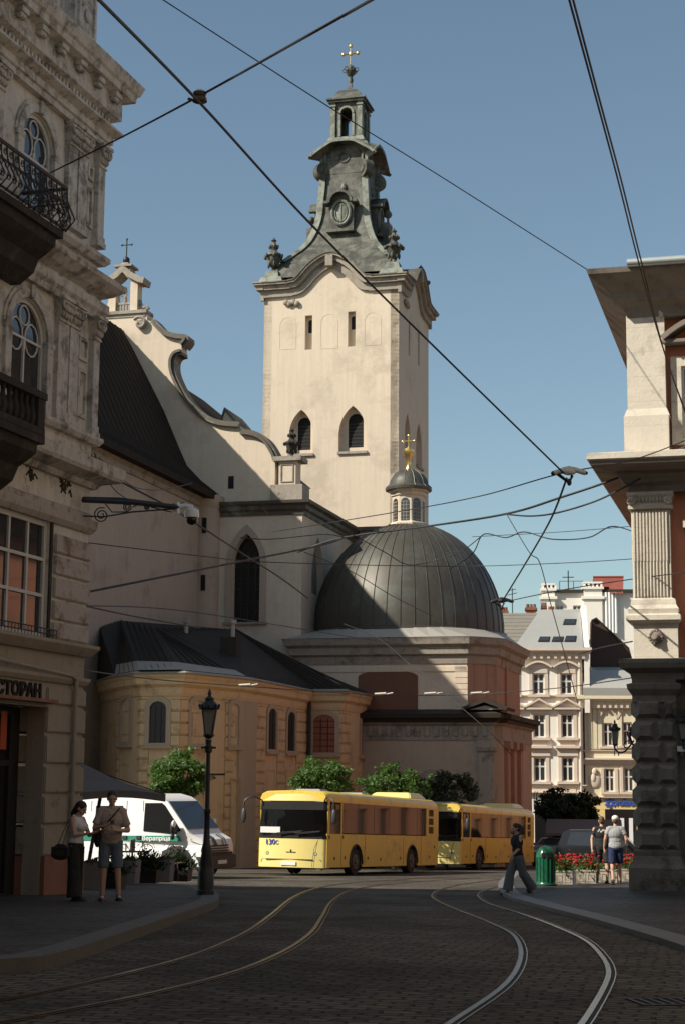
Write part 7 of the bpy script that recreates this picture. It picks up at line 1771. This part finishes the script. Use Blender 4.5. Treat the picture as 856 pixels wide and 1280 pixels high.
wirepx([(560, 712, 47), (590, 692, 46), (604, 668, 45.5), (632, 672, 45), (655, 665, 44), (690, 674, 43), (735, 672, 42), (765, 658, 41), (800, 668, 40.3)], 'wavy cable swinging between the dome and the right building', .016)
wirepx([(590, 671, 45), (700, 665, 43), (800, 657, 40.3)], 'straight thin wire above the wavy cable', .009)
wirepx([(440, 668, 47), (480, 690, 47.5), (510, 706, 48), (545, 700, 48), (575, 690, 47), (604, 668, 45.5)], 'slack cable drooping over the top of the dome', .013)
wirepx([(380, 690, 48), (440, 715, 50), (490, 745, 54), (540, 770, 60)], 'thin wire crossing down over the dome seams', .012)
wirepx([(300, 672, 42), (340, 674, 43), (405, 668, 46), (430, 672, 48)], 'thin wire above the gothic window', .014)
wirepx([(104, 838, 33), (200, 850, 45), (306, 858, 58), (475, 869, 60), (595, 868, 60), (700, 860, 55), (800, 846, 40.2)], 'low wire strung with small white lamps above the buses', .016)
wirepx([(430, 780, 65), (475, 800, 62), (520, 838, 60), (600, 905, 58), (640, 945, 58)], 'slanting wire in front of the rust-coloured panel', .014)
wirepx([(722, 818, 60), (750, 810, 52), (790, 802, 40.4)], 'pale short wire fixed to the pedestal of the lion head', .018)
def knob(px, py, Y, r, label, name='insulator', m=M_dark, kind=0):
    c_ = at(px, py, Y); t = thing(name, label, 'insulator', c_); mb = MB()
    if kind == 0:
        mb.lathe([(r*.3, -r*.9), (r, -r*.6), (r*.9, -r*.1), (r*.4, 0), (r*.8, r*.2), (r*.9, r*.6), (r*.3, r*.9)], c_, 14); mb.tube([c_-Vector((r*.7, 0, r*.5)), c_-Vector((r*1.6, 0, r*.2))], r*.2, 6); obj('body', mb, m, t, smooth=40); mb = MB(); mb.lathe([(r*.95, r*.62), (r*.5, r*1.0), (r*.2, r*1.15)], c_, 14); obj('cap', mb, M_insul, t, smooth=40)
    else:
        mb.tube([c_+Vector((-r*2.4, 0, -r*.1)), c_+Vector((-r*.8, 0, r*.5)), c_+Vector((0, 0, r*.7)), c_+Vector((r*1., 0, r*.5)), c_+Vector((r*2.6, 0, 0))], r*.42, 8); mb.ell(c_+Vector((0, 0, r*.2)), (r*1.2, r*.6, r*.6), 12, 8); obj('body', mb, m, t, smooth=60)
        mb = MB(); mb.tube([c_+Vector((-r*1.8, 0, -r*.2)), c_+Vector((0, 0, -r*1.6)), c_+Vector((r*.5, 0, -r*.4))], r*.28, 6); mb.ell(c_+Vector((0, 0, -r*1.5)), (r*.4, r*.4, r*.6), 8, 6); mb.ell(c_+Vector((r*2.7, 0, 0)), (r*.3,)*3, 8, 6); mb.ell(c_+Vector((-r*2.5, 0, -r*.1)), (r*.4,)*3, 8, 6); obj('clamp', mb, M_dark, t, smooth=60)
knob(250, 121, 19.3, .09, 'dark brown knob insulator where two wires cross above the left building', m=M_bark)
knob(711, 591, 34, .13, 'white insulator where the thick diagonal wire ends', m=M_insul, kind=1)
knob(627, 752, 50, .12, 'dark clamp hanging in the wires beside the dome', m=M_dark, kind=1)
for i, (px_, py_, Y) in enumerate(((475, 869, 60), (537, 868.5, 60), (595, 868, 60), (306, 858, 58))):
    c_ = at(px_, py_-1, Y); t = thing('string_lamp', ['small white lamp on the low wire in front of the rust panel', 'small white lamp on the low wire at the middle of the domed chapel', 'small white lamp on the low wire at the right end of the domed chapel', 'small white lamp on the low wire by the corner pier of the yellow chapel'][i], 'lamp', c_, group='small lamps on the low wire')
    mb = MB(); mb.tube([c_+Vector((-.2, 0, 0)), c_+Vector((.2, 0, .03))], .05, 6); mb.tube([c_+Vector((.2, 0, .0)), c_+Vector((.45, 0, .05))], .03, 6); obj('lamp_body', mb, M_insul, t, smooth=50)

# ================================================================== ADDED STREET HOUSES, unseen: they block sky, bounce sun and fill reflections
def plainhouse(name, label, x0, y0, az, W_, dep, h, m, seed):
    f = Frame((x0, y0), az); g_ = gz(max(y0, 0))-1.5
    t = thing(name, label, 'house', (x0, y0, g_)); hs = []
    for fl in range(int((h-1)/3.9)):
        for q in range(int(W_/2.6)): x = .8+q*2.6; z = g_+2.6+fl*3.9; hs.append(rect(x, x+1.1, z, z+1.9))
    mb = MB(f.M); mb.slab(rect(0, W_, g_, g_+h+1.5), hs, 0, .3); obj('front_wall', mb, m, t)
    mb = MB(f.M); mb.box(0, W_, .31, dep, g_, g_+h+1.5); obj('house_block', mb, m, t)
    mb = MB(f.M)
    for r_ in hs: mb.box(r_[0][0]-.02, r_[1][0]+.02, .2, .25, r_[0][1]-.02, r_[2][1]+.02)
    o = obj('window_glass', mb, M_glass, t); o['kind'] = 'stuff'
    mb = MB(f.M); mb.sweep([(0, 0), (W_, 0)], [(-.1, g_+h+.9), (.3, g_+h+1.1), (.5, g_+h+1.5), (-.1, g_+h+1.6)]); obj('roof_cornice', mb, M_htrim, t)
plainhouse('added_street_house', 'added brown house opposite the corner building, unseen, blocking sky and bouncing sun', 10.2, 30, 195, 30, 10, 21, mat('brown_plaster', (.36, .29, .22)), 1)

plainhouse('added_street_house', 'added grey-brown house closing the street behind the viewer, unseen, to block sky', 14, -16, 285, 34, 10, 19, mat('grey_brown_plaster', (.2, .17, .14)), 2)
plainhouse('added_street_house', 'added orange house on the right of the square, unseen, for bus window reflections', 33, 118, 195, 24, 10, 17, mat('orange_plaster', (.5, .22, .1)), 3)  # added row of warm fronts that bus windows reflect
plainhouse('added_street_house', 'added terracotta house next to the orange one, unseen, for warm bounce and reflections', 33-24.2*.2588, 118-24.2*.966, 195, 16, 10, 15, mat('terracotta_plaster', (.46, .2, .11)), 4)
plainhouse('added_street_house', 'added brick red house nearest the palace, unseen, for warm bounce and reflections', 33-40.4*.2588, 118-40.4*.966, 195, 20, 10, 18, mat('brick_plaster', (.42, .2, .12)), 5)
# ================================================================== PEOPLE
def remesh(name, mb, m, par, vox=.012, sm=4, world=False):
    me = bpy.data.meshes.new(name); me.from_pydata(mb.v, [], mb.f)
    o = bpy.data.objects.new(name, me); COL.objects.link(o)
    md = o.modifiers.new('r', 'REMESH'); md.mode = 'VOXEL'; md.voxel_size = vox
    if sm: s_ = o.modifiers.new('s', 'SMOOTH'); s_.factor = .5; s_.iterations = sm
    bpy.context.view_layer.update()
    me2 = bpy.data.meshes.new_from_object(o.evaluated_get(bpy.context.evaluated_depsgraph_get())); bpy.data.objects.remove(o); bpy.data.meshes.remove(me)
    me2.name = name; me2.materials.clear(); me2.materials.append(m); me2.polygons.foreach_set('use_smooth', [True]*len(me2.polygons))
    o = bpy.data.objects.new(name, me2); COL.objects.link(o); o.parent = par; WM[o.name] = WM[par.name]; return o
V3 = Vector
def hand(mb, wrist, d, palmn, L=.18, curl=.5, thumb=1):
    """palm, four unequal bent fingers and a thumb leaving its side"""
    d = V3(d).normalized(); n = V3(palmn); n = (n-d*n.dot(d)).normalized(); s = d.cross(n)*thumb
    w_ = V3(wrist); q = Matrix((s, n, d)).transposed()
    mb.ell(w_+d*L*.26, (.041, .017, L*.3), 10, 8, q)
    for i, (o, l) in enumerate(((.03, .40), (.011, .45), (-.010, .42), (-.029, .34))):
        b = w_+d*L*.48+s*o; dd = d; p = b; r = .0095
        for k in range(3):
            a = curl*(k+.6)*.55; dd = (d*cos(a)+n*sin(a)).normalized(); e = p+dd*L*l*(.45, .32, .25)[k]; mb.cap(p, e, r, r*.88, 8); p = e; r *= .88
    b = w_+d*L*.12+s*.034; e = b+(d*.6+s*.65+n*.25).normalized()*L*.26; mb.cap(b, e, .013, .011, 8); mb.cap(e, e+(d*.9+s*.15+n*.3).normalized()*L*.17, .011, .009, 8)
def head(mb, c, fwd, H=.225, up=(0, 0, 1)):
    """skull, jaw, nose, brows, lips, ears; c = centre of the head"""
    f = V3(fwd).normalized(); u = V3(up); u = (u-f*u.dot(f)).normalized(); r = f.cross(u); q = Matrix((r, f, u)).transposed(); c = V3(c); P = lambda x, y, z: c+r*x+f*y+u*z
    mb.ell(P(0, -.012, .028), (.074, .092, .086), 16, 12, q); mb.ell(P(0, .022, -.035), (.055, .06, .07), 14, 10, q); mb.ell(P(0, .055, -.085), (.026, .024, .02), 10, 8, q)
    mb.cap(P(0, .082, .01), P(0, .104, -.026), .010, .014, 8); mb.ell(P(0, .083, -.055), (.026, .010, .008), 10, 6, q); mb.ell(P(0, .082, -.066), (.022, .010, .007), 10, 6, q)
    for s in (-1, 1): mb.ell(P(s*.077, -.005, -.005), (.012, .02, .032), 8, 8, q); mb.ell(P(s*.03, .078, .022), (.018, .01, .006), 8, 6, q); mb.ell(P(s*.04, .05, -.03), (.025, .03, .03), 8, 8, q)
    return P, q
def eyes(par, P, q):
    mb = MB()
    for s in (-1, 1): mb.ell(P(s*.029, .078, .006), (.0115, .007, .006), 10, 6, q)
    obj('eyes', mb, M_glassd, par, world=False, smooth=60)
def sandal(par, a, fwd, m=M_dark, name='shoe'):
    f = V3(fwd).normalized(); q = Matrix((V3((f.y, -f.x, 0)), f, V3((0, 0, 1)))).transposed(); mb = MB()
    mb.ell(V3(a)+f*.07+V3((0, 0, .03)), (.05, .14, .035), 14, 8, q); mb.ell(V3(a)+V3((0, 0, .06)), (.042, .055, .05), 12, 8, q); mb.box(-.048, .048, -.06, .2, -.0, .02, Matrix.Translation(V3((a[0], a[1], 0))) @ q.to_4x4()); return remesh(name, mb, m, par, .01, 2)
def legs(mb, hips, knees, ankles, k=1.):
    for h, kn, a in zip(hips, knees, ankles): mb.cap(h, kn, .085*k, .056*k); mb.cap(kn, a, .056*k, .036*k); mb.ell(V3(kn).lerp(V3(a), .28)+V3((0, .02, 0)), (.052*k, .055*k, .11)); 
def torso(mb, pel, chest, neck, w_=.17, dp=.11):
    pel, chest, neck = V3(pel), V3(chest), V3(neck)
    mb.ell(pel, (w_*.95, dp*1.02, .13)); mb.ell(pel.lerp(chest, .45), (w_*.86, dp*.92, .16)); mb.ell(chest, (w_*1.05, dp*1.08, .18)); mb.cap(chest+V3((0, 0, .08)), neck, .07, .052)
def M_at(p, rz): return Matrix.Translation(V3(p)) @ Matrix.Rotation(RD(rz), 4, 'Z')

# --- man in a pink shirt and grey-blue shorts, facing us, reading what he holds
mp = gp(140, 1133, .12); mp = V3((at(141, 976, 28).x, 28, gz(28)+.12))
t = thing('person', 'man in a pale pink short-sleeved shirt and grey-blue shorts with a shoulder bag, facing us', 'person', M=M_at(mp, 8))
mb = MB()
H0, H1 = (-.095, 0, .92), (.095, 0, .92); K0_, K1_ = (-.11, -.02, .5), (.12, -.01, .5); A0_, A1_ = (-.115, .02, .09), (.15, .02, .09)
legs(mb, (H0, H1), (K0_, K1_), (A0_, A1_)); torso(mb, (0, 0, .96), (0, .0, 1.3), (0, -.02, 1.53), .18, .12)
for s, E, W_ in ((-1, (-.27, -.02, 1.16), (-.14, -.27, 1.2)), (1, (.27, -.03, 1.13), (.1, -.27, 1.13))):
    sh_ = (s*.19, 0, 1.44); mb.cap(sh_, E, .056, .042); mb.cap(E, W_, .042, .028); hand(mb, W_, (-s*.8, -.35, .25), (0, -.3, 1), .17, .9, s)
for a in (A0_, A1_): mb.cap((a[0], a[1], .07), (a[0]*1.1, a[1]-.14, .035), .035, .03)
P, q = head(mb, (0, -.035, 1.64), (.05, -1, -.18)); remesh('body', mb, M_skin, t, .0075, 3); eyes(t, P, q)
mb = MB(); mb.ell(P(0, -.02, .045), (.08, .092, .082), 18, 12, q); mb.ell(P(0, -.045, .0), (.078, .065, .075), 14, 10, q); remesh('hair', mb, M_hair, t, .01, 2)
mb = MB(); mb.box(-.085, -.005, .06, .1, .0, .02, Matrix.Translation(P(0, .0, .0))) if 0 else None
mb = MB(); torso(mb, (0, 0, .98), (0, 0, 1.3), (0, -.01, 1.5), .198, .14); mb.ell((0, -.03, 1.08), (.185, .15, .17)); mb.cap((-.15, 0, 1.44), (.15, 0, 1.44), .075, .075)
for s, E in ((-1, (-.27, -.02, 1.16)), (1, (.27, -.03, 1.13))): mb.cone((s*.15, 0, 1.46), V3((s*.19, 0, 1.44)).lerp(V3(E), .78), .07, .072, 16)
remesh('shirt', mb, M_pinkc, t, .012, 3)
mb = MB(); mb.ell((0, 0, .95), (.185, .13, .12))
for h, kk in ((H0, K0_), (H1, K1_)): mb.cone((h[0], h[1], .96), (kk[0]*1.0, kk[1], kk[2]+.03), .105, .088, 18)
remesh('shorts', mb, M_denim, t, .012, 3)
for a in (A0_, A1_): sandal(t, (a[0], a[1]-.01, 0), (a[0]*1.2, -1, 0))
mb = MB(); mb.tube([(.13, -.09, 1.49), (.02, -.17, 1.36), (-.1, -.17, 1.22), (-.2, -.1, 1.08)], .014, 6); mb.tube([(.13, .05, 1.5), (0, .16, 1.35), (-.18, .12, 1.1)], .014, 6); mb.ell((-.22, .0, 1.0), (.06, .12, .15)); remesh('shoulder_bag', mb, M_blackc, t, .01, 1)
mb = MB(); mb.box(-.04, .04, -.37, -.355, 1.2, 1.34, Matrix.Rotation(RD(-10), 4, 'X')); obj('phone', mb, M_dark, t, world=False)

# --- woman in a white sleeveless top, profile to the right, reaching towards the man
wp = V3((at(98, 976, 27.8).x, 27.8, gz(27.8)+.12))
t = thing('person', 'woman in a white sleeveless top and wide dark trousers with a bag on her shoulder', 'person', M=M_at(wp, 68))
mb = MB(); H0, H1 = (-.085, 0, .86), (.085, 0, .86); K0_, K1_ = (-.09, -.03, .46), (.1, .03, .46); A0_, A1_ = (-.1, -.05, .08), (.11, .07, .08)
legs(mb, (H0, H1), (K0_, K1_), (A0_, A1_), .92); torso(mb, (0, 0, .9), (0, -.01, 1.18), (0, -.03, 1.38), .148, .1)
for s in (-1, 1): mb.ell((s*.07, -.1, 1.18), (.062, .05, .06))
for s, E, W_ in ((-1, (-.22, -.1, 1.05), (-.16, -.33, 1.08)), (1, (.2, -.12, 1.04), (.1, -.36, 1.12))):
    mb.cap((s*.16, -.01, 1.3), E, .045, .034); mb.cap(E, W_, .034, .023); hand(mb, W_, (.1*-s, -1, .1), (0, 0, 1), .155, .6, s)
P, q = head(mb, (0, -.075, 1.47), (.0, -1, -.5)); remesh('body', mb, M_skin, t, .0075, 3); eyes(t, P, q)
mb = MB(); mb.ell(P(0, -.02, .04), (.083, .095, .085), 18, 12, q); mb.cap(P(0, -.07, .02), P(0, -.1, -.13), .06, .045); mb.cap(P(0, -.1, -.13), P(0, -.09, -.2), .045, .02); mb.ell(P(0, -.04, -.02), (.08, .06, .08), 14, 10, q); remesh('hair', mb, M_hair, t, .009, 2)
mb = MB(); torso(mb, (0, 0, .93), (0, -.01, 1.18), (0, -.02, 1.27), .158, .115)
for s in (-1, 1): mb.ell((s*.07, -.11, 1.18), (.07, .055, .068)); mb.cap((s*.1, -.05, 1.24), (s*.1, -.0, 1.35), .032, .03); mb.cap((s*.1, 0, 1.35), (s*.1, .06, 1.22), .03, .035)
remesh('sleeveless_top', mb, M_whitec, t, .011, 2)
mb = MB(); mb.ell((0, 0, .89), (.16, .12, .11))
for h, kk, a in ((H0, K0_, A0_), (H1, K1_, A1_)): mb.cone(h, (kk[0], kk[1], kk[2]), .1, .1, 18); mb.cone((kk[0], kk[1], kk[2]+.02), (a[0], a[1], .06), .1, .125, 18)
remesh('wide_trousers', mb, M_blackc, t, .012, 3)
for a in (A0_, A1_): sandal(t, (a[0], a[1]-.02, 0), (0, -1, 0))
mb = MB(); mb.tube([(-.12, -.02, 1.36), (-.2, .06, 1.15), (-.24, .1, .9)], .009, 5); mb.tube([(-.12, .03, 1.36), (-.22, .12, 1.1), (-.24, .2, .9)], .009, 5); mb.box(-.28, -.19, .0, .3, .7, .86); mb.ell((-.235, .15, .74), (.065, .17, .09)); mb.ell((-.235, .15, .86), (.04, .12, .05)); remesh('handbag', mb, M_blackc, t, .009, 1)

# --- woman walking to the left, in silhouette
kp = V3((at(646, 976, 37.2).x, 37.2, gz(37.2)))
t = thing('person', 'woman with pinned-up hair walking left in a dark top and loose grey-blue trousers', 'person', M=M_at(kp, -68) @ Matrix.Scale(.95, 4))
mb = MB(); H0, H1 = (-.085, 0, .86), (.085, 0, .86); K0_, K1_ = (-.09, -.15, .48), (.09, .09, .47); A0_, A1_ = (-.09, -.22, .09), (.09, .33, .13)
legs(mb, (H0, H1), (K0_, K1_), (A0_, A1_), .92); torso(mb, (0, 0, .9), (0, -.02, 1.2), (0, -.03, 1.4), .15, .105)
for s, E, W_ in ((-1, (-.2, .1, 1.05), (-.22, .0, .82)), (1, (.2, -.08, 1.05), (.18, -.24, .9))):
    mb.cap((s*.165, -.01, 1.32), E, .046, .035); mb.cap(E, W_, .035, .024); hand(mb, W_, (0, -.3, -1), (-s, -.2, 0), .155, .5, s)
P, q = head(mb, (0, -.05, 1.5), (.0, -1, -.05)); remesh('body', mb, M_skin, t, .0075, 3); eyes(t, P, q)
mb = MB(); mb.ell(P(0, -.02, .04), (.084, .096, .086), 18, 12, q); mb.ell(P(0, -.1, .05), (.05, .05, .05)); mb.ell(P(0, -.05, -.01), (.08, .06, .07), 14, 10, q); remesh('hair', mb, M_hair, t, .009, 2)
mb = MB(); torso(mb, (0, 0, .9), (0, -.02, 1.2), (0, -.02, 1.34), .17, .125); mb.cap((-.13, 0, 1.33), (.13, 0, 1.33), .06, .06)
for s, E in ((-1, (-.2, .1, 1.05)), (1, (.2, -.08, 1.05))): mb.cone((s*.13, -.0, 1.34), V3((s*.165, -.01, 1.32)).lerp(V3(E), 1.0), .06, .055, 16)
remesh('dark_top', mb, M_blackc, t, .012, 3)
mb = MB(); mb.ell((0, 0, .88), (.165, .125, .12))
for h, kk, a in ((H0, K0_, A0_), (H1, K1_, A1_)): mb.cone(h, kk, .1, .1, 18); mb.cone((kk[0], kk[1], kk[2]+.02), (a[0], a[1], a[2]+.02), .1, .12, 18); mb.ell(kk, (.1, .1, .1))
remesh('loose_trousers', mb, M_bluegrey, t, .012, 3)
sandal(t, (A0_[0], A0_[1]-.0, 0), (0, -1, 0)); 
mb = MB(); a = V3(A1_); mb.ell(a+V3((0, -.06, -.07)), (.045, .13, .04), 14, 8, Matrix.Rotation(RD(-35), 3, 'X')); remesh('shoe', mb, M_dark, t, .01, 2)

# --- two men walking away on the right
def walker(px, Y, label, rz, top, tm, bottom, hair, cap_=None, sleeve=.5, extra=None, Hs=1., sw=1):
    p = V3((at(px, 976, Y).x, Y, gz(Y)+.1)); t = thing('person', label, 'person', M=M_at(p, 180+rz) @ Matrix.Scale(Hs, 4))
    WM[t.name] = t.matrix_world.copy()
    mb = MB(); H0, H1 = (-.09, 0, .9), (.09, 0, .9); K0_, K1_ = (-.1, -.1*sw, .5), (.1, .02*sw, .5); A0_, A1_ = (-.1, -.12*sw, .09), (.1, .2*sw, .13)
    legs(mb, (H0, H1), (K0_, K1_), (A0_, A1_)); torso(mb, (0, 0, .95), (0, -.01, 1.28), (0, -.02, 1.5), .175, .115)
    arms = ((-1, (-.27, .05*sw, 1.14), (-.27, -.08*sw, .9)), (1, (.27, .0, 1.14), (.29, -.1*sw, .9)))
    for s, E, W_ in arms: mb.cap((s*.195, 0, 1.41), E, .052, .04); mb.cap(E, W_, .04, .027); hand(mb, W_, (0, -.2, -1), (-s, -.1, 0), .175, .6, s)
    for a in (A0_, A1_): mb.cap((a[0], a[1], a[2]-.02), (a[0], a[1]-.12, .04), .035, .03)
    P, q = head(mb, (0, -.03, 1.62), (.0, -1, -.03)); remesh('body', mb, M_skin, t, .008, 3); eyes(t, P, q)
    mb = MB(); mb.ell(P(0, -.015, .042), (.08, .093, .082), 18, 12, q); mb.ell(P(0, -.045, -.01), (.077, .06, .07), 14, 10, q); remesh('hair', mb, hair, t, .01, 2)
    if cap_: mb = MB(); mb.ell(P(0, -.01, .06), (.092, .105, .078), 18, 12, q); mb.ell(P(0, .11, .035), (.07, .07, .012), 12, 6, q); remesh('cap', mb, cap_, t, .01, 2)
    mb = MB(); torso(mb, (0, 0, .97), (0, -.01, 1.28), (0, -.01, 1.45), .2, .138); mb.cap((-.15, 0, 1.41), (.15, 0, 1.41), .073, .073); mb.ell((0, 0, 1.0), (.19, .135, .14))
    for s, E, W_ in arms: mb.cone((s*.15, 0, 1.43), V3((s*.195, 0, 1.41)).lerp(V3(E), sleeve), .068, .066, 16)
    remesh('t_shirt', mb, tm, t, .012, 3)
    mb = MB(); mb.ell((0, 0, .93), (.18, .13, .12))
    for h, kk in ((H0, K0_), (H1, K1_)): mb.cone((h[0], h[1], .94), (kk[0], kk[1], kk[2]+.04), .105, .095, 18)
    remesh('shorts', mb, bottom, t, .012, 3)
    for a in (A0_, A1_): sandal(t, (a[0], a[1], a[2]-.09), (0, -1, 0), M_dark)
    return t, P, q
walker(768, 44.3, 'man in a grey t-shirt, navy shorts and pale cap walking away from us', -4, 0, M_greyc, M_navy, M_hair2, M_cap, .55)
t, P, q = walker(751, 45.2, 'man in a black t-shirt with white print walking away beside the man in grey', 3, 0, M_blackc, M_blackc, M_hair2, None, .6, sw=-1)
mb = MB(); r = random.Random(3)
for k in range(9): mb.ell((-.12+.03*k, .128+.0*abs(k-4), 1.37+r.uniform(-.03, .03)), (.016, .012, .03), 6, 4)
obj('white_print', mb, M_paper, t, world=False)
